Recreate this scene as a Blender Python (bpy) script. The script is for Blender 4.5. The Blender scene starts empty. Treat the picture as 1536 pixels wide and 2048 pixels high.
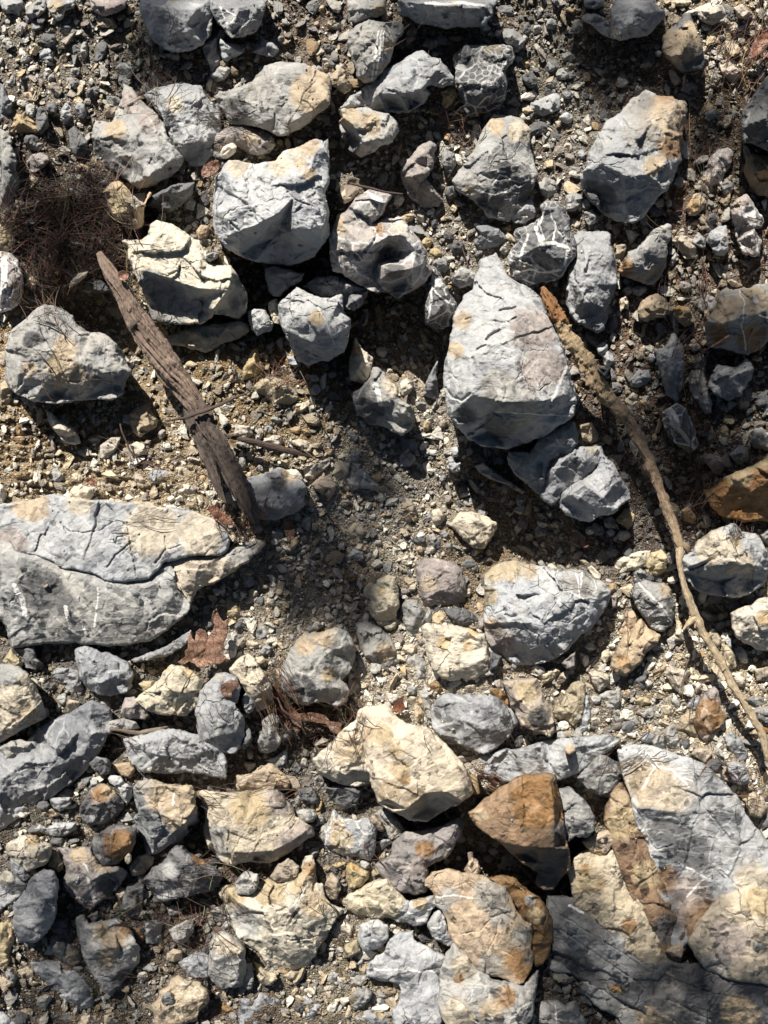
import bpy, math, random
import numpy as np
from mathutils import Vector
from mathutils.geometry import delaunay_2d_cdt

S = bpy.context.scene
C = S.collection
# ---------------------------------------------------------------- camera
CAM_H = 1.5                       # metres above the gravel, looking straight down
W2, H2 = 0.768, 1.024             # half of the ground patch seen (metres)
cd = bpy.data.cameras.new('camera')
cam = bpy.data.objects.new('camera', cd); C.objects.link(cam)
cam.location = (0, 0, CAM_H); cam.rotation_euler = (0, 0, 0)
cd.sensor_fit = 'VERTICAL'; cd.sensor_height = 24; cd.lens = 24 * CAM_H / (2 * H2)
cd.clip_start = 0.02; cd.clip_end = 200
S.camera = cam
# ---------------------------------------------------------------- light
SUN_EL = math.radians(40)
TRAVEL = Vector((0.36, -0.93, 0)).normalized()      # the way shadows fall on the ground
w = bpy.data.worlds.new('World'); S.world = w; w.use_nodes = True
nt = w.node_tree; nt.nodes.clear()
sky = nt.nodes.new('ShaderNodeTexSky'); sky.sky_type = 'NISHITA'; sky.sun_disc = False
sky.sun_elevation = SUN_EL; sky.sun_rotation = math.atan2(-TRAVEL.x, -TRAVEL.y)
bg = nt.nodes.new('ShaderNodeBackground'); bg.inputs['Strength'].default_value = 0.05
wo = nt.nodes.new('ShaderNodeOutputWorld')
nt.links.new(sky.outputs[0], bg.inputs[0]); nt.links.new(bg.outputs[0], wo.inputs[0])
sl = bpy.data.lights.new('sun', 'SUN'); sl.energy = 5.0; sl.angle = math.radians(0.5); sl.color = (1, 0.94, 0.84)
so = bpy.data.objects.new('sun', sl); C.objects.link(so)
d = Vector((TRAVEL.x * math.cos(SUN_EL), TRAVEL.y * math.cos(SUN_EL), -math.sin(SUN_EL)))
so.rotation_euler = d.to_track_quat('-Z', 'Y').to_euler(); so.location = (0, 1, 3)
S.view_settings.view_transform = 'Standard'; S.view_settings.look = 'None'
S.view_settings.exposure = 0.78; S.view_settings.gamma = 1.0
S.cycles.max_bounces = 3; S.cycles.diffuse_bounces = 1
S.cycles.use_adaptive_sampling = True

# ---------------------------------------------------------------- helpers
def mapxy(x, y, z):
    """a point seen z mm above the ground, in millimetres of the ground patch -> metres"""
    x = np.asarray(x, float); y = np.asarray(y, float); z = np.asarray(z, float)
    k = (CAM_H - z / 1000.0) / CAM_H
    return np.stack([(x - 768) / 1000.0 * k, (1024 - y) / 1000.0 * k, z / 1000.0], -1)

def _hash(ix, iy, iz, seed):
    h = (ix * 374761393 + iy * 668265263 + iz * 2147483647 + seed * 974634777) & 0xFFFFFFFF
    h = ((h ^ (h >> 13)) * 1274126177) & 0xFFFFFFFF
    h = ((h ^ (h >> 16)) * 2246822519) & 0xFFFFFFFF
    return ((h ^ (h >> 15)) & 0xFFFFFF) / float(0xFFFFFF)

def vnoise(p, seed=0):
    """value noise, p (n,3) -> -1..1"""
    i = np.floor(p).astype(np.int64); f = p - i; f = f * f * f * (f * (f * 6 - 15) + 10)
    r = 0
    for dx in (0, 1):
        wx = f[:, 0] if dx else 1 - f[:, 0]
        for dy in (0, 1):
            wy = f[:, 1] if dy else 1 - f[:, 1]
            for dz in (0, 1):
                wz = f[:, 2] if dz else 1 - f[:, 2]
                r = r + wx * wy * wz * _hash(i[:, 0] + dx, i[:, 1] + dy, i[:, 2] + dz, seed)
    return r * 2 - 1

def fbm(p, scale, octv=4, seed=0, rough=0.5, ridged=False):
    a, s, t, r = 1.0, 1.0 / scale, 0.0, 0
    for k in range(octv):
        n = vnoise(p * s + 17.3 * k, seed + k)
        if ridged: n = 1 - 2 * np.abs(n)
        r = r + a * n; t += a; a *= rough; s *= 2.03
    return r / t

def inside(px, py, poly):
    poly = np.asarray(poly, float); n = len(poly); c = np.zeros(px.shape, bool); j = n - 1
    for i in range(n):
        xi, yi = poly[i]; xj, yj = poly[j]
        if yi != yj:
            c ^= ((yi > py) != (yj > py)) & (px < (xj - xi) * (py - yi) / (yj - yi) + xi)
        j = i
    return c

def make_mesh(name, co, faces, mat, parent=None, smooth=True, attrs=None):
    """co (n,3); faces (m,3) int array or list of tuples"""
    me = bpy.data.meshes.new(name)
    co = np.asarray(co, np.float32)
    if isinstance(faces, np.ndarray):
        m, k = faces.shape
        me.vertices.add(len(co)); me.vertices.foreach_set('co', co.ravel())
        me.loops.add(m * k); me.loops.foreach_set('vertex_index', faces.astype(np.int32).ravel())
        me.polygons.add(m)
        me.polygons.foreach_set('loop_start', np.arange(0, m * k, k, dtype=np.int32))
        me.update(calc_edges=True)
    else:
        me.from_pydata([tuple(map(float, c)) for c in co], [], [tuple(f) for f in faces])
    me.polygons.foreach_set('use_smooth', np.full(len(me.polygons), smooth, bool))
    for an, (kind, data) in (attrs or {}).items():
        if kind == 'col':
            a = me.color_attributes.new(an, 'FLOAT_COLOR', 'POINT'); a.data.foreach_set('color', np.asarray(data, np.float32).ravel())
        elif kind == 'f':
            a = me.attributes.new(an, 'FLOAT', 'POINT'); a.data.foreach_set('value', np.asarray(data, np.float32).ravel())
        elif kind == 'v':
            a = me.attributes.new(an, 'FLOAT_VECTOR', 'POINT'); a.data.foreach_set('vector', np.asarray(data, np.float32).ravel())
    if mat: me.materials.append(mat)
    me.validate(); me.update()
    o = bpy.data.objects.new(name, me); C.objects.link(o)
    if parent: o.parent = parent; o.matrix_parent_inverse = parent.matrix_world.inverted()
    return o

def tag(o, label=None, cat=None, group=None, kind=None):
    if label: o['label'] = label
    if cat: o['category'] = cat
    if group: o['group'] = group
    if kind: o['kind'] = kind
    return o

def recentre(o):
    """origin to the base of the thing"""
    me = o.data; n = len(me.vertices); co = np.empty(n * 3, np.float32); me.vertices.foreach_get('co', co); co = co.reshape(-1, 3)
    c = np.array([co[:, 0].mean(), co[:, 1].mean(), co[:, 2].min()], np.float32)
    me.vertices.foreach_set('co', (co - c).ravel()); me.update(); o.location = [float(v) for v in c]
    return o

# ---------------------------------------------------------------- materials
class NT:
    def __init__(s, name):
        s.m = bpy.data.materials.new(name); s.m.use_nodes = True; s.t = s.m.node_tree; s.t.nodes.clear()
        s.out = s.n('ShaderNodeOutputMaterial'); s.b = s.n('ShaderNodeBsdfPrincipled')
        s.l(s.b.outputs[0], s.out.inputs[0])
    def n(s, k, **kw):
        x = s.t.nodes.new(k)
        for a, v in kw.items(): setattr(x, a, v)
        return x
    def l(s, a, b): s.t.links.new(a, b)
    def put(s, sock, v):
        if hasattr(v, 'is_linked') or isinstance(v, bpy.types.NodeSocket): s.l(v, sock)
        else: sock.default_value = v
    def math(s, op, a, b=0.0, c=None, clamp=False):
        x = s.n('ShaderNodeMath', operation=op, use_clamp=clamp)
        s.put(x.inputs[0], a); s.put(x.inputs[1], b)
        if c is not None: s.put(x.inputs[2], c)
        return x.outputs[0]
    def mix(s, f, a, b, blend='MIX'):
        x = s.n('ShaderNodeMix', data_type='RGBA', blend_type=blend)
        s.put(x.inputs[0], f)
        s.put(x.inputs[6], a if isinstance(a, bpy.types.NodeSocket) else (*a, 1)); s.put(x.inputs[7], b if isinstance(b, bpy.types.NodeSocket) else (*b, 1))
        return x.outputs[2]
    def noise(s, vec, scale, detail=4, rough=0.6, dist=0.0):
        x = s.n('ShaderNodeTexNoise'); s.l(vec, x.inputs['Vector'])
        x.inputs['Scale'].default_value = scale; x.inputs['Detail'].default_value = detail
        x.inputs['Roughness'].default_value = rough; x.inputs['Distortion'].default_value = dist
        return x
    def vor(s, vec, scale, feature='F1', rnd=1.0):
        x = s.n('ShaderNodeTexVoronoi', feature=feature); s.l(vec, x.inputs['Vector'])
        x.inputs['Scale'].default_value = scale; x.inputs['Randomness'].default_value = rnd
        return x
    def ramp(s, v, a, b, lo=0.0, hi=1.0):
        x = s.n('ShaderNodeMapRange', interpolation_type='SMOOTHSTEP'); s.l(v, x.inputs[0])
        x.inputs[1].default_value = a; x.inputs[2].default_value = b; x.inputs[3].default_value = lo; x.inputs[4].default_value = hi
        return x.outputs[0]
    def bump(s, h, dist, strength=1.0, normal=None):
        x = s.n('ShaderNodeBump'); x.inputs['Distance'].default_value = dist; x.inputs['Strength'].default_value = strength
        s.l(h, x.inputs['Height'])
        if normal is not None: s.l(normal, x.inputs['Normal'])
        return x.outputs[0]

def vadd(N, v, amt_noise_scale, amt):
    """coordinate warped by noise"""
    n = N.noise(v, amt_noise_scale, 3, 0.55)
    x = N.n('ShaderNodeVectorMath', operation='MULTIPLY_ADD'); N.l(n.outputs['Color'], x.inputs[0])
    x.inputs[1].default_value = (amt, amt, amt); N.l(v, x.inputs[2])
    return x.outputs[0]

# colour A, colour B, dark pocket, stain colour, vein strength, crack strength
ROCKS = {
 'w': ((.36, .365, .365), (.29, .30, .32), (.20, .205, .22), (.46, .36, .22), .35, .6),
 'c': ((.50, .44, .345), (.42, .37, .295), (.29, .245, .19), (.50, .37, .21), .15, .7),
 'g': ((.32, .31, .29), (.215, .215, .215), (.12, .12, .125), (.36, .29, .20), .35, .6),
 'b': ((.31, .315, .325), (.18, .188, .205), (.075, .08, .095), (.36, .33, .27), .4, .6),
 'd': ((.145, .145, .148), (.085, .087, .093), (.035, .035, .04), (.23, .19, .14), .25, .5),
 'p': ((.33, .285, .265), (.20, .185, .18), (.095, .085, .09), (.40, .33, .25), .4, .5),
 't': ((.44, .35, .24), (.31, .25, .18), (.13, .11, .085), (.42, .28, .14), .15, .6),
 'o': ((.40, .32, .20), (.30, .245, .16), (.14, .10, .06), (.44, .28, .12), .1, .6),
 'n': ((.24, .145, .07), (.14, .09, .05), (.05, .04, .033), (.27, .16, .06), .12, .6),
}
def rock_material(key):
    base = key[0]; A, B, Dk, St, vein, crack = ROCKS[base]
    if key.endswith('v'): vein = 1.0
    N = NT('rock_' + {'w': 'white', 'c': 'cream', 'g': 'grey', 'b': 'blue_grey', 'd': 'dark', 'p': 'mauve', 't': 'tan', 'o': 'ochre', 'n': 'brown'}[base] + ('_veined' if key.endswith('v') else ''))
    geo = N.n('ShaderNodeNewGeometry'); P = geo.outputs['Position']
    oi = N.n('ShaderNodeObjectInfo'); rnd = oi.outputs['Random']
    # every rock has its own direction of grain
    vr = N.n('ShaderNodeVectorRotate', rotation_type='EULER_XYZ'); N.l(P, vr.inputs['Vector'])
    cx = N.n('ShaderNodeCombineXYZ'); N.l(N.math('MULTIPLY', rnd, 6.0), cx.inputs[0]); N.l(N.math('MULTIPLY', rnd, 23.0), cx.inputs[1]); N.l(N.math('MULTIPLY', rnd, 51.0), cx.inputs[2])
    N.l(cx.outputs[0], vr.inputs['Rotation'])
    V = vr.outputs[0]
    Vw = vadd(N, V, 9, 0.035)
    n1 = N.noise(Vw, 11, 5, 0.62, 0.4).outputs[0]
    n2 = N.noise(V, 46, 6, 0.68, 0.6).outputs[0]
    n3 = N.noise(V, 240, 4, 0.7).outputs[0]
    # bedding streaks
    sc = N.n('ShaderNodeVectorMath', operation='MULTIPLY'); N.l(Vw, sc.inputs[0]); sc.inputs[1].default_value = (1.0, 6.0, 1.0)
    st = N.noise(sc.outputs[0], 26, 5, 0.65).outputs[0]
    mot = N.math('MULTIPLY_ADD', N.math('FRACT', N.math('MULTIPLY', rnd, 57.1)), .6, .12)
    M = lambda v: N.math('MULTIPLY', v, mot)
    col = N.mix(N.ramp(n1, .34, .66), A, B)
    col = N.mix(M(N.ramp(st, .54, .74, 0, .5)), col, Dk)
    lt = tuple(min(.8, a * 1.3 + .02) for a in A)
    col = N.mix(M(N.ramp(n2, .54, .74, 0, .6)), col, lt)
    col = N.mix(M(N.ramp(n2, .26, .38, .5, 0)), col, Dk)
    # own tone and hue drift
    hs = N.n('ShaderNodeHueSaturation')
    r2 = N.math('FRACT', N.math('MULTIPLY', rnd, 37.7)); r3 = N.math('FRACT', N.math('MULTIPLY', rnd, 91.3))
    N.l(N.math('MULTIPLY_ADD', r2, .022, .489), hs.inputs['Hue']); N.l(N.math('MULTIPLY_ADD', r3, .45, .7), hs.inputs['Saturation'])
    N.l(N.math('MULTIPLY_ADD', rnd, .30, .88), hs.inputs['Value']); N.l(col, hs.inputs['Color']); col = hs.outputs[0]
    # rusty films that gather in patches of their own
    pn = N.noise(Vw, 7, 5, 0.7, 0.8).outputs[0]
    stc = tuple(.5 * a + .5 * b for a, b in zip(St, A))
    col = N.mix(N.ramp(pn, .57, .72, 0, .5), col, stc)
    # traced patches of another colour, with ragged edges
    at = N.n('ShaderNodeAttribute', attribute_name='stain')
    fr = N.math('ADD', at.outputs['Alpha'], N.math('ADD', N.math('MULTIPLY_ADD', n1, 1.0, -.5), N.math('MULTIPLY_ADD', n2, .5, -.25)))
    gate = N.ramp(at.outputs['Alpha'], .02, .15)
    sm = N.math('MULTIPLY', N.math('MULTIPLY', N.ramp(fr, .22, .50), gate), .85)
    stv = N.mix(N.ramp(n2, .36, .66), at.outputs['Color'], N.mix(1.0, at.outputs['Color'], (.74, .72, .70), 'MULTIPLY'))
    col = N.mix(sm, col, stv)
    # white calcite seams: a few long ones and fine crazing
    def seam(scale, width, warp, vs):
        vv = vadd(N, V, vs, warp)
        e = N.vor(vv, scale, 'DISTANCE_TO_EDGE').outputs['Distance']
        return N.ramp(e, width * .25, width, 1, 0)
    brk = N.ramp(N.noise(V, 16, 2, .5).outputs[0], .42, .60)
    s1 = N.math('MULTIPLY', seam(9, .022, .05, 8), brk)
    s2 = N.math('MULTIPLY', seam(28, .05, .02, 20), N.ramp(N.noise(V, 9, 2, .5).outputs[0], .50, .66))
    if key.endswith('v'):
        s1 = N.math('MULTIPLY', seam(20, .06, .03, 12), N.ramp(N.noise(V, 16, 2, .5).outputs[0], .36, .50))
        s2 = N.math('MULTIPLY', seam(62, .07, .01, 30), N.ramp(N.noise(V, 14, 2, .5).outputs[0], .44, .58))
    vn = N.math('MULTIPLY', N.math('MAXIMUM', s1, N.math('MULTIPLY', s2, .65)), vein, clamp=True)
    col = N.mix(N.math('MULTIPLY', vn, .8), col, (.62, .61, .60))
    va = N.n('ShaderNodeAttribute', attribute_name='vein')
    col = N.mix(N.math('MULTIPLY', N.ramp(N.math('ADD', va.outputs['Fac'], N.math('MULTIPLY_ADD', n2, .9, -.45)), .35, .6), .85), col, (.66, .65, .63))
    # white bloom and fine speckle
    col = N.mix(M(N.ramp(n3, .60, .78, 0, .5)), col, lt)
    col = N.mix(M(N.ramp(n3, .26, .36, .5, 0)), col, Dk)
    N.l(col, N.b.inputs['Base Color'])
    N.l(N.ramp(n2, .3, .7, .62, .88), N.b.inputs['Roughness']); N.b.inputs['Specular IOR Level'].default_value = 0.35
    # relief: cracks, layered chips, grit
    ce = N.vor(vadd(N, V, 14, .06), 15, 'DISTANCE_TO_EDGE').outputs['Distance']
    cr = N.math('MULTIPLY', N.ramp(ce, 0, .035, 1, 0), N.ramp(N.noise(V, 8, 2, .5).outputs[0], .56, .66))
    def facets(scale, warp, k):
        # each cell of the broken face leans its own way
        vv = vadd(N, V, scale * .5, warp)
        ch = N.vor(vv, scale, 'F1')
        a = N.n('ShaderNodeVectorMath', operation='SUBTRACT'); N.l(vv, a.inputs[0]); N.l(ch.outputs['Position'], a.inputs[1])
        b = N.n('ShaderNodeVectorMath', operation='SUBTRACT'); N.l(ch.outputs['Color'], b.inputs[0]); b.inputs[1].default_value = (.5, .5, .5)
        dt = N.n('ShaderNodeVectorMath', operation='DOT_PRODUCT'); N.l(a.outputs[0], dt.inputs[0]); N.l(b.outputs[0], dt.inputs[1])
        return N.math('MULTIPLY', dt.outputs['Value'], k)
    h = N.math('MULTIPLY', n2, N.math('MULTIPLY_ADD', N.math('MULTIPLY', N.ramp(n1, .42, .6), mot), .5, .12))
    h = N.math('ADD', h, N.math('MULTIPLY', n3, N.math('MULTIPLY_ADD', mot, .10, .03)))
    h = N.math('ADD', h, N.math('MULTIPLY', st, .26))
    h = N.math('ADD', h, facets(24, .015, 55))
    h = N.math('ADD', h, facets(90, .008, 75))
    h = N.math('ADD', h, N.math('MULTIPLY', cr, -.6 * crack))
    N.l(N.bump(h, .0085, 1.0), N.b.inputs['Normal'])
    return N.m
MATS = {}
def rmat(key):
    if key not in MATS: MATS[key] = rock_material(key)
    return MATS[key]
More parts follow.
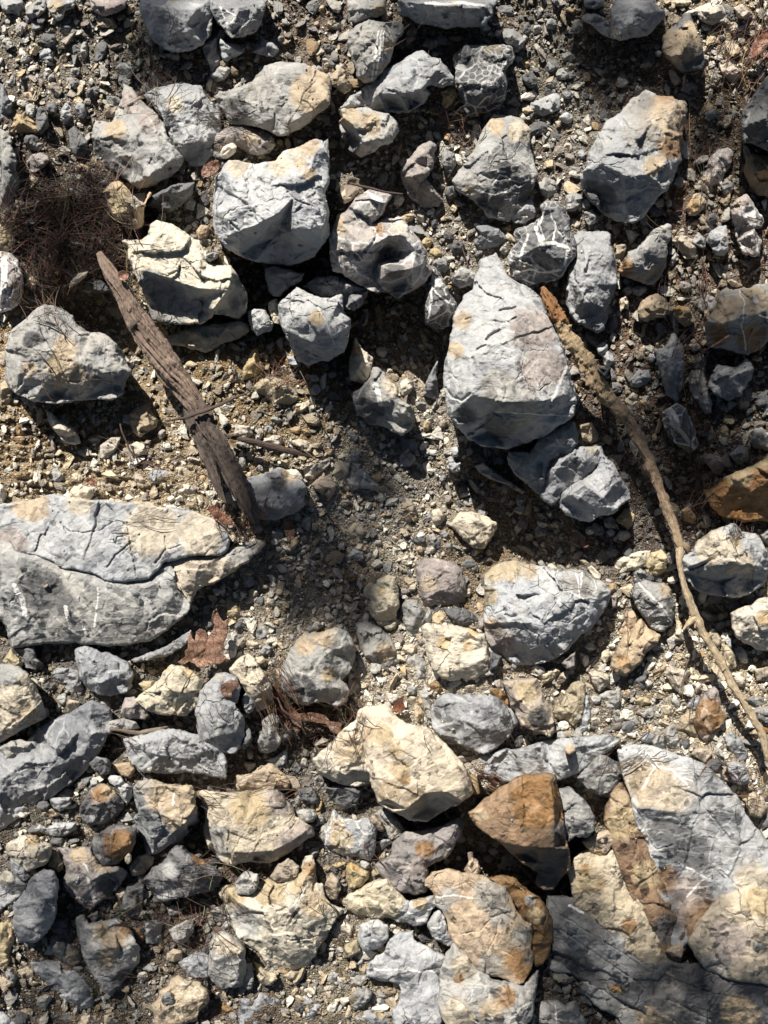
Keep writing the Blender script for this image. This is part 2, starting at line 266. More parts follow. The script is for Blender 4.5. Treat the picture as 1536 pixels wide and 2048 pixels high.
DATA = """
@ 0 0 3.84
r w 30|0,0 170,0 190,60 150,125 90,95 60,100 20,70 0,20|60,40,30 130,50,26||bright white stone in the top left corner of the photo
r g 34|200,60 290,0 355,0 350,70 300,130 240,140 200,110|280,60,30||mottled grey stone beside the bright white corner stone
r g 40|365,0 580,0 570,60 500,80 480,140 440,165 400,120 360,50|430,60,38 520,30,40|430,50,60|pale blotchy rock on the upper edge with tan freckles
r p 48|690,0 975,0 960,60 900,90 820,122 760,110 700,60|740,40,40 850,60,50 930,30,44||purple grey rock at the top edge with a smooth shaded underside
p d 16|110,128,110,66,5|||flat dark pebble below the bright white corner stone
p p 22|170,210,90,84,20|||rounded mauve pebble near the top left corner
p g 20|275,190,110,110,30|||speckled grey pebble right of the mauve pebble
p d 26|372,305,120,120,0|||charcoal pebble with a notched lower edge in the upper left gravel
r w 24|300,420 340,370 380,370 410,420 405,465 350,470 305,450|350,390,24 345,430,20||white topped grey pebble under the notched charcoal pebble
p d 22|500,235,90,90,30|||round dark pebble left of centre in the upper left gravel
p d 20|575,262,90,74,10|||squat dark pebble touching the round dark pebble
r t 26|755,105 870,140 915,215 850,222 750,195|800,140,24 860,190,20||tan wedge stone below the purple grey top edge rock
p g 24|645,390,60,170,2|||narrow upright pale grey stone in the upper left gravel
r d 24|720,460 745,340 790,315 820,330 815,400 790,460 740,475|770,380,24||tall dark stone leaning right of the narrow pale stone
p d 18|580,390,110,110,25|||dark angular stone left of the narrow pale stone
p o 26|1015,300,105,100,20|||olive tan cobble under the pair of gravel pockets near the top
p c 16|1060,400,50,90,15|||small peach pebble below the olive tan cobble
r w 26|875,530 930,480 990,490 1030,545 1000,600 950,615 900,590|950,520,28||light grey cobble with white veins left of the needle tuft
r c 18|450,530 530,485 580,490 570,520 490,555 450,550|520,510,16||long cream pebble shaped like a bean in the upper left gravel
p w 20|335,580,160,80,5|||bleached flat stone lying above a hollow in the left gravel
p g 20|575,555,90,90,20|||grey stone with a pale stripe right of the cream bean pebble
r d 24|505,590 550,585 600,650 605,690 560,680 515,640|555,630,24||dark oval stone with a rounded nose pointing down right
r w 22|45,625 100,610 130,650 120,700 70,715 45,680|85,655,22||pale speckled stone near the left edge beside rusty twigs
p w 18|185,620,70,100,10|||white upright pebble crossed by a rusty twig
r t 24|175,715 230,705 270,760 260,800 220,780 190,750|225,745,20||ochre pebble left of a pair of crossing needles
r d 30|665,700 720,665 770,690 750,740 700,750 670,735|715,700,28||glossy dark pebble right of the lumpy tan pebble
r b 60|0,640 30,660 50,730 90,790 85,870 50,900 20,920 0,920|20,740,52 50,830,50 10,860,40||blue grey stone cut by the left edge above the large tan boulder
r o 46|95,860 150,815 190,830 200,890 260,930 300,1000 270,1020 180,1020 90,1030 40,975 55,920|150,870,30 160,940,44 240,980,36 90,970,34||yellow ochre rock left of the dark slab shaped stone
r d 40|275,880 310,815 350,850 370,920 375,970 320,1030 290,1010 280,950|315,880,36 335,950,42||dark slate coloured wedge right of the yellow ochre rock
r g 34|190,810 230,795 270,815 270,870 255,905 205,885|230,840,32||small grey cobble on top of the yellow ochre rock
r w 36|470,845 510,780 555,830 565,900 540,940 490,960 475,900|510,850,32 530,900,30||white cobble with two flat faces in the left gravel
r w 34|560,830 610,785 650,805 662,880 640,915 590,905 560,880|610,840,32||rounded white cobble touching the two faced white cobble
p n 28|850,850,110,130,10|||brown mottled stone above the notch of the mauve topped rock
r d 40|360,790 410,775 445,820 425,870 385,880 355,850|395,820,36||dark brownish cobble beside a fallen white chip
r c 22|365,1000 410,960 450,880 465,930 440,1000 400,1030 365,1035|420,970,20||curved cream chip standing beside the dark slate wedge
r d 46|525,1000 570,970 630,1030 670,1090 675,1150 630,1230 580,1200 540,1130|580,1030,36 620,1110,46 590,1150,40||dark pointed stone with an olive shoulder left of the mauve topped rock
p d 34|245,1080,125,100,10|||round slate pebble under the yellow ochre rock
r p 46|205,1240 250,1190 310,1175 370,1200 375,1240 340,1280 270,1330 220,1310|270,1230,46 320,1220,44||smooth dark plum cobble near the left gravel
r t 34|570,1290 620,1255 680,1280 697,1330 660,1368 600,1335|640,1300,32||flat tan cobble above the brown needle heap
p o 26|700,1245,110,120,45|||mustard wedge chip under the dark pointed stone
r c 26|225,1350 260,1345 300,1380 290,1415 250,1415|260,1380,24||cream pebble left of the brown needle heap
r g 80|0,990 50,1010 95,1060 80,1120 130,1240 120,1300 150,1400 130,1500 80,1640 30,1640 0,1600|30,1100,60 80,1250,80 60,1400,75 20,1300,70||tan grey boulder cut by the left edge above the needle heap
p o 18|985,1418,60,60,0|||small orange pebble under the tip of the mauve topped rock
r p 75|947,645 1010,680 1060,740 1130,820 1210,880 1260,950 1290,1060 1340,1130 1400,1200 1405,1260 1330,1330 1230,1400 1150,1440 1050,1445 1000,1410 930,1350 830,1280 720,1170 700,1060 720,950 740,925 850,940 890,900 930,800 960,760|950,900,50 1000,1080,66 1150,960,70 1250,1080,80 1340,1220,86 1150,1350,88 1000,1180,62 850,1040,60 830,1170,40 1010,1290,46 760,1050,50 1000,750,36|930,950,160;1000,1120,50|broad rock with a mauve top and grey lower face left of the big cream boulder
r w 70|1115,710 1200,680 1350,650 1536,660 1600,760 1690,870 1700,1050 1640,1180 1560,1270 1450,1270 1410,1200 1340,1110 1280,1000 1240,890 1180,800 1120,750|1250,740,64 1400,760,76 1540,780,74 1370,950,60 1330,880,66 1500,950,66 1430,1100,70 1580,1100,60 1620,980,60|1300,850,50;1500,720,40|pale green grey rock wedged right of the mauve topped rock
@ 400 0 3.84
r b 90|-453,0 -452,80 -415,190 -385,270 -330,340 -210,392 -60,392 20,345 75,240 95,120 70,0|-300,60,80 -200,120,86 -120,200,92 -200,260,70 -330,180,60 -30,80,84 0,220,60 -100,240,90 -380,80,60|-200,0,40|dark blue grey boulder at the top edge with a pale lower facet
r b 90|75,0 75,70 130,160 190,240 240,290 330,285 420,250 470,180 490,90 520,0|150,60,80 300,60,94 260,180,96 240,250,80 360,200,80 420,90,84 190,180,70||navy grey boulder with white scratches right of its twin at the top edge
r w 50|150,290 200,330 280,335 340,370 330,410 260,440 190,470 160,430 145,350|190,340,40 240,370,50 200,410,36 290,390,40||white faced block under the navy grey boulder
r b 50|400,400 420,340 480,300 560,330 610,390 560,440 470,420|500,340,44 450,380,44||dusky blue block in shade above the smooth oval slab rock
r g 40|20,370 80,250 130,270 140,400 170,480 160,530 90,550 60,470|90,350,38 120,480,36||pinkish grey stone left of the white faced block
p g 34|155,565,170,110,-25|||grey wedge stone at the upper left of the smooth oval slab rock
p c 20|90,660,90,120,15|||pale tan stone pair left of the smooth oval slab rock
p d 26|620,310,70,80,10|||smooth grey pebble in brown grit above the smooth oval slab rock
p t 14|938,80,46,90,5|||slim cream pebble in the brown grit near the top edge
p t 16|895,185,46,46,0|||tan round pebble in the brown grit near the top edge
p d 22|850,455,70,90,5|||grey stone with a flat face on the upper rim of the smooth oval slab rock
p d 30|1020,480,90,80,0|||domed charcoal pebble right of the smooth oval slab rock
r g 105|130,740 160,705 230,700 400,620 440,570 500,510 600,480 710,475 800,490 900,540 985,580 1000,640 995,790 930,860 850,930 760,990 640,1035 580,1020 530,1010 440,975 350,965 270,965 230,920 190,860 140,800|180,760,60 250,740,90 420,640,92 600,560,104 800,560,108 930,640,112 960,760,114 860,850,118 720,930,112 640,990,96 580,900,98 450,950,90 300,850,88 520,760,106 700,720,112 250,840,70|900,780,150|smooth oval grey slab rock with thin pale scratches near the top
p w 20|915,530,75,55,15|||chip resting on the top edge of the smooth oval slab rock
r t 60|980,600 1070,520 1110,540 1120,600 1170,650 1160,690 1110,720 1050,680 990,640|1050,600,60 1110,640,60 1040,650,56||cream lumpy stone wedged between the oval slab rock and the scratched slab
r g 105|1130,0 1420,0 1425,100 1350,140 1210,170 1150,165 1140,80|1180,60,100 1300,70,110 1240,130,100 1390,50,105|1380,80,60|blue grey block cut by the top edge above the scratched slab
r g 120|1200,200 1290,150 1420,170 1500,165 1560,190 1560,250 1500,330 1450,480 1400,560 1330,620 1260,630 1210,590 1195,500 1160,430 1130,330 1150,260|1290,190,110 1250,330,124 1300,480,126 1350,570,104 1420,260,122 1470,250,100 1380,480,118 1260,570,112|1440,250,60;1400,430,40|upright grey slab with parallel white scratches near the top centre
r p 70|105,1050 170,1000 290,965 370,970 480,1000 560,1060 587,1110 540,1170 430,1190 340,1150 270,1110 200,1150 130,1180 100,1110|170,1060,60 300,1010,74 420,1060,80 500,1090,76 400,1140,64 300,1080,66|400,1060,80|low mauve brown rock squeezed between oval slab rock and cream boulder
r c 96|150,1190 180,1130 250,1095 285,1130 270,1170 210,1220 160,1215|200,1150,92 240,1160,92||small yellowish stone sitting on the edge of the mauve brown rock
p o 40|610,1090,90,60,35|||small mustard stone at the tip of the mauve brown rock
p w 44|770,1085,60,44,0|||small cream chip on top of the cream boulder
r n 120|1075,850 1100,830 1180,840 1270,825 1380,870 1450,870 1510,930 1520,1000 1480,1090 1400,1110 1330,1160 1240,1195 1170,1170 1110,1110 1090,1020 1065,930 1100,900|1120,870,110 1250,860,130 1400,920,128 1470,960,122 1400,1060,128 1250,1090,124 1180,960,130 1140,1010,80 1170,1100,70||tan brown faceted rock above the cracked purple rock
@ 800 0 3.84
r b 125|-8,0 740,0 720,60 700,130 650,190 560,205 430,205 350,215 250,195 130,165 30,110 -8,95|60,60,110 200,30,130 320,40,132 450,60,128 600,60,128 650,120,110 500,140,104 350,160,100 180,130,104|420,30,40|wide blue grey ledge rock along the top edge with a white vein
p o 118|350,145,40,38,0|||tiny orange pebble resting on the wide blue grey ledge rock
r c 44|0,330 60,240 110,200 130,230 120,300 60,350 0,375|60,280,44 90,240,40||cream elongated stone left of the dark scabby rock
p w 40|325,310,120,80,20|||whitish egg shaped pebble above the dark scabby rock
p t 36|420,295,110,60,5|||tan flat pebble right of the whitish egg shaped pebble
r b 95|-455,830 -380,740 -290,690 -200,600 -130,540 -30,490 40,450 130,400 170,385 240,440 310,450 330,500 380,550 420,590 410,650 330,665 230,650 200,680 230,720 180,800 60,860 -100,860 -250,840 -300,810 -400,850|-400,800,80 -300,710,88 -180,680,98 -50,560,104 60,500,108 170,440,104 290,520,104 380,600,96 210,630,108 160,690,112 0,730,112 -160,720,106 -80,790,60 100,770,60 -280,780,70||light blue rock with a dark undercut lower side between grey slabs
p g 50|265,425,60,40,10|||pebble balanced on the shoulder of the light blue undercut rock
r o 70|315,700 370,655 430,665 445,720 400,800 350,835 320,800 330,750|370,700,70 380,750,66||mustard yellow stone left of the dark scabby rock
p o 36|270,850,110,80,15|||olive pebble under the mustard yellow stone
r dv 100|420,420 500,350 620,345 720,355 800,345 860,375 875,450 830,510 800,560 815,620 810,720 790,780 700,850 620,870 540,905 515,880 480,780 450,700 430,600 415,500|500,400,90 640,380,100 820,400,104 820,470,100 600,520,104 760,600,106 600,720,100 740,740,92 700,800,70 550,840,60 490,600,90|680,375,50;740,370,50|dark scabby rock with white flecks and a cream top edge
r g 54|780,280 800,220 870,225 930,270 962,310 950,360 910,385 860,350 800,320|860,270,54 910,320,50 840,290,54||rounded striped grey cobble at the upper right of the scabby rock
p g 34|755,262,50,75,5|||little grey pebble touching the striped cobble
r w 40|975,860 1010,790 1100,750 1200,715 1235,740 1230,840 1160,870 1090,890|1050,810,38 1180,770,44 1150,840,36||pale triangular stone with ridges right of the scabby rock
r d 44|935,590 1000,545 1050,610 1055,650 1000,680 960,640|1000,600,40||dark stone with a greenish face near the scabby rock
p w 34|1280,908,105,90,0|||white round pebble below the pale triangular stone
p g 30|1165,185,90,100,15|||speckled cobble in the upper gravel field near the striped cobble
p d 26|1170,500,110,110,10|||darkest smooth stone of the upper gravel field
p g 24|1290,440,110,90,20|||mauve grey pebble right of the darkest smooth stone
p g 28|1245,570,110,90,15|||olive grey pebble below the darkest smooth stone
p d 24|980,225,70,110,5|||dark upright pebble right of the striped cobble
p g 24|1060,225,80,80,5|||squarish grey pebble in the upper gravel field
p t 22|950,495,110,70,10|||dusty brown pebble right of the scabby rock notch
p g 24|1165,650,85,90,30|||grey wedge pebble above the pale triangular stone
p c 22|880,540,60,60,10|||pinkish white pebble beside the scabby rock notch
p b 30|1280,730,90,70,20|||bluish pebble at the tip of the pale triangular stone
p o 20|1205,885,50,44,0|||tiny golden pebble beneath the pale triangular stone
p t 20|1315,520,70,70,5|||orange tinted pebble in the upper gravel field
r g 44|1255,1310 1310,1275 1380,1290 1390,1320 1330,1355 1270,1345|1320,1310,42||rounded olive stone near the left side of the freckled grey boulder
p w 38|1280,1395,90,70,5|||cream topped pebble below the rounded olive stone
r g 52|1060,1430 1110,1365 1180,1375 1225,1440 1200,1500 1130,1520 1080,1480|1130,1430,52||mottled grey cobble between the mauve patched rock and freckled boulder
p c 34|1285,1140,80,85,0|||cream pebble in gravel left of the freckled grey boulder
p w 40|1395,1185,64,80,0|||bright white pebble at the left rim of the freckled grey boulder
r g 60|315,1180 360,1150 420,1180 430,1260 390,1330 350,1310 320,1250|370,1210,56 380,1270,50||olive grey upright stone between the small mauve block and patched rock
r p 85|10,1310 60,1230 170,1110 230,1085 270,1120 250,1290 190,1370 330,1536 310,1560 180,1600 60,1500 20,1400|90,1240,80 220,1150,88 170,1350,90 60,1350,84 220,1440,70 120,1470,50||mauve block with a dark lower face above the cracked purple rock
p t 30|385,1480,100,100,5|||tan grit stone below the olive grey upright stone
p c 40|590,980,80,120,5|||pink and white stone beside the needle patch
r c 40|260,960 330,880 440,840 510,880 500,930 400,950 320,1000|400,890,40||dusty cream stone half buried under the needle patch
r g 100|400,1390 480,1290 560,1180 600,1070 630,1000 720,870 780,890 920,910 1005,1000 990,1110 1010,1210 1060,1340 1040,1420 980,1500 940,1600 830,1700 680,1660 560,1540 430,1450|700,920,80 850,960,92 940,1010,92 760,1100,104 640,1180,104 830,1210,110 930,1260,108 1010,1360,92 560,1340,100 480,1390,88 700,1500,88 600,1480,92 850,1550,80 760,1300,112|860,970,120;660,1170,90;600,1510,60|patched grey rock with a cream head and dark crazed lower half
@ 1136 0 3.84
p t 40|30,75,100,50,-5|||tan pebble on the upper edge left of the blue grey corner rock
p g 40|255,90,80,100,5|||round pebble tucked against the blue grey corner rock
r g 70|120,0 270,0 275,50 200,75 130,50|200,30,60||speckled grey stone on the upper edge left of the blue grey corner rock
r g 80|100,140 150,105 220,110 300,150 325,210 320,290 250,260 200,200 130,170|180,140,74 270,200,74||long brown grey wedge under the blue grey corner rock
r b 100|350,0 665,0 670,50 740,80 740,140 690,180 640,240 600,280 500,285 380,310 320,285 330,200 330,100|400,80,94 520,60,108 640,100,110 480,180,104 560,220,90 420,240,88 360,150,90|360,250,40|blue grey rock with white bloom at the top right
r n 95|730,300 760,240 830,190 890,110 935,98 960,160 1000,260 1030,360 1050,450 1045,520 1000,540 880,548 810,500 750,440 725,370|830,240,90 930,170,80 930,330,108 850,420,104 980,420,96 960,500,84 800,350,92||dark brown grey pointed rock near the upper right corner
p w 60|690,410,60,56,0|||small pale pebble against the left side of the dark pointed rock
r g 46|860,690 900,640 950,625 990,660 985,715 930,725 880,712|920,670,44 965,690,34||grey stone with a lit crown above the freckled boulder shoulder
r d 40|840,720 880,710 940,740 930,790 870,780|880,745,36||dark small stone tucked beneath the lit crown stone
r c 56|1150,480 1240,470 1290,520 1370,540 1340,590 1260,655 1220,600 1180,550|1250,520,54 1290,570,50||shiny cream wedge beside the rusty needles at the right
p c 40|1125,600,80,110,10|||cream chip left of the shiny cream wedge
r c 60|970,60 1090,20 1180,40 1230,110 1190,170 1090,190 1010,150|1050,90,60 1140,100,60||lumpy pale clod near the upper right corner
r c 60|1270,60 1340,30 1400,90 1370,150 1310,130|1340,90,56||pale knobbly clod right of the lumpy pale clod
r c 50|740,0 980,0 960,30 870,50 800,40|860,20,50||cream stone cut by the upper edge near the right corner
r c 40|1240,170 1290,150 1320,200 1280,280 1230,240|1275,210,38||mauve cream stone below the pale knobbly clod
p c 40|1415,185,90,80,0|||small white clod near the right edge above the rusty needles
r d 160|1480,640 1536,590 1620,600 1620,1260 1536,1160 1440,1100 1350,1080 1330,1000 1330,950 1350,840 1400,790|1440,820,150 1400,950,160 1520,900,170 1400,1040,140 1520,1100,140||dark slate boulder with crossing cracks at the right edge
r o 90|1370,1200 1410,1180 1536,1200 1620,1220 1620,1500 1536,1500 1450,1500 1390,1400 1360,1320|1430,1240,84 1540,1270,94 1440,1350,88 1520,1400,70|1560,1360,90|orange brown stone under the dark slate boulder
r pv 66|1090,1220 1150,1145 1230,1140 1265,1170 1250,1280 1200,1330 1170,1440 1080,1500 1030,1450 1020,1380 1060,1290|1160,1200,64 1220,1220,60 1130,1340,66 1080,1420,50|1080,1420,80|white and mauve stone with a brown lower corner near the right edge
r g 62|1170,1420 1220,1385 1275,1410 1270,1450 1230,1520 1190,1480|1225,1430,60||small grey arrowhead stone overlapping the white and mauve stone
p g 50|850,1400,100,90,10|||dark grey pebble at the right flank of the freckled boulder
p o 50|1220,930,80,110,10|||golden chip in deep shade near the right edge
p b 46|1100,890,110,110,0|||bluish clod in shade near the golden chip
r c 44|950,1500 990,1480 1040,1536 1020,1560 960,1560|990,1515,40||pale wedge in the brown debris below the white and mauve stone
r g 130|95,1370 140,1290 180,1140 240,1020 300,930 350,900 440,830 500,760 600,690 680,730 800,740 890,790 910,850 890,960 850,1100 865,1230 810,1350 760,1450 680,1536 560,1680 490,1715 380,1700 270,1640 160,1536 110,1450|160,1350,110 280,1050,124 420,900,126 600,770,120 640,880,134 820,820,130 740,1000,140 560,1060,144 760,1250,138 500,1160,140 450,1350,146 260,1250,138 300,1400,120 560,1450,130 700,1400,120 440,1560,110 250,1500,90 600,1340,144|760,900,180;700,1150,170;700,1350,120|large freckled grey boulder with a brown right half at the upper right
@ 0 360 3.84
r o 130|795,90 860,20 910,10 960,40 1000,90 1030,150 1110,180 1150,95 1160,110 1120,180 1100,230 1105,310 1090,360 1040,375 960,360 900,310 870,260 830,200 825,140|860,60,116 930,60,126 960,160,130 940,260,122 1040,220,130 1060,330,120 900,180,116 1000,310,110|930,310,70|knobbly olive tan rock casting its shadow on the cream boulder beside the log
r c 140|945,470 1090,465 1140,430 1155,380 1140,340 1200,310 1330,350 1420,400 1490,450 1540,470 1600,640 1770,660 1830,740 1900,880 1890,960 1895,1010 1840,1070 1640,1010 1620,1060 1540,1110 1260,1110 1180,1070 1130,950 1090,850 1020,700 990,600 1000,520|1080,530,120 1250,400,130 1400,480,140 1540,620,150 1780,700,142 1750,850,146 1640,990,130 1530,830,146 1400,790,142 1280,740,136 1100,690,132 1020,640,110 1180,830,96 1350,900,90 1250,1030,70 1500,980,80 1600,900,120 1820,850,120 1860,960,90 1760,980,90|1230,600,50;1300,640,50|cream topped boulder with a dark blue underside right of the log
r c 70|1160,1240 1420,1160 1536,1120 1700,1110 1850,1080 1910,1110 1910,1160 1840,1210 1700,1260 1630,1310 1580,1320 1400,1270|1500,1180,64 1700,1140,70 1850,1120,70 1620,1240,50||fractured pale ledge beneath the cream topped boulder by the log
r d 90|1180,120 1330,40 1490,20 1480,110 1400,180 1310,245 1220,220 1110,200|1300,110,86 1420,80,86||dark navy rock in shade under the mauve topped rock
r t 60|120,150 180,165 190,220 150,240 110,200|150,195,58||small tan stone beside the boulder cut by the left edge
r o 60|-10,330 50,380 130,460 100,530 30,560 -10,560|50,470,56||mustard clod at the left edge below the needle heap edge
r pv 110|-10,550 80,560 140,620 180,740 180,850 150,940 100,990 0,1020 -10,1000|60,620,90 100,750,110 90,880,104 20,800,110 30,960,80|40,600,40|mauve rock with a thick white vein at the left edge
r c 80|530,830 545,780 600,720 680,700 660,740 600,790|600,760,80||pale triangular stone tip sticking out of the needle heap
r d 66|690,780 780,770 850,850 800,865 700,835|770,810,60||dull brown stone in the shade left of the log
r g 140|50,1300 90,1160 180,1100 270,1010 350,960 480,1000 560,1050 600,1120 700,1180 800,1180 890,1260 960,1370 1010,1470 960,1560 940,1640 860,1690 620,1690 440,1715 250,1700 120,1640 40,1530|130,1250,120 250,1130,130 400,1080,136 560,1180,138 750,1230,134 880,1330,126 940,1450,118 800,1480,138 600,1400,146 400,1300,146 250,1350,140 150,1480,124 350,1550,130 600,1580,120 850,1600,100 450,1660,90 200,1620,90|430,1330,100;560,1480,150;400,1600,120|rough pitted rock with ochre crust left of the log
p w 40|540,90,70,80,0|||bluish white pebble in the needle heap
p w 46|805,20,55,40,0|||white chip on the upper rim of the needle heap
p b 40|440,490,60,50,0|||bluish chip deep in the needle heap
p t 70|240,790,110,90,-10|||curled tan bark chip at the lower end of the needle heap
@ 400 360 3.84
r c 190|150,-50 220,-150 300,-145 420,-115 580,-150 640,-215 780,-260 880,-315 940,-300 960,-250 990,-130 990,20 960,100 990,250 990,420 930,500 880,590 700,660 560,650 430,620 300,580 190,520 130,440 100,360 100,230 115,80 115,-20|200,-60,176 400,-70,180 560,-60,184 760,-120,190 880,-200,194 930,-260,188 840,-70,206 740,-20,206 900,40,200 720,130,204 600,260,206 420,350,200 320,380,196 300,480,160 180,450,160 150,250,180 330,150,198 900,170,200 940,380,190 740,380,190 650,300,170 560,450,130 720,560,100 850,520,110 400,520,110|850,-200,90;700,-60,140|big cream boulder with a fluted shaded underside in the upper left middle
r g 110|830,-200 985,-320 995,-100 970,50 940,-50 900,-160|960,-150,100||grey flank stone standing behind the big cream boulder
r pv 170|990,440 1060,280 1140,240 1190,140 1290,85 1350,90 1470,120 1440,170 1400,260 1320,340 1440,300 1550,290 1600,350 1700,480 1740,550 1735,640 1790,690 1720,800 1640,840 1560,880 1530,910 1440,870 1340,855 1220,810 1100,720 1010,700 1000,560|1080,330,150 1180,230,164 1300,160,168 1400,180,160 1280,380,160 1210,460,168 1060,500,140 1090,600,150 1300,520,174 1450,430,168 1550,420,170 1660,540,160 1620,680,166 1480,700,176 1350,640,120 1420,580,90 1200,700,140 1350,790,110 1560,800,110|1080,380,60;1500,380,90;1380,420,60|cracked purple rock with white quartz seams in the upper middle
r g 110|500,680 570,665 800,720 770,780 690,820 620,890 570,890 530,860 510,780|600,740,100 700,760,96||shaded bluish stone in the hollow under the big cream boulder
r w 96|370,1010 420,990 500,990 540,1080 568,1100 550,1150 440,1195 395,1150 375,1080|430,1040,92 500,1100,96 440,1140,90||white block with a shadow across its top in the central hollow
r c 90|525,940 590,910 610,960 600,1000 630,1110 570,1100 530,1010|570,980,86||thin cream slab pressed against the pale five sided rock
r w 170|605,960 740,820 830,870 930,905 1050,895 1085,880 1090,1000 1150,1070 1155,1120 1110,1320 1060,1340 980,1385 930,1385 840,1425 790,1400 740,1370 720,1300 650,1150 620,1080|700,930,150 740,1010,166 900,980,170 1050,960,164 1100,1090,160 950,1150,176 800,1080,172 720,1180,160 850,1250,160 1060,1270,150 950,1300,140 850,1360,100 770,1300,110|900,1050,70|pale five sided rock with scraped striations near the centre of the hollow
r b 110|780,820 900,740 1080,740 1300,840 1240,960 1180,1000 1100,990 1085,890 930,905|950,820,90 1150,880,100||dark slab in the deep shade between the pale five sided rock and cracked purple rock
r c 60|1145,1390 1190,1210 1240,1290 1330,1370 1310,1460 1280,1536 1260,1560 1150,1536|1190,1300,66 1240,1400,80 1200,1480,80|1190,1310,60|brown tipped grey fin rock above the curved grey rock
r w 70|665,1350 720,1350 780,1410 740,1445 680,1410|715,1390,64||small white shard by the dry rootlets below the pale five sided rock
r o 60|335,1536 330,1450 400,1310 440,1290 460,1380 500,1450 430,1500|410,1400,58||golden brown earth lump in the bank below the white block
r t 50|220,1536 240,1500 300,1510 310,1560 230,1560|270,1530,46||small ochre clod at the foot of the golden brown lump
p g 150|90,590,120,70,-20|||dark chip lodged between the cream topped boulder and big cream boulder
p t 60|20,400,110,120,0|||buff pebble stack left of the big cream boulder
r t 80|1070,120 1120,60 1200,30 1225,80 1170,150 1110,185 1065,170|1140,100,76||brown banded stone right of the big cream boulder
@ 800 360 3.84
r g 60|250,630 340,590 360,600 365,680 350,710 300,705 260,670|310,640,60||dark grey wedge pebble above the spiky striped slate
r g 76|390,750 470,670 550,690 600,730 590,790 540,810 460,830 400,790|480,730,76 540,740,76||rounded grey stone at the upper left shoulder of the tallest boulder
r dv 120|190,1080 190,980 230,720 260,665 330,760 370,860 430,950 425,1060 400,1110 320,1140 240,1130 200,1110|245,760,110 300,830,124 330,950,126 260,1040,124 400,1000,110 300,1100,90||spiky striped slate left of the tallest boulder
r b 60|570,480 620,420 590,360 660,335 760,380 830,450 790,490 700,520 610,530|640,420,56 740,430,60||half buried blue grey stone above the tallest boulder
r w 76|850,290 900,200 960,155 1010,150 1040,230 1035,280 960,335 890,330|930,240,76 980,220,76 920,300,60||white speckled cobble above the white veined slate rock
r dv 120|830,600 860,540 900,480 870,420 880,370 1000,350 1030,340 1090,270 1080,200 1130,155 1210,160 1260,220 1300,300 1310,370 1345,490 1350,580 1300,640 1240,740 1200,780 1100,785 980,815 930,800 880,740 840,660|900,600,110 960,400,116 1060,380,124 1130,230,116 1210,230,112 1250,380,118 1310,500,110 1180,500,128 1040,520,126 1230,620,120 1170,700,90 980,680,96 1050,760,70||dark slate rock laced with bold white veins in the upper right middle
r g 70|1270,120 1330,95 1400,120 1410,140 1380,190 1350,240 1280,235|1310,150,68 1350,150,64||dusty grey block left of the freckled grey boulder's lower tip
p g 60|1430,185,90,90,10|||small tan grey cube right of the dusty grey block
r g 70|1410,250 1480,225 1510,270 1505,320 1450,350 1420,310|1460,280,68||two toned pebble below the small tan grey cube
p c 50|1345,335,90,80,0|||cream pebble right of the top of the white veined slate rock
p c 44|815,495,90,60,5|||cream oval pebble left of the white veined slate rock
p g 46|800,540,80,70,10|||grey pebble under the cream oval pebble
p d 50|440,520,100,110,50|||flat dark chip under a long needle above the tallest boulder
p d 40|370,435,90,70,20|||dark stone in grit below the patched grey rock
p o 40|275,560,110,70,5|||yellow grey pebble right of the cracked purple rock
p o 40|210,480,90,80,0|||golden tan pebble in the grit right of the cracked purple rock
p t 44|60,290,110,60,-10|||ochre striped pebble under the dark faced mauve block
p c 40|160,280,70,120,-15|||white curved shard in the grit below the mauve block
p d 44|395,95,100,110,10|||brownish stone beside the left foot of the patched grey rock
p o 44|360,770,70,70,0|||golden pebble at the shoulder of the spiky striped slate
p w 80|190,770,60,110,0|||pale oval pebble stuck to the right end of the cracked purple rock
p c 60|845,715,70,80,0|||yellowish chip between the tallest boulder and the veined slate
r b 60|210,1536 260,1430 290,1390 280,1500 290,1600 280,1690 180,1650|250,1530,60 250,1600,50||slim pale fin of stone left of the tallest boulder
r w 230|330,1500 350,1370 390,1220 400,1130 440,1010 500,880 560,840 600,700 620,620 740,560 790,640 820,740 880,780 1000,850 1090,920 1110,1000 1170,1120 1230,1260 1290,1400 1310,1536 1340,1620 1350,1700 1340,1800 1250,1870 1120,1950 1000,2010 820,2060 640,2040 520,1985 430,1890 380,1800 350,1700 340,1600|680,640,150 740,800,170 600,860,180 850,870,176 1000,930,176 540,1020,190 460,1200,196 420,1400,200 390,1600,196 700,1030,210 900,1050,210 1050,1050,190 700,1200,232 870,1250,238 1100,1250,210 600,1400,236 900,1500,250 1180,1430,214 550,1650,238 800,1700,250 1050,1700,240 1280,1650,206 430,1760,200 620,1850,196 850,1880,200 1060,1850,190 1250,1780,180 700,1960,120 880,1980,120|450,1200,70;1100,1300,200;1150,1100,90|tallest pale boulder with a pointed top in the right middle
@ 1136 360 3.84
r b 110|20,660 60,600 40,460 70,400 200,400 290,400 320,420 320,500 370,620 370,700 380,800 345,870 310,960 300,1060 270,1150 220,1175 140,1130 60,1080 20,1030 -10,950 0,760|100,450,90 270,460,90 300,620,100 150,640,108 60,800,104 200,800,112 330,800,100 150,960,106 260,960,100 90,1040,80 220,1090,76||blue grey slab with scaly bloom right of the white veined slate
r d 40|310,1020 380,1040 385,1100 340,1185 290,1170 270,1150 305,1080|340,1100,40||dark sliver behind the lower end of the scaly blue slab
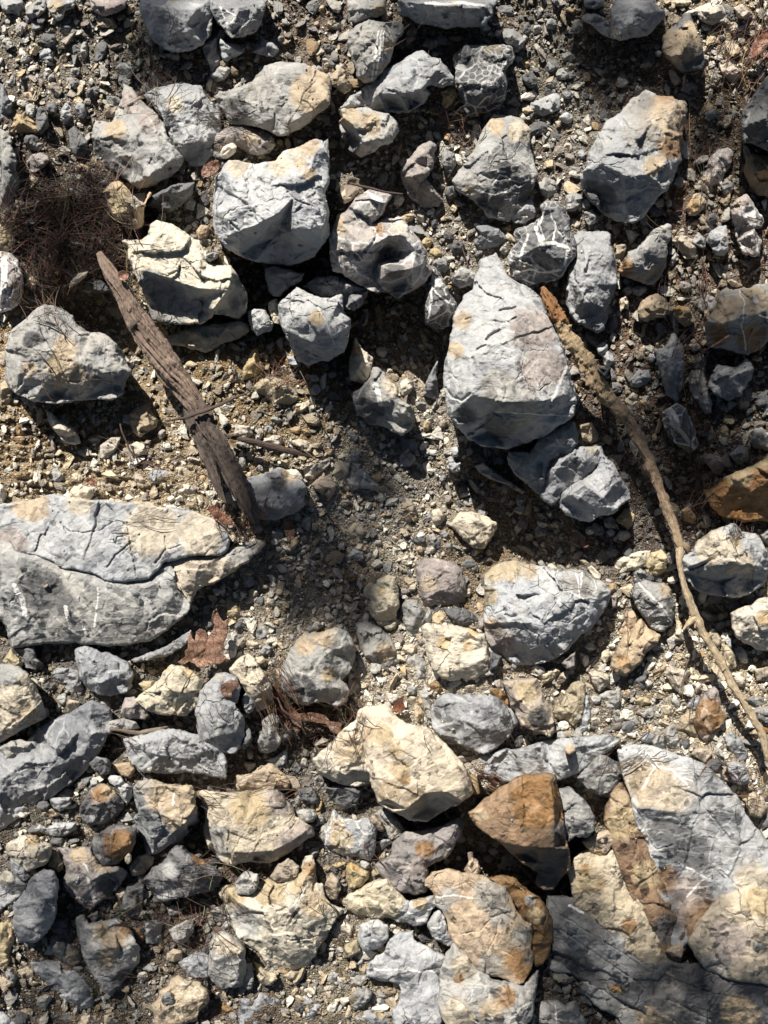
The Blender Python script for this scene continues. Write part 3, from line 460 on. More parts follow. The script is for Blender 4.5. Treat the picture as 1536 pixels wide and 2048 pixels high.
r n 110|385,690 440,620 460,550 530,530 600,460 650,390 760,335 790,350 795,430 765,480 760,600 750,660 690,760 650,800 560,780 470,750 400,720|480,650,100 600,560,110 650,470,106 740,380,98 700,600,104 600,680,96 640,750,70|430,680,60;600,720,60|angular grey rock with a brown rim in the right debris slope
r t 70|900,220 970,110 1010,105 1065,165 1040,220 980,270 930,275|980,170,70 1010,200,66|960,200,60|ochre and white arrow shaped stone near the right edge
p c 50|705,175,80,80,0|||pale chip at the lower right flank of the freckled boulder
p w 50|775,180,60,60,0|||white chip beside the pale chip right of the freckled boulder
r t 76|795,470 830,430 900,430 950,455 985,520 980,580 1000,570 990,600 900,610 870,560|870,470,76 930,520,76||pale yellow slab stone crossed by needles in the right debris
r w 60|770,650 790,600 820,550 855,580 840,610 800,670|815,600,60||small white lozenge stone under the pale yellow slab stone
r g 70|945,480 980,430 1000,400 1050,450 1060,530 1010,520|1000,470,68||grey triangular stone between the yellow slab and the white creased stone
r w 80|1055,470 1090,400 1150,360 1215,350 1230,450 1230,540 1200,575 1130,575 1110,530|1120,430,80 1190,420,82 1170,520,80||white creased four sided stone in the right debris
r pv 100|1250,200 1290,150 1370,110 1400,150 1440,220 1500,290 1500,350 1430,380 1480,460 1470,570 1420,585 1350,560 1300,470 1280,350 1255,260|1310,180,90 1370,160,100 1340,280,96 1440,300,96 1400,420,104 1420,520,90 1320,400,60|1300,180,50|upright mauve stone with white streaks near the right edge
p w 50|1040,335,50,70,0|||tiny white pebble in debris near the ochre arrow stone
p d 60|1100,310,90,120,20|||brown grey wedge beside the tiny white pebble
r t 56|370,560 370,500 440,490 450,520 420,610 390,630 360,600|400,560,56||tan stone squeezed between the scaly blue slab and the brown rimmed rock
r b 56|490,830 540,810 600,820 605,850 550,895 500,880|550,850,56||bluish stone in shade under the brown rimmed grey rock
r t 90|535,1000 570,930 640,880 690,875 750,920 780,960 810,1010 740,1050 660,1060 600,1090 550,1060|600,960,86 690,920,88 720,990,90 640,1010,86||buff stone with a snowy lower face in the right debris
r o 84|815,990 850,965 930,980 970,1060 970,1100 900,1125 850,1090 825,1050|870,1000,84 910,1060,80|860,1000,50|golden topped white stone at the foot of a long needle
r c 50|395,1000 400,920 440,875 465,930 465,1000 430,980 400,1020|430,930,46||cream sliver beside the scaly blue slab
p p 60|900,820,110,90,10|||mauve crumb stone in the middle of the right debris
p b 50|1080,385,60,60,0|||bluish crumb right of the yellow slab stone
p c 40|1210,725,70,80,20|||pale crumb above the brown boulder at the right edge
r c 50|1220,770 1260,765 1340,810 1300,825 1250,810|1280,795,50||thin white splinter above the brown boulder at the right edge
r g 60|980,930 1060,880 1120,900 1140,960 1120,1000 1060,1020 990,980|1060,930,56||dark stone with a sandy back left of the brown boulder
r n 150|1055,1180 1070,1080 1140,990 1150,900 1200,860 1280,840 1400,830 1440,810 1620,800 1640,1300 1560,1200 1480,1300 1390,1345 1300,1330 1200,1300 1070,1270|1180,930,130 1300,900,140 1450,880,150 1120,1100,130 1250,1080,150 1380,1060,154 1520,1000,150 1200,1230,120 1350,1260,110 1500,1120,120|1450,900,60;1180,1180,90;1250,950,100|large brown grey boulder at the right edge with a thin pale seam
r b 80|660,1300 750,1290 790,1180 820,1175 840,1230 885,1290 890,1350 890,1450 860,1600 840,1700 760,1650 720,1500 680,1400|740,1350,74 810,1250,76 830,1350,80 800,1500,80||mottled grey spike stone in the debris left of the brown boulder
r g 56|940,1460 980,1360 1010,1340 1060,1400 1060,1480 1060,1536 960,1600 920,1540|1000,1430,56||flat grey stone under thin twigs left of the notched blue stone
r w 50|220,1280 270,1240 300,1260 305,1310 350,1340 355,1400 310,1440 280,1430 260,1350 230,1330|280,1300,50 310,1380,50||crumpled brilliant white piece right of the broken branch
p w 56|640,1365,60,70,0|||small white round pebble beside the mottled grey spike stone
p c 50|960,1275,70,50,5|||cream pebble at the lower left of the brown boulder
r t 44|520,1560 540,1500 640,1490 620,1560|580,1530,40||blue grey rubble stone below the golden dirt patch
p o 46|570,1310,60,60,0|||golden yellow crumb in the brown dirt patch at right
r b 110|1090,1536 1150,1420 1240,1430 1300,1440 1370,1375 1410,1400 1420,1450 1400,1530 1370,1560 1330,1650 1230,1690 1120,1640 1080,1580|1160,1480,100 1260,1510,110 1370,1460,108 1290,1600,96 1160,1590,90||blue grey notched stone below the brown boulder at right
p t 60|1450,1370,90,50,10|||tan chip between brown boulder and notched blue stone
@ 0 740 3.84
r c 74|360,310 400,330 450,390 560,440 600,500 620,560 560,570 490,550 440,490 400,440 370,390|400,380,70 450,450,74 520,470,70 500,520,50||cream shard with a vertical seam poking out of the shadow below the pitted rock
r t 60|1000,340 1045,285 1130,270 1170,330 1215,390 1200,440 1130,480 1070,515 1030,480 1000,410|1060,350,58 1130,340,60 1150,420,56 1070,440,56||buff rounded block below the pitted rock and left of the log
r t 46|0,110 50,80 100,150 80,260 20,300 0,300|50,180,44||orange brown flaky clod at the left edge under the pitted rock
r c 50|765,640 770,580 860,515 930,520 900,590 870,640 830,680 780,680|820,590,50||white rounded lump in the earth bank below the deep shadow
r c 50|985,580 1050,550 1110,570 1130,640 1060,660 1000,620|1060,600,48||cream and bluish lump right of the white rounded lump in the bank
r c 36|60,590 150,570 195,600 190,660 120,650|130,610,34||pale flat flake on the left part of the earth bank
r t 36|60,770 130,750 165,790 170,860 110,860 80,830|120,800,36||tan block left half of a split pair in the earth bank
r t 36|170,770 220,745 270,790 240,860 180,870 165,820|220,800,38||tan block right half of a split pair in the earth bank
r g 36|370,730 440,740 490,820 460,860 370,855 350,790|410,790,36||light grey cracked stone right of the split tan pair
r c 30|485,860 530,835 580,860 560,900 490,905|530,870,30||cream chip at the upper left of the square white stone
r c 60|535,935 570,895 640,890 720,905 720,960 690,1000 600,1005 560,970|600,930,58 670,940,60||square white stone perched over its own shadow above the layered slab
r c 40|550,800 600,785 640,830 620,880 570,850|590,830,40||cream slab left of the rust coloured bark curl
r w 56|1140,780 1200,765 1350,780 1355,860 1310,880 1200,870 1160,850|1200,810,56 1300,820,56||bluish white brick shaped stone right of centre of the earth bank
r t 56|1355,750 1410,740 1520,780 1490,860 1400,870 1360,840|1420,800,56||tan brick shaped stone touching the bluish white brick
r t 46|1030,800 1090,790 1160,840 1180,885 1100,880 1040,860|1100,840,46||ochre flat stone left of the bluish white brick
r c 66|1345,910 1400,870 1480,880 1515,900 1510,950 1430,965 1370,940|1430,910,66||pale grey crumb block under the tan brick
r w 60|535,1020 560,990 620,1010 720,1020 760,1060 850,1060 840,1095 700,1150 615,1170 560,1110|620,1060,66 740,1080,54 680,1120,46||white wedge with a sharp grey underside lying on the layered slab
r c 56|850,1080 900,1055 1000,1020 1100,1000 1230,1040 1240,1080 1150,1100 1000,1110 900,1130 860,1140|920,1080,54 1080,1050,56||cream flake with notched edge on the layered slab
r g 50|1185,1160 1210,1120 1290,1130 1300,1150 1220,1175|1240,1145,48||grey crumb at the upper rim of the layered slab near the log
r c 50|1410,680 1450,660 1536,690 1536,740 1460,720|1480,695,48||cream flake beside the log's lower half
@ 400 740 3.84
r o 80|410,120 470,80 560,50 660,80 740,160 760,220 700,270 640,260 560,260 500,200 440,160|480,120,70 570,100,80 660,150,76 600,220,60 700,220,60||ochre knobbly rock with round pits below the dry rootlets
r c 60|680,310 740,250 840,225 850,260 780,330 720,320|780,270,56||cream slab at the right shoulder of the ochre knobbly rock
r c 64|475,550 560,500 620,510 640,560 600,590 520,575|560,540,62||pale flat stone above the dark flat stick
r c 60|210,450 280,420 380,430 410,490 350,530 250,510|300,470,58||pale crumbly block above the left end of the dark flat stick
r g 50|470,460 500,420 560,440 560,480 510,510|510,460,48||small grey block above the pale flat stone
r c 60|700,545 760,530 830,550 900,530 870,590 840,630 780,610|780,570,58||white chip heap stone at the crossing of two thin twigs
r g 80|370,960 330,880 310,850 470,810 560,780 610,750 700,790 820,900 800,970 800,1040 770,1080 690,1100 600,1150 500,1145 400,1120 370,1050|400,880,70 600,800,76 760,900,80 600,960,86 460,1000,84 700,1040,78 560,1090,74|700,860,60|slate blue rock resting against the lower end of the log
r c 66|640,760 740,760 790,830 800,880 740,870 680,830|720,810,64||cream plate on the upper right rim of the slate blue rock
r c 60|795,770 830,730 900,720 980,680 1000,720 960,760 900,800 860,840 810,830|870,770,58||long pale block between the dark stick tip and round tan pebble
r t 60|855,880 930,815 1000,820 1045,880 1035,950 990,980 930,950 880,910|930,870,60 990,900,56||rounded khaki cobble right of the slate blue rock
r c 50|1010,790 1070,690 1150,720 1140,790 1090,890 1050,880|1080,760,48||tall cream chip right of the rounded khaki cobble
r g 50|1125,840 1140,760 1200,730 1280,790 1330,840 1380,890 1370,940 1300,910 1220,910 1160,920|1200,820,50 1300,870,44||flat pale grey stone with one white line in the central gravel
r g 44|1145,650 1180,610 1230,640 1210,720 1170,730|1190,660,42||small grey upright stone above the flat pale grey stone
p t 40|855,1020,80,90,20|||tan pebble under the rounded khaki cobble
p t 36|1400,915,70,60,0|||tan pebble glued to the flat pale grey stone's right end
r g 44|770,1150 820,1110 850,1130 850,1200 830,1240 790,1210|820,1160,42||small stone below the slate blue rock's right end
r g 40|540,1240 580,1210 650,1240 640,1290 570,1310|590,1250,40||grey stone just below the slate blue rock in its shade
r c 34|1135,1230 1180,1170 1230,1180 1280,1240 1250,1300 1190,1310 1150,1290|1200,1230,36||chalk white lump on the pale central gravel
r t 34|940,1470 970,1400 1040,1380 1110,1420 1090,1470 1020,1500 980,1500|1030,1430,34||sandy lump at the lower left of the pale central gravel
r w 34|1135,1420 1180,1375 1250,1400 1260,1450 1190,1485 1140,1470|1190,1420,34||whitish cobble right of the sandy lump
p c 30|1225,1360,60,60,0|||small white pebble above the whitish cobble
p o 50|720,1330,60,120,15|||mustard wedge stone below the slate blue rock
p c 60|905,580,60,50,0|||ivory pebble right of the stick crossing
p b 70|890,150,80,90,30|||blue grey stone in the shaded bank left of the curved grey rock
r g 130|1165,170 1220,150 1300,70 1330,-20 1380,-10 1420,30 1450,80 1500,120 1520,220 1600,270 1640,300 1650,400 1600,470 1560,500 1500,470 1400,430 1300,400 1220,340 1180,260|1230,200,110 1340,60,120 1430,100,124 1480,230,130 1350,250,126 1560,330,120 1400,350,96 1560,430,90 1260,290,100|1300,200,10|curved grey rock with a white smear left of the tallest boulder
p c 40|1190,415,50,50,0|||cream pebble below the left end of the curved grey rock
@ 800 740 3.84
r c 50|0,100 50,60 100,90 105,130 60,190 20,200 0,180|50,120,50||white cracked cobble between the curved grey rock and pale fin
r t 36|0,1000 50,980 110,1030 130,1100 90,1160 0,1200 -50,1130 -50,1040|40,1060,38 20,1130,34||flat tan cobble in the central gravel
r g 36|0,650 50,600 110,660 120,700 70,740 0,740|50,670,36||smooth grey wedge in the central gravel
r w 60|390,600 430,585 460,600 450,660 410,670|430,620,60||white smudged pebble at the rim of the boulder's shadow
r w 60|370,690 390,660 430,720 465,710 460,780 400,790 375,740|420,750,58||white angular pebble half in the boulder's shadow
r c 44|245,1080 300,1065 350,1110 320,1180 270,1200 245,1150|290,1120,44||cream triangular cobble in the central gravel
r c 64|390,1190 460,1100 560,1085 640,1120 740,1170 750,1210 700,1280 650,1370 590,1375 520,1330 460,1270|480,1150,60 580,1140,66 660,1200,60 600,1290,58 520,1240,60||cream rough rock at the lower rim of the big boulder's shadow
r d 30|85,1310 140,1260 215,1280 200,1320 130,1350|150,1300,30||flat charcoal stone above the pink stone
p g 30|245,1300,90,90,20|||grey brown pebble right of the flat charcoal stone
p d 32|292,1350,70,100,15|||oval black pebble above the pink stone
p g 34|380,1365,70,100,5|||oval grey pebble right of the oval black pebble
p g 34|345,1270,90,60,10|||pale grey chip left of the cream rough rock
p g 40|635,1095,80,60,30|||grey chip on top of the cream rough rock
p d 30|530,1490,110,80,10|||dark pebble left of the rounded ochre topped boulder
p c 30|45,1475,70,90,0|||cream pebble left of the pink stone
p t 30|155,1380,60,70,0|||tan pebble between charcoal stone and pink stone
p o 40|205,430,70,90,20|||lemon grey chip in gravel left of the tallest boulder's foot
p o 40|330,415,80,60,15|||yellow chip near the tallest boulder's left foot
p c 34|355,545,50,80,0|||cream chip just left of the boulder's shadow
p g 34|165,280,110,80,20|||grey crumb stone below the pale fin
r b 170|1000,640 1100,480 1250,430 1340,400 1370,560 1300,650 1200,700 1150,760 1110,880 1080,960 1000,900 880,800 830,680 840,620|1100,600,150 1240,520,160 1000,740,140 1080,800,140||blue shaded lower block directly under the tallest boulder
r g 60|570,740 640,710 720,780 830,850 960,930 940,950 820,880 700,840 620,790|700,810,56||thin white stone strip inside the big boulder's shadow
r b 150|1075,960 1110,870 1140,760 1200,670 1320,640 1340,610 1400,590 1540,590 1570,660 1500,740 1440,830 1330,880 1250,940 1210,1010 1160,1030 1110,1000|1180,800,140 1250,700,150 1400,640,140 1420,700,144 1350,800,110 1200,900,130 1160,980,120|1480,600,60|lumpy blue grey rock on the right flank of the boulder's shadow
r b 150|1225,1010 1250,940 1330,880 1430,830 1500,760 1560,660 1640,720 1700,840 1750,920 1775,990 1700,1040 1640,1090 1520,1130 1450,1165 1380,1150 1280,1100 1230,1060|1300,960,140 1420,880,150 1560,760,140 1640,880,150 1560,980,150 1450,1050,130 1330,1050,110 1660,1000,120||smooth blue grey rock with a pointed right tip below the lumpy one
p t 40|1375,1270,120,60,40|||brown leaf shaped bark at the lower right of the boulder's shadow
p c 40|1460,1240,80,50,10|||cream chip right of the boulder's shadow
@ 1136 740 3.84
r b 60|475,80 540,0 620,0 645,60 600,110 530,135 480,130|550,60,60||blue grey cracked block right of the broken branch
r g 70|720,-20 880,-20 890,100 860,180 800,110 740,50|820,60,60||grey stone in rubble left of the flat grey tongue
r g 80|940,30 960,0 1030,0 1070,90 1080,190 1105,260 1100,330 1060,340 1010,270 960,210 930,130|1000,80,76 1040,180,70 1060,270,60||long grey tongue stone below the notched blue stone
r b 54|1120,110 1170,90 1180,240 1240,290 1220,330 1140,300|1170,200,50||dim blue stone right of the long grey tongue
r dv 90|715,330 790,280 830,250 900,290 940,380 990,520 995,590 930,640 840,570 780,520 740,450|780,310,80 870,310,84 860,420,96 960,540,88 780,420,60 860,520,60|800,330,10|dark slab with a bright white top edge right of the branch
r p 60|1030,660 1090,640 1200,680 1200,740 1170,810 1120,790 1060,720|1110,680,58 1160,740,54||mottled purple stone right of the brown soil hollow
r g 66|1235,650 1320,580 1380,600 1385,700 1340,750 1280,700|1310,640,66||grey stone with a pale crest above the golden bedrock
r g 70|1400,560 1430,450 1490,440 1536,500 1536,610 1430,600|1470,530,66||grey rock at the right edge above the golden bedrock
p o 50|1350,250,110,120,20|||brown gold clod near the right edge
r d 56|1420,240 1480,180 1536,150 1536,270 1460,285|1490,220,52||dark stone cut by the right edge beside the brown gold clod
r c 50|440,230 500,170 540,190 530,240 550,320 500,360 460,320|490,260,48||cream forked stone right of the branch
r t 50|550,230 600,230 650,310 580,310|600,270,46||cream spur stone touching the cream forked stone
r t 40|560,140 620,150 700,220 680,240 600,190|620,180,40||long tan chip under the blue grey cracked block
r o 60|70,470 100,420 180,400 230,500 230,550 180,560 110,540|150,480,50||golden earth clod between big boulder and branch
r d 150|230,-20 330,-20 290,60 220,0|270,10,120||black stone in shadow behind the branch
r o 140|1040,930 1110,910 1250,800 1340,760 1430,730 1536,660 1640,600 1640,1200 1536,1160 1330,1160 1180,1110 1110,1060|1130,940,110 1280,850,130 1430,790,134 1560,720,140 1400,930,120 1180,1000,120 1560,860,140 1350,1050,90 1500,1060,90 1250,1040,90|1350,850,100|golden bedrock wedge with dark cleaved underside at the right edge
r n 60|870,1080 920,1040 990,1130 960,1180 890,1160|930,1110,56||dark brown lump between the branch and golden bedrock wedge
r g 56|1025,1120 1050,1080 1080,1110 1100,1200 1060,1210|1065,1150,52||mauve splinter left of the golden bedrock wedge
r o 44|355,1160 390,1120 440,1060 510,1110 500,1170 460,1230 420,1190|440,1140,44||olive yellow stone in the gravel left of the branch
r g 40|370,1270 400,1230 460,1235 485,1280 430,1320 380,1300|430,1270,40||grey hexagonal pebble below the olive yellow stone
r d 40|285,1390 330,1345 390,1390 370,1440 310,1445|330,1390,40||dark squarish stone near the lower branch
p g 34|330,1245,80,70,0|||small grey pebble left of the grey hexagonal pebble
p c 34|180,1230,80,60,10|||cream triangle chip left of the grey hexagonal pebble
p d 34|445,830,80,70,20|||small dark pebble right of the lumpy blue grey rocks
p g 30|900,860,80,60,15|||pale chip on the brown soil near the branch
p p 50|785,1450,70,110,0|||mauve pebble at the left side of the lower branch
r c 50|345,1480 400,1440 520,1400 640,1385 630,1440 590,1500 520,1530 400,1560 360,1530|430,1470,48 550,1430,48||long cream slab left of the lower branch
r o 50|590,1500 640,1400 720,1380 770,1440 760,1536 680,1580 610,1560|680,1450,48||orange flecked stone touching the long cream slab
r c 150|860,1440 960,1390 1000,1320 1100,1240 1190,1210 1270,1185 1330,1240 1440,1260 1480,1310 1530,1400 1560,1480 1510,1620 1430,1690 1330,1740 1150,1735 1020,1720 940,1640 880,1560|960,1430,120 1080,1330,140 1230,1260,150 1420,1330,150 1500,1450,140 1300,1420,160 1100,1440,150 950,1500,140 1150,1500,150 1400,1510,146 960,1580,90 1150,1620,100 1400,1620,100|1270,1250,60|bright cream boulder with a black fluted underside near the right edge
r g 60|1480,1270 1536,1230 1600,1240 1600,1360 1530,1340|1540,1290,56||pale stone cut by the right edge beside the bright cream boulder
@ 0 0 1
r c 112|-60,1020 0,1010 60,1000 110,990 170,1000 230,1005 300,1010 350,1018 390,1025 430,1040 455,1060 462,1080 455,1100 440,1112 400,1110 350,1118 330,1124 318,1140 296,1156 250,1166 212,1160 190,1148 160,1140 130,1138 108,1124 70,1112 20,1112 -60,1110|0,1035,74 80,1020,84 200,1030,92 330,1035,98 430,1060,104 440,1090,104 380,1090,112 320,1105,108 285,1150,107 220,1155,106 170,1126,106 110,1110,104 30,1098,100 230,1080,106 380,1096,110 120,1060,94|200,1020,90;60,1030,70|upper pale layer of the big fractured slab on the left edge
r g 106|-60,1090 20,1085 70,1100 110,1115 135,1130 170,1135 200,1145 215,1158 260,1162 296,1152 318,1136 340,1124 350,1150 355,1180 370,1190 380,1205 378,1225 345,1250 335,1262 300,1280 260,1288 215,1292 160,1286 100,1287 60,1290 25,1294 5,1240 -60,1230|20,1110,100 70,1122,100 110,1142,102 170,1158,103 215,1184,104 265,1188,104 310,1168,104 340,1160,102 20,1150,98 80,1165,100 160,1190,102 240,1205,102 340,1200,100 300,1232,94 220,1238,92 130,1238,92 50,1222,90 25,1264,78 60,1268,78 100,1272,76 140,1272,76 180,1272,76 220,1274,76 260,1272,76 295,1262,76 325,1250,76 362,1222,78|310,1180,60|broad grey lower layer of the fractured slab with white smears
r c 112|335,1120 340,1105 400,1112 440,1114 470,1095 520,1080 530,1085 500,1120 470,1140 440,1160 410,1172 395,1180 380,1205 360,1180 350,1150|400,1130,108 450,1125,100 500,1095,80 385,1165,100 430,1150,84|360,1140,40|wedge shaped end block of the fractured slab near the oak leaf
r b 80|262,1320 300,1305 330,1295 360,1275 382,1260 385,1275 370,1290 340,1310 300,1318 270,1325|310,1312,74 365,1278,80||thin broken ledge piece under the fractured slab above the curled cream rock
r b 100|220,1416 185,1400 150,1420 110,1440 70,1460 50,1490 20,1500 -60,1510 -60,1680 0,1660 60,1620 120,1580 170,1545 200,1500 215,1470 225,1440|180,1420,92 130,1450,96 60,1520,92 0,1560,90 190,1460,90 100,1540,92 0,1620,80 165,1510,86 80,1590,66 150,1545,50||long smooth grey ledge running down to the left edge
r b 110|985,1540 1020,1500 1090,1480 1150,1475 1210,1470 1240,1480 1220,1500 1180,1530 1120,1560 1050,1570 1000,1560|1060,1500,100 1150,1495,104 1200,1485,100 1100,1540,70||low blue grey ledge running left from the pale slab at the right
@ 0 1120 3.84
r o 60|20,780 85,680 150,760 175,810 100,825|90,750,60||olive triangular stone under the fractured slab
r d 60|100,680 260,660 280,760 320,790 280,850 200,830 150,760|230,770,56||dark stone right of the olive triangular stone
r b 90|575,690 650,665 720,670 780,710 900,740 990,800 1025,870 1010,970 950,1020 880,1040 780,1030 700,1000 650,960 620,900 600,830 580,760|640,720,80 720,760,86 850,800,86 950,860,86 900,960,80 760,950,84 680,880,88 860,900,94 800,1000,60||blue grey cobble with ribs under the fractured slab
r b 60|405,880 430,830 540,830 600,850 610,920 640,990 620,1030 550,1030 480,960|500,870,58 580,960,58||flat slate blue stone leaning on the ribbed cobble
r g 120|-60,790 30,800 100,810 160,840 210,880 250,950 300,1040 340,1130 350,1210 300,1240 230,1270 160,1300 100,1350 0,1390 -60,1400|60,840,108 150,900,116 220,1000,118 280,1120,112 320,1190,96 200,1200,116 80,1080,120 20,950,116 60,1250,106 0,1340,90 120,1310,84|60,1100,220|big mottled cream and grey rock at the left edge
r g 100|-60,1500 0,1440 80,1400 160,1380 190,1400 240,1400 235,1460 170,1500 130,1540 0,1590 -60,1600|80,1430,94 180,1440,96 60,1520,80||grey stone tucked below the big mottled rock at the left edge
r t 70|320,1330 350,1300 410,1310 415,1350 370,1390 320,1390|360,1340,70||tan pebble at the upper rim of the long smooth ledge
r n 66|505,1110 530,1070 610,1090 615,1150 580,1190 520,1170|560,1120,64||brown speckled cobble touching the long smooth ledge
p g 50|480,1070,90,110,10|||dark grey pebble left of the brown speckled cobble
p c 44|325,925,60,40,0|||small pale flat pebble in the dark gap below the fractured slab
p d 50|380,970,100,60,15|||bluish pebble under the small pale flat pebble
p t 44|375,1050,40,110,10|||thin tan splinter left of the brown speckled cobble
r c 130|1035,1080 1100,1020 1180,970 1240,900 1260,850 1320,810 1400,820 1480,860 1540,920 1560,980 1530,1070 1510,1130 1430,1190 1330,1185 1280,1190 1200,1170 1140,1160 1090,1130|1120,1060,110 1220,990,120 1290,860,120 1400,860,126 1500,930,124 1300,1000,130 1420,1020,126 1480,1060,110 1350,1120,110 1220,1090,116 1150,1120,100|1450,850,50;1290,830,30|curled cream rock with a folded ridge below the oak leaf
r p 90|925,1180 960,1060 1030,1050 1080,1110 1150,1190 1120,1220 1000,1220|1020,1120,88||purple brown stone under the left end of the curled cream rock
r o 90|1065,950 1100,930 1190,930 1170,980 1110,1010|1120,960,86||golden brown fragment above the curled cream rock
r g 90|780,1290 840,1240 950,1215 1040,1245 1080,1290 1000,1300 870,1310 850,1340 790,1330|900,1260,88 1000,1270,80||flat grey stone over the thin driftwood splinter
r w 120|945,1370 1060,1350 1200,1320 1330,1300 1480,1340 1600,1370 1720,1460 1750,1560 1740,1680 1600,1650 1440,1620 1220,1640 1100,1630 1020,1560 990,1490|1020,1400,110 1150,1400,116 1300,1350,116 1480,1400,118 1620,1460,112 1200,1500,120 1400,1520,110 1650,1560,100 1050,1520,110 1300,1590,90||pale blue white rock right of the long smooth ledge
@ 400 1120 3.84
r b 150|0,1010 60,940 130,880 200,870 280,900 310,980 290,1080 260,1110 320,1200 340,1300 350,1350 310,1440 270,1480 160,1480 60,1450 10,1390 -20,1300 -30,1150|60,1000,130 150,920,136 260,950,130 120,1070,140 240,1080,130 180,1180,150 60,1200,140 280,1320,140 130,1350,140 220,1430,110 80,1410,110|230,980,0;150,900,30|smooth grey blue rock with a rusty leaf patch in the lower left
r d 120|300,1440 360,1350 340,1230 390,1310 400,1380 350,1450|360,1380,116||dark sliver against the right side of the smooth grey blue rock
r c 120|230,840 290,760 370,725 410,740 450,810 500,880 540,960 560,1080 520,1130 430,1155 410,1080 350,1020 310,950 280,890 240,880|330,800,110 400,830,118 470,930,118 400,970,120 500,1020,114 470,1080,100 530,1090,70|500,1080,0|cream egg shaped rock right of the oak leaf
r w 110|320,1070 350,1020 400,1060 435,1100 420,1140 370,1190 330,1150|370,1080,108||small white block below the cream egg shaped rock
r c 60|280,1130 310,1110 340,1180 310,1190|310,1150,56||tiny cream chip left of the small white block
r g 110|440,1400 480,1300 480,1230 560,1180 610,1210 600,1300 620,1390 590,1450 520,1485 460,1470|530,1230,100 540,1330,110 520,1420,96 590,1400,96||grey stone with a white corner near the needle bundle
r d 80|590,1280 650,1270 720,1330 690,1380 620,1400|650,1330,76||dark stone right of the white cornered grey stone
r g 110|625,870 650,780 700,700 740,620 800,570 900,560 960,540 1040,520 1110,540 1170,590 1190,660 1180,760 1140,880 1080,920 1150,1000 1130,1080 1050,1130 1000,1120 960,1090 900,1090 830,1110 740,1100 680,1040 630,980|720,750,96 800,610,96 960,590,104 1060,560,100 1150,650,98 990,700,108 940,850,106 1100,850,90 960,980,104 1080,980,96 820,800,112 700,900,104 780,1020,96 900,1050,86 1050,1080,76|980,880,50;880,600,60|rounded tan grey rock with a yellow seam in the lower middle
r g 70|1200,490 1280,480 1340,500 1420,560 1480,620 1530,740 1536,790 1450,830 1400,850 1330,790 1270,740 1230,660 1205,570|1280,540,64 1380,600,70 1340,700,66 1440,680,64 1460,780,50|1420,700,80|brownish grey triangular rock right of the yellow seamed rock
r c 84|1255,230 1300,180 1350,190 1360,150 1450,115 1500,125 1520,220 1530,340 1505,430 1500,530 1440,530 1380,510 1330,440 1290,360 1310,310 1260,270|1310,230,60 1420,170,80 1470,200,84 1480,370,80 1380,330,78 1400,420,70 1450,490,46|1400,240,30|pale upright block above the brownish grey triangular rock
r g 50|1200,770 1240,740 1290,830 1230,850|1240,790,46||small grey plate under the brownish grey triangular rock
p n 36|1165,140,90,60,0|||reddish brown pebble in the dark soil of the centre
r o 36|200,370 200,290 260,320 310,370 320,430 260,470 210,420|250,390,36||pale yellow stone above the oak leaf
p d 34|455,330,90,100,20|||dark grey flat pebble in the gravel above the yellow seamed rock
p c 32|540,310,90,90,10|||tan pebble right of the dark grey flat pebble
p d 34|305,530,80,110,-20|||dark oval pebble right of the oak leaf
p g 34|285,605,110,80,30|||sandy bean pebble right of the oak leaf's middle
p g 34|355,470,110,60,15|||grey flat pebble above the dark oval pebble
p d 30|50,380,90,90,0|||olive grey pebble at the upper left of the oak leaf
r w 60|205,640 230,600 290,660 270,740 230,760|240,680,56||white stone tucked under the right edge of the oak leaf
r c 40|340,640 370,615 470,640 460,670 380,690|400,645,40||cream bread shaped pebble right of the oak leaf
r w 46|450,710 510,650 550,670 540,720 490,740|500,690,44||white pointed pebble above the cream egg shaped rock
p g 36|475,560,100,110,20|||greenish grey pebble above the white pointed pebble
p c 34|575,640,70,60,20|||peach triangle pebble near the white pointed pebble
p c 40|490,800,60,90,0|||peach chip at the top right of the cream egg shaped rock
p c 34|400,255,100,70,-20|||sandy flat chip in the gravel above the dark grey flat pebble
p d 34|725,365,90,60,10|||dark lozenge pebble above the yellow seamed rock
p c 34|610,245,60,50,0|||white round pebble in the gravel above the dark lozenge pebble
p d 28|700,145,70,80,10|||soot dark pebble in the upper part of the central soil
p g 50|900,510,90,70,-30|||grey sliver on the top rim of the yellow seamed rock
p c 26|620,465,60,40,0|||small olive pebble left of the dark lozenge pebble
@ 800 1120 3.84
r p 66|110,20 180,-10 300,0 400,20 480,80 500,180 490,320 400,330 250,350 190,355 165,290 140,180|180,60,56 300,60,62 430,110,64 450,250,66 300,230,64 210,290,62 200,160,60 350,310,46|220,180,70|pink tinged block in the lower centre above the tattered cream slab
r g 60|0,350 60,310 130,310 190,400 185,460 150,530 140,600 70,590 30,480|60,370,56 130,420,60 90,520,56||blue white stone left of the tiny pebbles under the pink tinged block
p g 50|220,440,60,130,10|||narrow grey pebble under the pink tinged block
p o 50|300,450,100,130,10|||olive tan pebble under the pink tinged block
p d 44|375,475,70,60,0|||small dark pebble right of the olive tan pebble
r d 66|330,370 490,375 560,410 605,465 560,500 460,500 400,450 350,410|450,400,60 540,450,62||pointed slate stone under the pink tinged block's right corner
r c 90|160,520 200,495 300,505 380,510 520,520 600,560 650,570 670,660 690,770 670,850 580,900 480,915 400,930 330,910 260,850 230,780 210,690 190,610|220,540,80 340,550,84 480,560,88 620,610,84 640,760,88 520,820,90 380,860,90 300,780,86 260,660,82 430,690,88 560,700,80|560,540,60;340,640,60;520,660,60|tattered cream slab in the lower middle
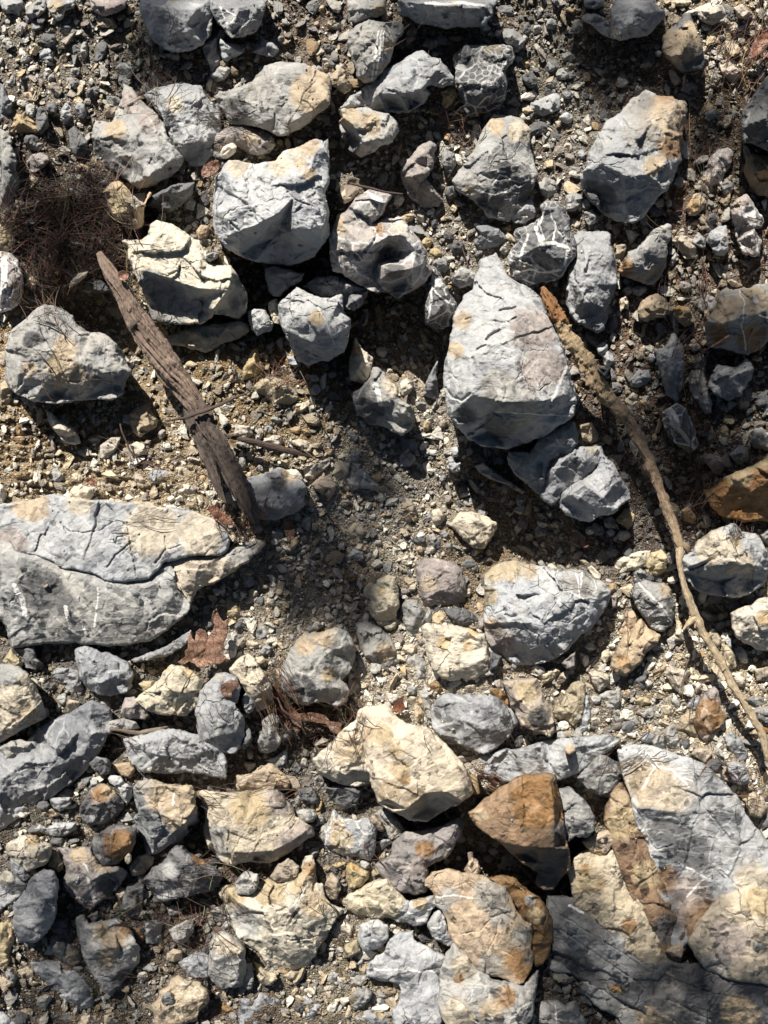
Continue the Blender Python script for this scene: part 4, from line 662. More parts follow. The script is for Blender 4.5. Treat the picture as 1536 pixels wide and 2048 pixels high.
r c 60|340,970 440,955 600,940 700,870 735,910 720,940 640,1010 600,1030 520,1020 400,1035 345,1025|400,975,58 560,970,60 700,910,58 500,1000,44|600,1000,60|long bent cream strip of rock under the tattered cream slab
r b 110|240,1150 280,1070 340,1030 480,1040 620,1040 720,1050 800,1110 870,1160 910,1250 850,1320 790,1410 720,1470 640,1485 560,1470 480,1420 400,1380 310,1340 240,1290 235,1210|330,1080,96 500,1090,104 700,1110,104 830,1200,100 800,1310,94 650,1300,110 500,1230,108 330,1180,100 300,1290,90 480,1360,94 680,1420,80||smooth slate blue rock below the bent cream strip
r g 60|20,780 110,700 200,770 210,900 220,1030 240,1090 235,1160 180,1140 150,1050 100,960 60,880|110,760,56 160,880,60 200,1050,54||thin upright slate plate left of the tattered cream slab
p c 60|75,690,110,90,10|||cream pebble above the thin upright slate plate
p c 50|175,700,70,50,5|||small cream pebble touching the tattered cream slab
p d 50|165,640,60,60,0|||dark pebble at the tattered slab's upper left
p g 60|90,1000,90,80,20|||olive grey chip on the thin upright slate plate
p c 50|95,1080,80,90,10|||tan chip left of the thin slate plate's foot
p c 50|240,850,60,110,-20|||cream sliver between slate plate and tattered slab
r n 60|220,960 260,930 310,950 330,1000 290,1040 240,1010|270,980,56||brown mottled stone left end of the bent cream strip
r t 120|785,940 900,915 1050,910 1080,990 1110,1080 1170,1160 1180,1300 1150,1350 1080,1320 980,1290 930,1280 890,1180 840,1060|850,960,110 1020,950,116 1060,1080,116 1090,1180,116 1140,1250,100 960,1250,106 900,1080,114 1000,1150,118|1000,1030,110;1060,970,60|tan and grey brick shaped rock right of the smooth slate blue rock
r n 80|690,1000 760,980 830,1060 840,1150 790,1120|770,1050,76||brown chip pinched between slate blue rock and brick shaped rock
r w 110|650,130 700,60 800,20 900,10 980,50 1100,60 1200,90 1330,80 1430,90 1500,150 1560,180 1620,240 1600,310 1560,400 1500,480 1420,550 1320,640 1270,700 1180,760 1080,790 980,800 890,800 820,740 760,700 700,670 660,610 645,480 650,380 655,250|720,120,96 850,70,106 1000,110,112 1200,150,116 1400,130,110 1530,230,110 1480,380,112 1250,330,128 1000,300,124 760,300,110 700,500,100 820,600,106 900,480,124 1100,520,124 1300,540,110 1200,640,96 1000,680,90 900,720,60 1060,740,60|760,100,170;900,60,120;700,250,60;760,30,80|rounded white boulder with an ochre shoulder in the lower right middle
r c 50|1060,880 1130,850 1200,820 1230,850 1200,900 1110,955 1080,930|1140,880,50||cream chunk in the shadow below the ochre shouldered boulder
r c 50|1195,950 1230,880 1290,835 1310,860 1270,930 1220,960|1250,890,50||bright cream chip right of the cream chunk in shadow
r o 70|1180,1170 1220,1100 1280,1020 1310,960 1360,930 1415,950 1415,1080 1410,1160 1370,1240 1330,1270 1250,1240 1190,1210|1250,1130,66 1340,1000,70 1380,1060,66 1340,1180,64||ochre stone with a black hole to the right of the brick shaped rock
r w 60|1410,1040 1450,1040 1460,1150 1460,1220 1440,1300 1370,1340 1390,1230 1420,1150|1430,1120,56 1430,1240,54||slim white shard along the right side of the holed ochre stone
r c 60|1450,860 1500,850 1610,910 1600,960 1530,1010 1480,940|1510,890,58 1560,930,56||creased white triangle stone near the holed ochre stone
p t 126|1305,1460,80,80,10|||small tan pebble sitting alone on the low blue grey ledge
p d 60|1100,1370,100,60,10|||navy pebble above the low blue grey ledge
p d 60|910,1390,80,110,15|||dark flat pebble left of the navy pebble
p g 60|1240,1350,90,90,0|||grey brown pebble below the holed ochre stone
p t 44|620,370,80,110,10|||tan pebble at the left side of the ochre shouldered boulder
p c 40|520,250,70,80,10|||cream pebble right of the pink tinged block
p p 70|625,490,60,90,0|||mauve stub at the lower left of the ochre shouldered boulder
p p 44|30,245,90,60,0|||whitish flat pebble left of the pink tinged block
p c 44|100,215,60,60,0|||little cream pebble left of the pink tinged block
r d 90|690,700 780,740 740,830 690,850|730,770,80||dark stone in the gap between tattered slab and ochre shouldered boulder
r p 90|1240,790 1350,700 1340,830 1280,840|1300,770,70||purple slab edge in shade below the ochre shouldered boulder
@ 1136 1120 3.84
r g 90|480,260 510,180 510,100 560,70 590,100 600,160 640,180 740,180 790,240 810,300 820,430 800,480 740,540 700,550 640,520 590,450 540,380 510,310|560,110,76 560,250,84 680,220,84 770,280,84 660,330,92 740,430,84 700,500,66 620,440,76|770,220,70|slate grey wedge rock with one long pale seam left of the branch
r t 80|560,450 620,530 705,580 680,640 600,710 560,790 500,840 440,880 380,870 335,820 340,750 380,680 420,580 480,540 540,470|560,500,70 650,590,76 560,680,80 480,780,78 400,820,74 420,640,70 500,640,82|420,780,50|long cream block pointing down left among the bright gravel
r t 50|385,540 430,480 440,400 500,385 545,430 530,490 470,550 420,570|470,440,50 470,510,48||brown banded stone above the long cream block
r c 44|345,460 380,420 430,420 430,460 400,490|390,450,44||small cream chunk left of the brown banded stone
r c 50|815,620 830,550 850,470 880,560 890,620|855,570,50||white chip under the branch's side spur
r c 46|600,740 640,720 690,770 680,800 610,770|650,755,44||small pale chip below the tip of the long cream block
r t 46|650,870 700,820 750,780 765,810 720,870 690,885|710,840,46||tan finger shaped stone right of the long cream block's shadow
r c 60|735,870 790,810 870,840 940,850 920,910 880,930 910,1000 870,1040 800,970 770,910|800,860,58 880,880,58 850,960,60||pale yellow crusty stone in the bright gravel
r c 50|160,880 200,850 290,870 325,890 300,970 240,1015 190,960|210,890,48 280,920,50||cream folded stone in the gravel right of the holed ochre stone
r d 44|495,960 530,890 600,890 610,950 560,1030 500,1010|550,940,44||grey blocky stone below the long cream block
p d 40|590,870,70,70,0|||small slate pebble above the grey blocky stone
r g 46|245,1030 310,1005 400,1010 410,1080 370,1150 330,1230 290,1180 260,1100|320,1060,46 350,1130,44||brown grey plate in the gravel right of the slim white shard
p g 40|215,1075,90,80,10|||blue grey pebble left of the brown grey plate
p t 44|445,1040,60,80,10|||tan pebble right of the brown grey plate
r o 40|510,1080 560,1050 620,1060 640,1100 560,1120 520,1110|570,1080,40||orange tipped crust in the bright gravel
r c 44|700,1120 790,1110 820,1170 780,1200 720,1180|760,1145,44||cream square chip left of the glittering brown stone
r g 44|790,1060 870,1080 860,1150 830,1160 800,1110|830,1110,44||small grey wedge above the cream square chip
r w 50|915,1130 950,1030 1010,1050 1010,1130 970,1160|960,1090,50||pale grey pointed stone left of the glittering brown stone
r c 50|950,980 990,930 1035,960 1030,1000 980,1030|990,980,50||cream cube beside the branch shadow
r n 90|975,1230 990,1130 1040,1030 1120,970 1160,1010 1170,1150 1210,1200 1200,1260 1130,1330 1070,1400 1020,1360 980,1280|1050,1080,80 1120,1020,84 1130,1150,88 1040,1200,88 1150,1240,80 1070,1330,70||glittering brown rock left of the branch shadow
r t 60|835,1290 870,1200 930,1170 985,1200 970,1280 1010,1340 1020,1380 930,1370 870,1370|900,1230,56 940,1320,60||tan banded stone under the glittering brown rock
r g 60|735,1330 760,1280 810,1260 850,1330 860,1400 880,1440 800,1450 750,1400|800,1320,58 830,1400,56||khaki grey stone left of the tan banded stone
r d 50|410,1290 450,1235 510,1250 510,1310 460,1340 420,1330|460,1280,50||dark rounded pebble in the lower bright gravel
r w 60|555,1370 620,1310 670,1340 650,1400 570,1400|610,1360,58||whitish flat pebble right of the dark rounded pebble
r g 60|645,1390 690,1330 750,1380 750,1430 700,1475 660,1440|700,1400,58||mottled grey pebble touching the whitish flat pebble
r w 60|1200,1350 1250,1310 1330,1380 1380,1490 1370,1540 1290,1540 1220,1430|1260,1370,60 1320,1470,58||long pale stone left of the lowest stretch of the branch
r t 60|1185,660 1220,650 1290,730 1290,820 1230,845 1195,760|1230,720,60 1250,800,54||mauve tan chip right of the branch
r o 50|1080,560 1150,560 1180,610 1160,700 1110,650|1130,620,48||yellow stone behind the branch
r w 50|1205,620 1260,600 1260,690 1230,680|1240,640,46||small grey white block right of the branch
r c 120|1250,410 1300,380 1400,350 1470,300 1560,290 1640,320 1650,640 1536,690 1450,680 1380,640 1290,590 1255,520|1310,420,106 1420,400,114 1520,350,114 1540,480,120 1400,530,112 1320,520,104 1480,620,96 1560,630,90|1500,450,60|cream grey boulder half out of the right edge below the bright cream boulder
r t 60|1430,840 1536,820 1600,850 1600,930 1450,930|1500,870,60||tan block cut by the right edge
r c 50|1270,900 1310,880 1370,910 1350,980 1290,960|1320,930,50||cream pebble between the branch and the right edge block
r g 56|1360,1080 1420,1040 1500,1060 1530,1110 1440,1120|1440,1080,54||pale olive stone right of the lower branch
r g 60|1400,1150 1536,1120 1600,1140 1600,1280 1500,1240 1430,1210|1480,1180,58||blue grey stone at the right edge beside the lower branch
p c 44|405,1355,100,60,-10|||white flat pebble below the dark rounded pebble
p g 44|390,1240,80,60,30|||grey pebble left of the dark rounded pebble
p c 44|210,1240,90,60,0|||white chip below the blue grey pebble
p c 44|290,740,70,110,0|||white pebble left of the long cream block
p g 40|620,1180,110,80,-20|||pale grey pebble in the middle of the bright gravel
p c 36|700,1300,70,40,0|||cream pebble above the mottled grey pebble
p t 44|1440,1320,80,100,40|||orange chip under the branch near the right edge
p d 60|900,1420,90,90,0|||dark burr shaped pebble under the tan banded stone
r c 60|150,60 180,40 250,110 250,150 200,150|200,100,56||round tan stone above the ochre shouldered boulder's right end
r o 60|250,180 360,180 370,230 340,250 280,230|310,205,56||golden flake right of the ochre shouldered boulder
r p 70|310,280 380,270 370,360 330,380|345,320,60||mauve slab foot right of the ochre shouldered boulder
@ 0 1480 3.84
r b 40|-40,640 60,640 120,680 100,760 -40,760|40,690,40||dark blue slab edge in shade at the left edge below the long ledge
r d 50|420,430 510,355 575,400 560,440 460,445|500,400,48||dark stone in shade under the long smooth ledge
p d 66|335,507,100,84,0|||grey disc pebble left of the white brick chip
r w 70|380,460 400,445 540,440 550,490 460,550 410,520|400,465,68 530,460,68 460,500,66||white brick shaped chip below the long smooth ledge
r t 56|255,580 300,540 400,530 465,580 380,600 300,612|340,560,56||cream orange curved stone under the grey disc pebble
r w 70|265,685 310,650 360,680 430,635 580,635 590,680 540,710 480,740 380,735 320,710|300,680,64 440,670,70 550,665,68||twisted white stone between long smooth ledge and knobbly yellow white stone
r d 56|370,760 480,740 520,780 470,820 390,800|440,770,54||dark stone under the twisted white stone
r d 90|685,180 740,125 820,140 855,180 840,260 770,275 720,230|750,170,88 810,200,80||small charcoal stone with white flecks right of the long smooth ledge
r w 100|830,300 850,275 930,280 960,330 1015,360 1015,430 975,500 930,440 900,370 850,330|880,310,98 970,390,98||white two lobed stone between dark rust headed rock and grey arrowhead rock
r t 70|850,190 1000,170 1040,230 1000,300 930,270|940,220,66||crumbly brown clod above the white two lobed stone
r w 60|690,310 740,300 780,330 700,360|730,325,56||tiny white chip over the dark rust headed rock
r n 96|610,570 640,480 690,390 760,340 830,345 880,400 920,440 960,500 910,570 860,610 780,640 700,650 640,630|700,430,90 800,390,92 850,470,96 720,500,94 820,520,86 740,580,70|700,620,80;820,590,80|rust headed dark rock with a blue lower face in the lower left
r g 70|905,610 980,550 1045,630 940,630|980,600,66||brown grey wedge under the rust headed dark rock
r b 150|1025,370 1060,320 1170,305 1300,345 1465,350 1505,400 1500,500 1530,620 1440,700 1390,760 1320,800 1250,850 1180,885 1120,880 1105,780 1060,700 1040,600 1070,560 1030,450|1080,370,136 1200,350,140 1440,390,150 1470,450,146 1420,640,148 1330,610,140 1180,540,134 1110,450,134 1150,700,110 1300,740,100 1450,680,60 1160,830,90|1250,400,200;1400,450,180|grey arrowhead rock with a tan upper face in the lower left
r t 40|630,680 690,690 730,740 700,770 620,760|670,730,38||tan crumb pile stone above the mauve wedge
r d 40|610,790 680,790 680,830 630,830|650,810,40||dark crumb beside the tan crumb pile stone
r n 140|705,780 760,720 850,665 960,660 1050,680 1040,740 1020,840 980,880 900,950 790,970 750,920 720,880|780,740,120 880,700,130 1000,720,136 950,820,140 840,880,126 760,850,110|780,760,0|brown striped rock with a white glint left of the grey arrowhead rock
r c 130|45,830 60,790 170,735 270,735 330,780 390,810 395,880 340,960 270,980 210,1010 170,970 100,910 50,880|120,790,118 240,760,126 340,830,128 280,900,124 160,860,120|250,770,60|knobbly yellow and white stone at the left edge of the lower part
r o 90|370,970 400,850 460,880 490,930 485,990 450,1015 390,995|430,920,88||sandy orange stone touching the knobbly yellow white stone
r b 90|80,910 150,920 200,1000 240,1040 190,1085 120,1050 90,1000|140,970,86 190,1040,80||blue grey slab under the knobbly yellow white stone
r b 90|-40,1080 50,1000 100,1030 200,1110 160,1190 80,1250 0,1310 -40,1310|60,1080,90 120,1100,86 40,1170,60|40,1060,60|dark stone with a white edge at the left border
p c 50|55,1325,70,50,0|||white chip at the left border beneath the dark white edged stone
r b 130|105,1270 190,1160 250,1060 340,990 420,1010 440,1060 440,1250 430,1340 370,1460 300,1536 250,1560 150,1550 110,1440|280,1070,126 400,1040,126 400,1200,130 340,1380,126 220,1440,120 180,1280,124 300,1250,134|360,1010,10|tall slate blue rock with a chalky tip near the left border
r t 60|-40,1420 60,1400 110,1420 110,1536 90,1600 -40,1600|50,1480,56||tan rock at the left border beside the tall slate blue rock
r p 116|440,830 560,840 700,820 720,900 790,980 900,950 940,980 980,1010 960,1060 900,1130 840,1200 740,1260 700,1310 640,1280 540,1180 490,1110 510,1020 490,900|560,900,110 700,900,114 640,1050,110 800,1020,116 900,1010,112 700,1080,106 850,1100,80 560,1080,104 640,1200,90 720,1200,80||mauve wedge rock with white joints below the brown striped rock
r t 90|990,980 1050,900 1130,870 1180,900 1170,960 1110,1030 1020,1040|1080,930,88 1110,980,80||khaki grey stone under the tip of the grey arrowhead rock
p c 130|985,910,60,90,10|||cream pebble left of the khaki grey stone
r t 70|885,1180 930,1120 975,1160 960,1220 920,1230|930,1170,66||orange tan stone right of the mauve wedge
r d 80|930,1290 980,1100 1060,1090 1110,1110 1100,1270 1060,1380 980,1360|1030,1150,78 1030,1280,76||streaky dark plate between mauve wedge and white banded rock
r pv 130|1100,1075 1190,980 1280,930 1300,860 1360,815 1400,820 1480,880 1580,930 1660,990 1710,1040 1690,1090 1620,1150 1560,1170 1450,1200 1240,1230 1190,1200|1180,1060,114 1330,880,120 1400,870,124 1350,950,126 1500,960,130 1620,1040,120 1480,1080,118 1280,1080,116 1300,1170,90 1500,1160,90|1450,900,90;1550,950,70|white banded dark rock with a reddish crown in the lower left
r g 60|1280,1290 1330,1260 1400,1300 1400,1340 1300,1350|1340,1300,58||grey stone under the white banded dark rock
r b 70|1115,1450 1110,1400 1190,1380 1250,1400 1240,1480 1260,1560 1130,1560|1180,1440,68||bluish white block below the streaky dark plate
r n 60|980,1500 1060,1440 1110,1480 1110,1560 1000,1560|1050,1500,56||brown lump left of the bluish white block
r d 66|665,1360 750,1310 760,1360 700,1430 670,1400|710,1360,62||black stone above the rust marked brown rock
r d 66|860,1350 920,1315 940,1380 880,1410|900,1360,62||dark stone right of the black stone
r c 50|740,1290 800,1260 820,1300 780,1320|780,1290,48||cream chip under the mauve wedge
r t 50|855,1300 900,1235 930,1250 930,1300 890,1320|900,1270,48||peach chip under the orange tan stone
r n 110|590,1370 640,1350 680,1420 760,1400 860,1380 960,1400 990,1450 1050,1540 1080,1600 1060,1700 1000,1790 920,1880 840,1945 800,1940 760,1850 690,1760 640,1650 600,1500|660,1440,100 760,1450,104 880,1430,108 1000,1560,104 850,1600,110 720,1600,102 900,1780,90 830,1860,70|780,1440,80;850,1430,60|rust marked brown grey rock pointing down near the lower left
r d 70|400,1380 500,1370 560,1480 600,1560 500,1600 420,1500|480,1450,68||dark olive rock left of the rust marked brown rock
r c 40|530,810 570,790 600,800 560,840|565,815,44||yellow chip above the mauve wedge
@ 400 1480 3.84
r w 70|495,155 580,130 640,80 670,90 665,180 620,205 570,190|630,140,68||white crusty stone above the large tan slab
r t 100|280,270 400,265 470,200 540,180 600,220 660,280 690,330 680,380 560,390 450,390 290,390|350,320,92 540,230,90 600,320,92||tan shelf stone along the top edge of the large tan slab
r t 126|30,700 40,540 20,460 0,395 120,405 250,410 400,385 560,385 640,420 700,500 740,580 850,670 860,720 800,780 700,850 600,920 540,940 400,930 250,960 160,930 120,880 60,820|100,440,110 300,450,118 550,430,116 680,560,116 820,690,116 700,780,120 560,850,124 400,865,126 250,860,124 170,700,120 80,560,106 350,620,124 560,650,122 90,780,80 230,910,80 420,900,80 620,900,80|200,800,0;400,550,90;600,450,60|large tan slab with a white left face and black underside at the lower middle
r d 90|735,370 860,365 915,440 920,480 880,495 780,460|820,400,88 890,460,84||grey wedge stone right of the large tan slab
r g 100|700,550 780,535 870,535 900,590 860,630 790,635|780,570,98 860,580,94||greenish pebble with pale rim at the right end of the large tan slab
p g 76|925,610,80,80,0|||mauve pebble right of the greenish pebble
p d 50|740,215,80,90,0|||slate pebble in the grit under the needle bundle
p g 56|905,320,80,90,20|||grey square pebble left of the khaki fan shaped rock
p o 70|915,500,60,110,10|||tan splinter standing right of the grey wedge stone
r c 150|870,150 930,100 1030,0 1070,-50 1160,-130 1210,-160 1240,-40 1250,30 1300,180 1330,270 1310,320 1230,350 1130,355 1050,320 980,300 910,260|950,150,130 1080,60,140 1180,-60,146 1240,100,148 1280,240,136 1150,220,134 1050,240,130 1200,310,100 1100,310,110||khaki fan shaped rock left of the bright orange and white boulder
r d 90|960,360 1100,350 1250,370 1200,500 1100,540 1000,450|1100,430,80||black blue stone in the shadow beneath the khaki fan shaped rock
r wv 100|950,710 990,620 1030,545 1110,600 1200,620 1290,605 1345,660 1355,720 1350,830 1300,925 1220,890 1100,890 1010,850 960,800|1030,620,92 1150,680,96 1290,660,98 1280,780,96 1250,850,90 1100,830,90 1010,770,86|1080,780,100;1050,650,60|blue and cream mottled block in the lower middle
r g 80|1340,570 1400,520 1470,550 1530,630 1580,680 1540,740 1470,770 1400,720 1390,650|1400,580,76 1480,620,78 1480,710,74||grey green scored stone right of the blue cream mottled block
p t 96|1360,640,70,160,-35|||slim brown pebble lying on the grey green scored stone
r w 66|1365,780 1440,750 1490,790 1440,810 1390,850|1420,785,64||white chip below the grey green scored stone
r o 76|1005,960 1060,935 1120,940 1115,980 1050,990|1070,960,74||small golden chip under the blue cream mottled block
r o 86|1125,960 1160,940 1300,1010 1295,1060 1240,1130 1150,1140 1125,1080|1170,1000,84 1250,1040,84 1190,1100,80|1180,960,60|yellow edged striped block above the white cliff shaped stone
p g 80|1265,960,90,60,30|||grey oval pebble above the yellow edged striped block
r c 90|1065,1215 1180,1170 1250,1130 1350,1080 1440,1060 1480,1100 1540,1180 1600,1260 1660,1300 1640,1350 1540,1350 1440,1365 1330,1370 1200,1330 1130,1300|1150,1220,80 1300,1150,86 1430,1100,88 1520,1220,88 1400,1290,84 1250,1280,80 1560,1300,84||bright cream ridge stone in the lower middle
r t 116|540,1050 600,960 680,905 760,970 750,1040 710,1085 600,1095|620,1010,112 700,990,114||pinkish crusty stone below the large tan slab
r g 130|275,1100 310,1040 350,1005 445,1030 450,1080 430,1160 380,1190 290,1185|330,1060,130 410,1080,128 380,1150,124||flat green grey cube stone sitting on the big orange creased rock
r t 96|945,1140 980,1060 1010,1020 1060,1070 1085,1130 1050,1220 1010,1230 965,1190|1000,1080,94 1030,1150,92||pale brown upright stone between creased rock and cream ridge stone
r c 120|145,1170 200,1110 270,1120 300,1190 400,1180 450,1100 530,1075 600,1110 700,1090 760,1020 820,900 860,880 890,960 900,1100 940,1110 960,1200 1030,1290 1060,1360 1020,1420 960,1500 900,1600 860,1690 820,1740 740,1760 640,1760 560,1740 500,1690 450,1630 380,1590 300,1520 250,1430 200,1300|220,1170,104 300,1250,112 440,1320,116 490,1390,118 500,1500,106 380,1480,80 250,1300,80 560,1180,110 760,1130,112 850,1000,106 700,1300,120 900,1250,116 980,1350,108 800,1450,120 650,1550,116 850,1620,90 700,1680,90 560,1650,80|300,1200,100;450,1330,90;850,980,110;550,1150,150;750,1330,120|big orange cream creased rock at the lower middle
r w 110|1215,1430 1260,1400 1370,1375 1440,1430 1450,1460 1440,1540 1380,1600 1260,1620 1215,1560|1270,1450,104 1380,1430,106 1400,1520,100 1290,1550,90||white knuckle shaped stone below the cream ridge stone
r c 70|1020,1420 1100,1380 1180,1440 1150,1520 1080,1600 960,1540|1080,1460,70 1060,1530,66||sandy stone in the gap left of the white knuckle shaped stone
r g 60|80,1320 130,1280 200,1310 240,1360 180,1400 120,1380|160,1330,60||olive stone left of the big orange creased rock
r g 60|160,1440 200,1390 250,1400 240,1460 190,1480|205,1430,60||small brown grey stone below the olive stone
@ 800 1480 3.84
r c 190|-310,-220 -250,-260 -110,-270 0,-160 100,-120 210,-100 330,20 440,130 500,200 540,310 555,400 480,470 330,550 200,620 80,600 -60,550 -170,480 -200,380 -260,200 -300,0 -330,-130|-240,-180,150 -100,-180,164 100,-60,178 300,60,184 430,200,190 510,360,186 350,395,190 190,410,184 60,530,172 -100,450,164 -180,250,158 -240,50,156 50,200,180 -60,0,172 300,480,120 200,540,110 -50,510,130|-60,150,200;-100,300,180;30,230,90;-250,-180,110|bright white boulder with orange stains at the lower middle
r p 110|-190,960 -60,880 -50,790 40,700 150,710 280,680 380,640 460,600 490,620 480,690 430,790 350,910 250,940 200,970 200,1080 190,1160 120,1185 0,1160 -50,1130 -130,1060|-80,930,100 40,760,104 200,740,106 420,650,106 400,730,100 250,850,104 100,960,106 100,1100,98 -20,1060,96||mauve boomerang shaped slab with a pale rim in the lower middle
r n 210|530,560 640,470 760,370 870,310 950,270 1150,255 1190,280 1210,400 1240,500 1260,640 1280,760 1300,830 1300,980 1240,1060 1180,1150 1100,1150 1050,1100 1060,1020 950,940 860,870 760,780 600,680|600,560,180 760,440,194 960,320,200 1150,300,206 1180,500,210 1190,700,210 1180,830,190 960,820,200 760,720,190 900,600,200 1230,600,160 1240,800,150 1100,950,120 1220,960,110 1120,1080,80 960,890,130|1240,500,0;1240,700,0;1180,900,0;1120,1060,0|rust brown boulder with a flat triangular top near the bottom
r g 150|1200,380 1300,370 1400,450 1460,520 1495,600 1490,700 1430,745 1350,740 1290,780 1250,660 1220,500|1270,430,146 1400,500,140 1460,620,136 1340,650,144 1290,560,146||olive grey flake standing right of the rust brown boulder
r t 100|1395,780 1450,740 1540,700 1600,690 1650,720 1640,800 1590,870 1540,900 1470,870|1460,780,94 1570,730,98 1580,820,90|1520,870,30|cream topped stone right of the olive grey flake
r g 110|1360,290 1450,200 1536,110 1600,130 1690,250 1680,300 1620,400 1536,430 1440,370|1430,290,90 1530,180,108 1620,240,104 1560,330,96||striped dark grey stone left of the pale bedrock slab
r b 70|570,200 640,100 850,60 870,160 760,200 720,300 640,280|700,150,68 780,120,66||dark flat plate left end of the low blue grey ledge
r c 100|530,230 570,215 600,270 590,320 550,310|560,260,98||stub of pale broken wood coloured stone beside the orange stained boulder
r t 84|490,1000 550,900 600,920 620,1000 600,1045 520,1030|560,970,80||tan wedge above the olive striped tilting slab
r t 100|190,1080 250,1010 370,990 480,1020 640,1040 720,1090 800,1130 860,1230 900,1320 960,1390 1010,1410 1010,1540 1000,1600 1030,1680 1020,1750 960,1860 900,1880 800,1840 620,1790 560,1750 500,1640 430,1560 370,1480 360,1390 320,1310 280,1280 260,1180 200,1120|260,1070,96 450,1070,108 650,1110,112 780,1200,116 880,1350,118 980,1450,116 960,1620,114 880,1780,100 650,1680,104 480,1500,106 380,1350,104 330,1220,100 600,1350,116 750,1500,118|500,1100,0;700,1180,0;450,1260,50|olive grey tilting slab with fine cracks near the bottom
r o 110|680,1060 780,1040 880,1060 950,1130 1060,1200 1130,1290 1170,1360 1170,1536 1150,1620 1100,1720 1040,1740 1010,1640 1010,1420 940,1370 890,1280 840,1180 760,1110|840,1100,104 960,1220,106 1060,1350,108 1100,1500,106 1060,1650,90 1000,1330,110|900,1150,300;1050,1400,300|amber brown flank behind the olive grey tilting slab
r w 100|-90,1350 -60,1330 30,1300 50,1250 180,1210 260,1190 280,1260 240,1310 200,1410 110,1430 50,1390 -20,1400|120,1280,94 200,1250,96 150,1360,80 60,1340,84|150,1240,70|white stone with an orange shoulder left of the olive tilting slab
r w 110|210,1420 240,1350 300,1305 340,1360 360,1450 440,1560 420,1600 330,1560 250,1510|270,1400,108 330,1480,104||white knob stone tucked under the olive tilting slab's left side
p w 90|30,1290,110,140,0|||small rounded white stone at the right tip of the cream ridge stone
@ 0 0 1
r w 118|1236,1500 1260,1490 1300,1492 1340,1505 1380,1518 1410,1530 1440,1560 1470,1590 1500,1640 1530,1680 1600,1720 1600,1780 1536,1780 1500,1800 1460,1790 1420,1830 1390,1870 1360,1900 1340,1890 1350,1830 1310,1780 1300,1720 1290,1680 1270,1640 1262,1600 1250,1560|1260,1510,110 1330,1520,112 1400,1550,110 1460,1620,106 1520,1700,100 1400,1620,112 1350,1625,118 1275,1615,114 1300,1640,92 1370,1650,96 1420,1690,98 1470,1740,94 1350,1720,84 1320,1700,90 1400,1760,86 1370,1830,84 1440,1780,90 1550,1740,92|1340,1600,40;1400,1800,50|pale bedrock slab crossed by a white x shaped vein at the lower right
r n 104|1206,1640 1218,1600 1236,1560 1262,1590 1282,1640 1304,1690 1318,1750 1340,1790 1366,1850 1372,1900 1352,1945 1322,1930 1300,1868 1268,1808 1244,1752 1226,1700|1240,1620,96 1260,1680,98 1280,1750,94 1320,1840,90 1300,1790,84|1250,1650,60;1300,1800,60|narrow rust streaked bedrock strip beside the pale bedrock slab
r t 96|1134,1740 1156,1706 1190,1694 1234,1696 1256,1750 1282,1800 1310,1860 1336,1920 1350,1955 1300,1935 1250,1900 1200,1850 1150,1810|1165,1740,88 1220,1760,90 1260,1830,88 1200,1800,86 1300,1900,80|1170,1760,50;1230,1850,50|pinkish orange bedrock block with brown blotches near the bottom right
r b 90|1095,1790 1150,1796 1200,1826 1250,1850 1300,1885 1350,1925 1400,1925 1460,1935 1536,1945 1600,1960 1600,2110 1400,2110 1330,2050 1260,2010 1180,1970 1110,1920 1095,1860|1130,1830,80 1200,1880,84 1300,1950,84 1400,2000,80 1500,2020,80 1200,1940,66 1300,2000,66 1400,2060,60||dark blue striated ledge along the bottom right
r t 120|1376,1885 1400,1840 1440,1790 1500,1772 1536,1780 1600,1790 1600,1975 1536,1970 1480,1962 1410,1940|1430,1860,110 1490,1810,114 1560,1840,116 1500,1900,104|1460,1820,70;1520,1800,60|orange grey bedrock hump at the right edge near the bottom
@ 1136 1480 3.84
r t 96|945,110 980,60 1060,50 1110,100 1090,140 1050,180|1020,90,94||flat tan pebble on the upper part of the pale bedrock slab
r d 96|1045,200 1080,150 1160,140 1190,190 1150,250 1080,240|1110,180,94||dark bowl shaped stone right of the flat tan pebble on bedrock
r c 94|1040,260 1100,250 1170,260 1170,290 1080,310|1100,275,92||pale pebble under the dark bowl shaped stone
r w 96|1215,180 1280,165 1360,190 1385,260 1390,330 1320,350 1260,310 1230,240|1270,210,94 1340,270,92||pale striped brick stone on the right part of the bedrock
r d 100|80,290 170,200 290,120 350,160 390,180 410,270 400,340 320,440 240,420 170,370 110,330|200,230,94 300,170,98 370,250,96 310,350,90 200,330,86||dark glossy fluted stone overhanging the rusty bedrock strip
r g 70|400,340 440,300 470,320 480,450 430,420|440,370,68||grey chip between dark fluted stone and pale bedrock slab
r t 80|1360,460 1420,400 1500,440 1536,520 1480,600 1400,580|1440,500,76||brown crumbly rock at the right edge of the bedrock slab
r g 60|380,60 480,20 560,20 520,70 420,100|460,50,60||pale plate on the top edge of the pale bedrock slab
r g 90|660,740 710,690 790,680 780,720 700,765|730,710,100||loose grey chip sitting in a hollow of the bedrock slab
@ 0 1748 3.84
r d 80|390,480 430,460 520,530 600,570 660,610 620,670 570,710 500,680 430,630 395,570|440,520,76 560,620,80|560,640,60|olive brown dark stone with a pale rim below the tall slate blue rock
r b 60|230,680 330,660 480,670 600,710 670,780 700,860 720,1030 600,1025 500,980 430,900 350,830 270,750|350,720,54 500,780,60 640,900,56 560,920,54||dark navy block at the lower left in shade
r o 46|130,740 210,710 280,740 270,800 180,810|200,760,44||yellow mossy clod at the lower left
r d 40|400,1040 480,1060 620,1100 610,1200 480,1200 420,1120|500,1110,40||dark slate plate cut by the bottom edge
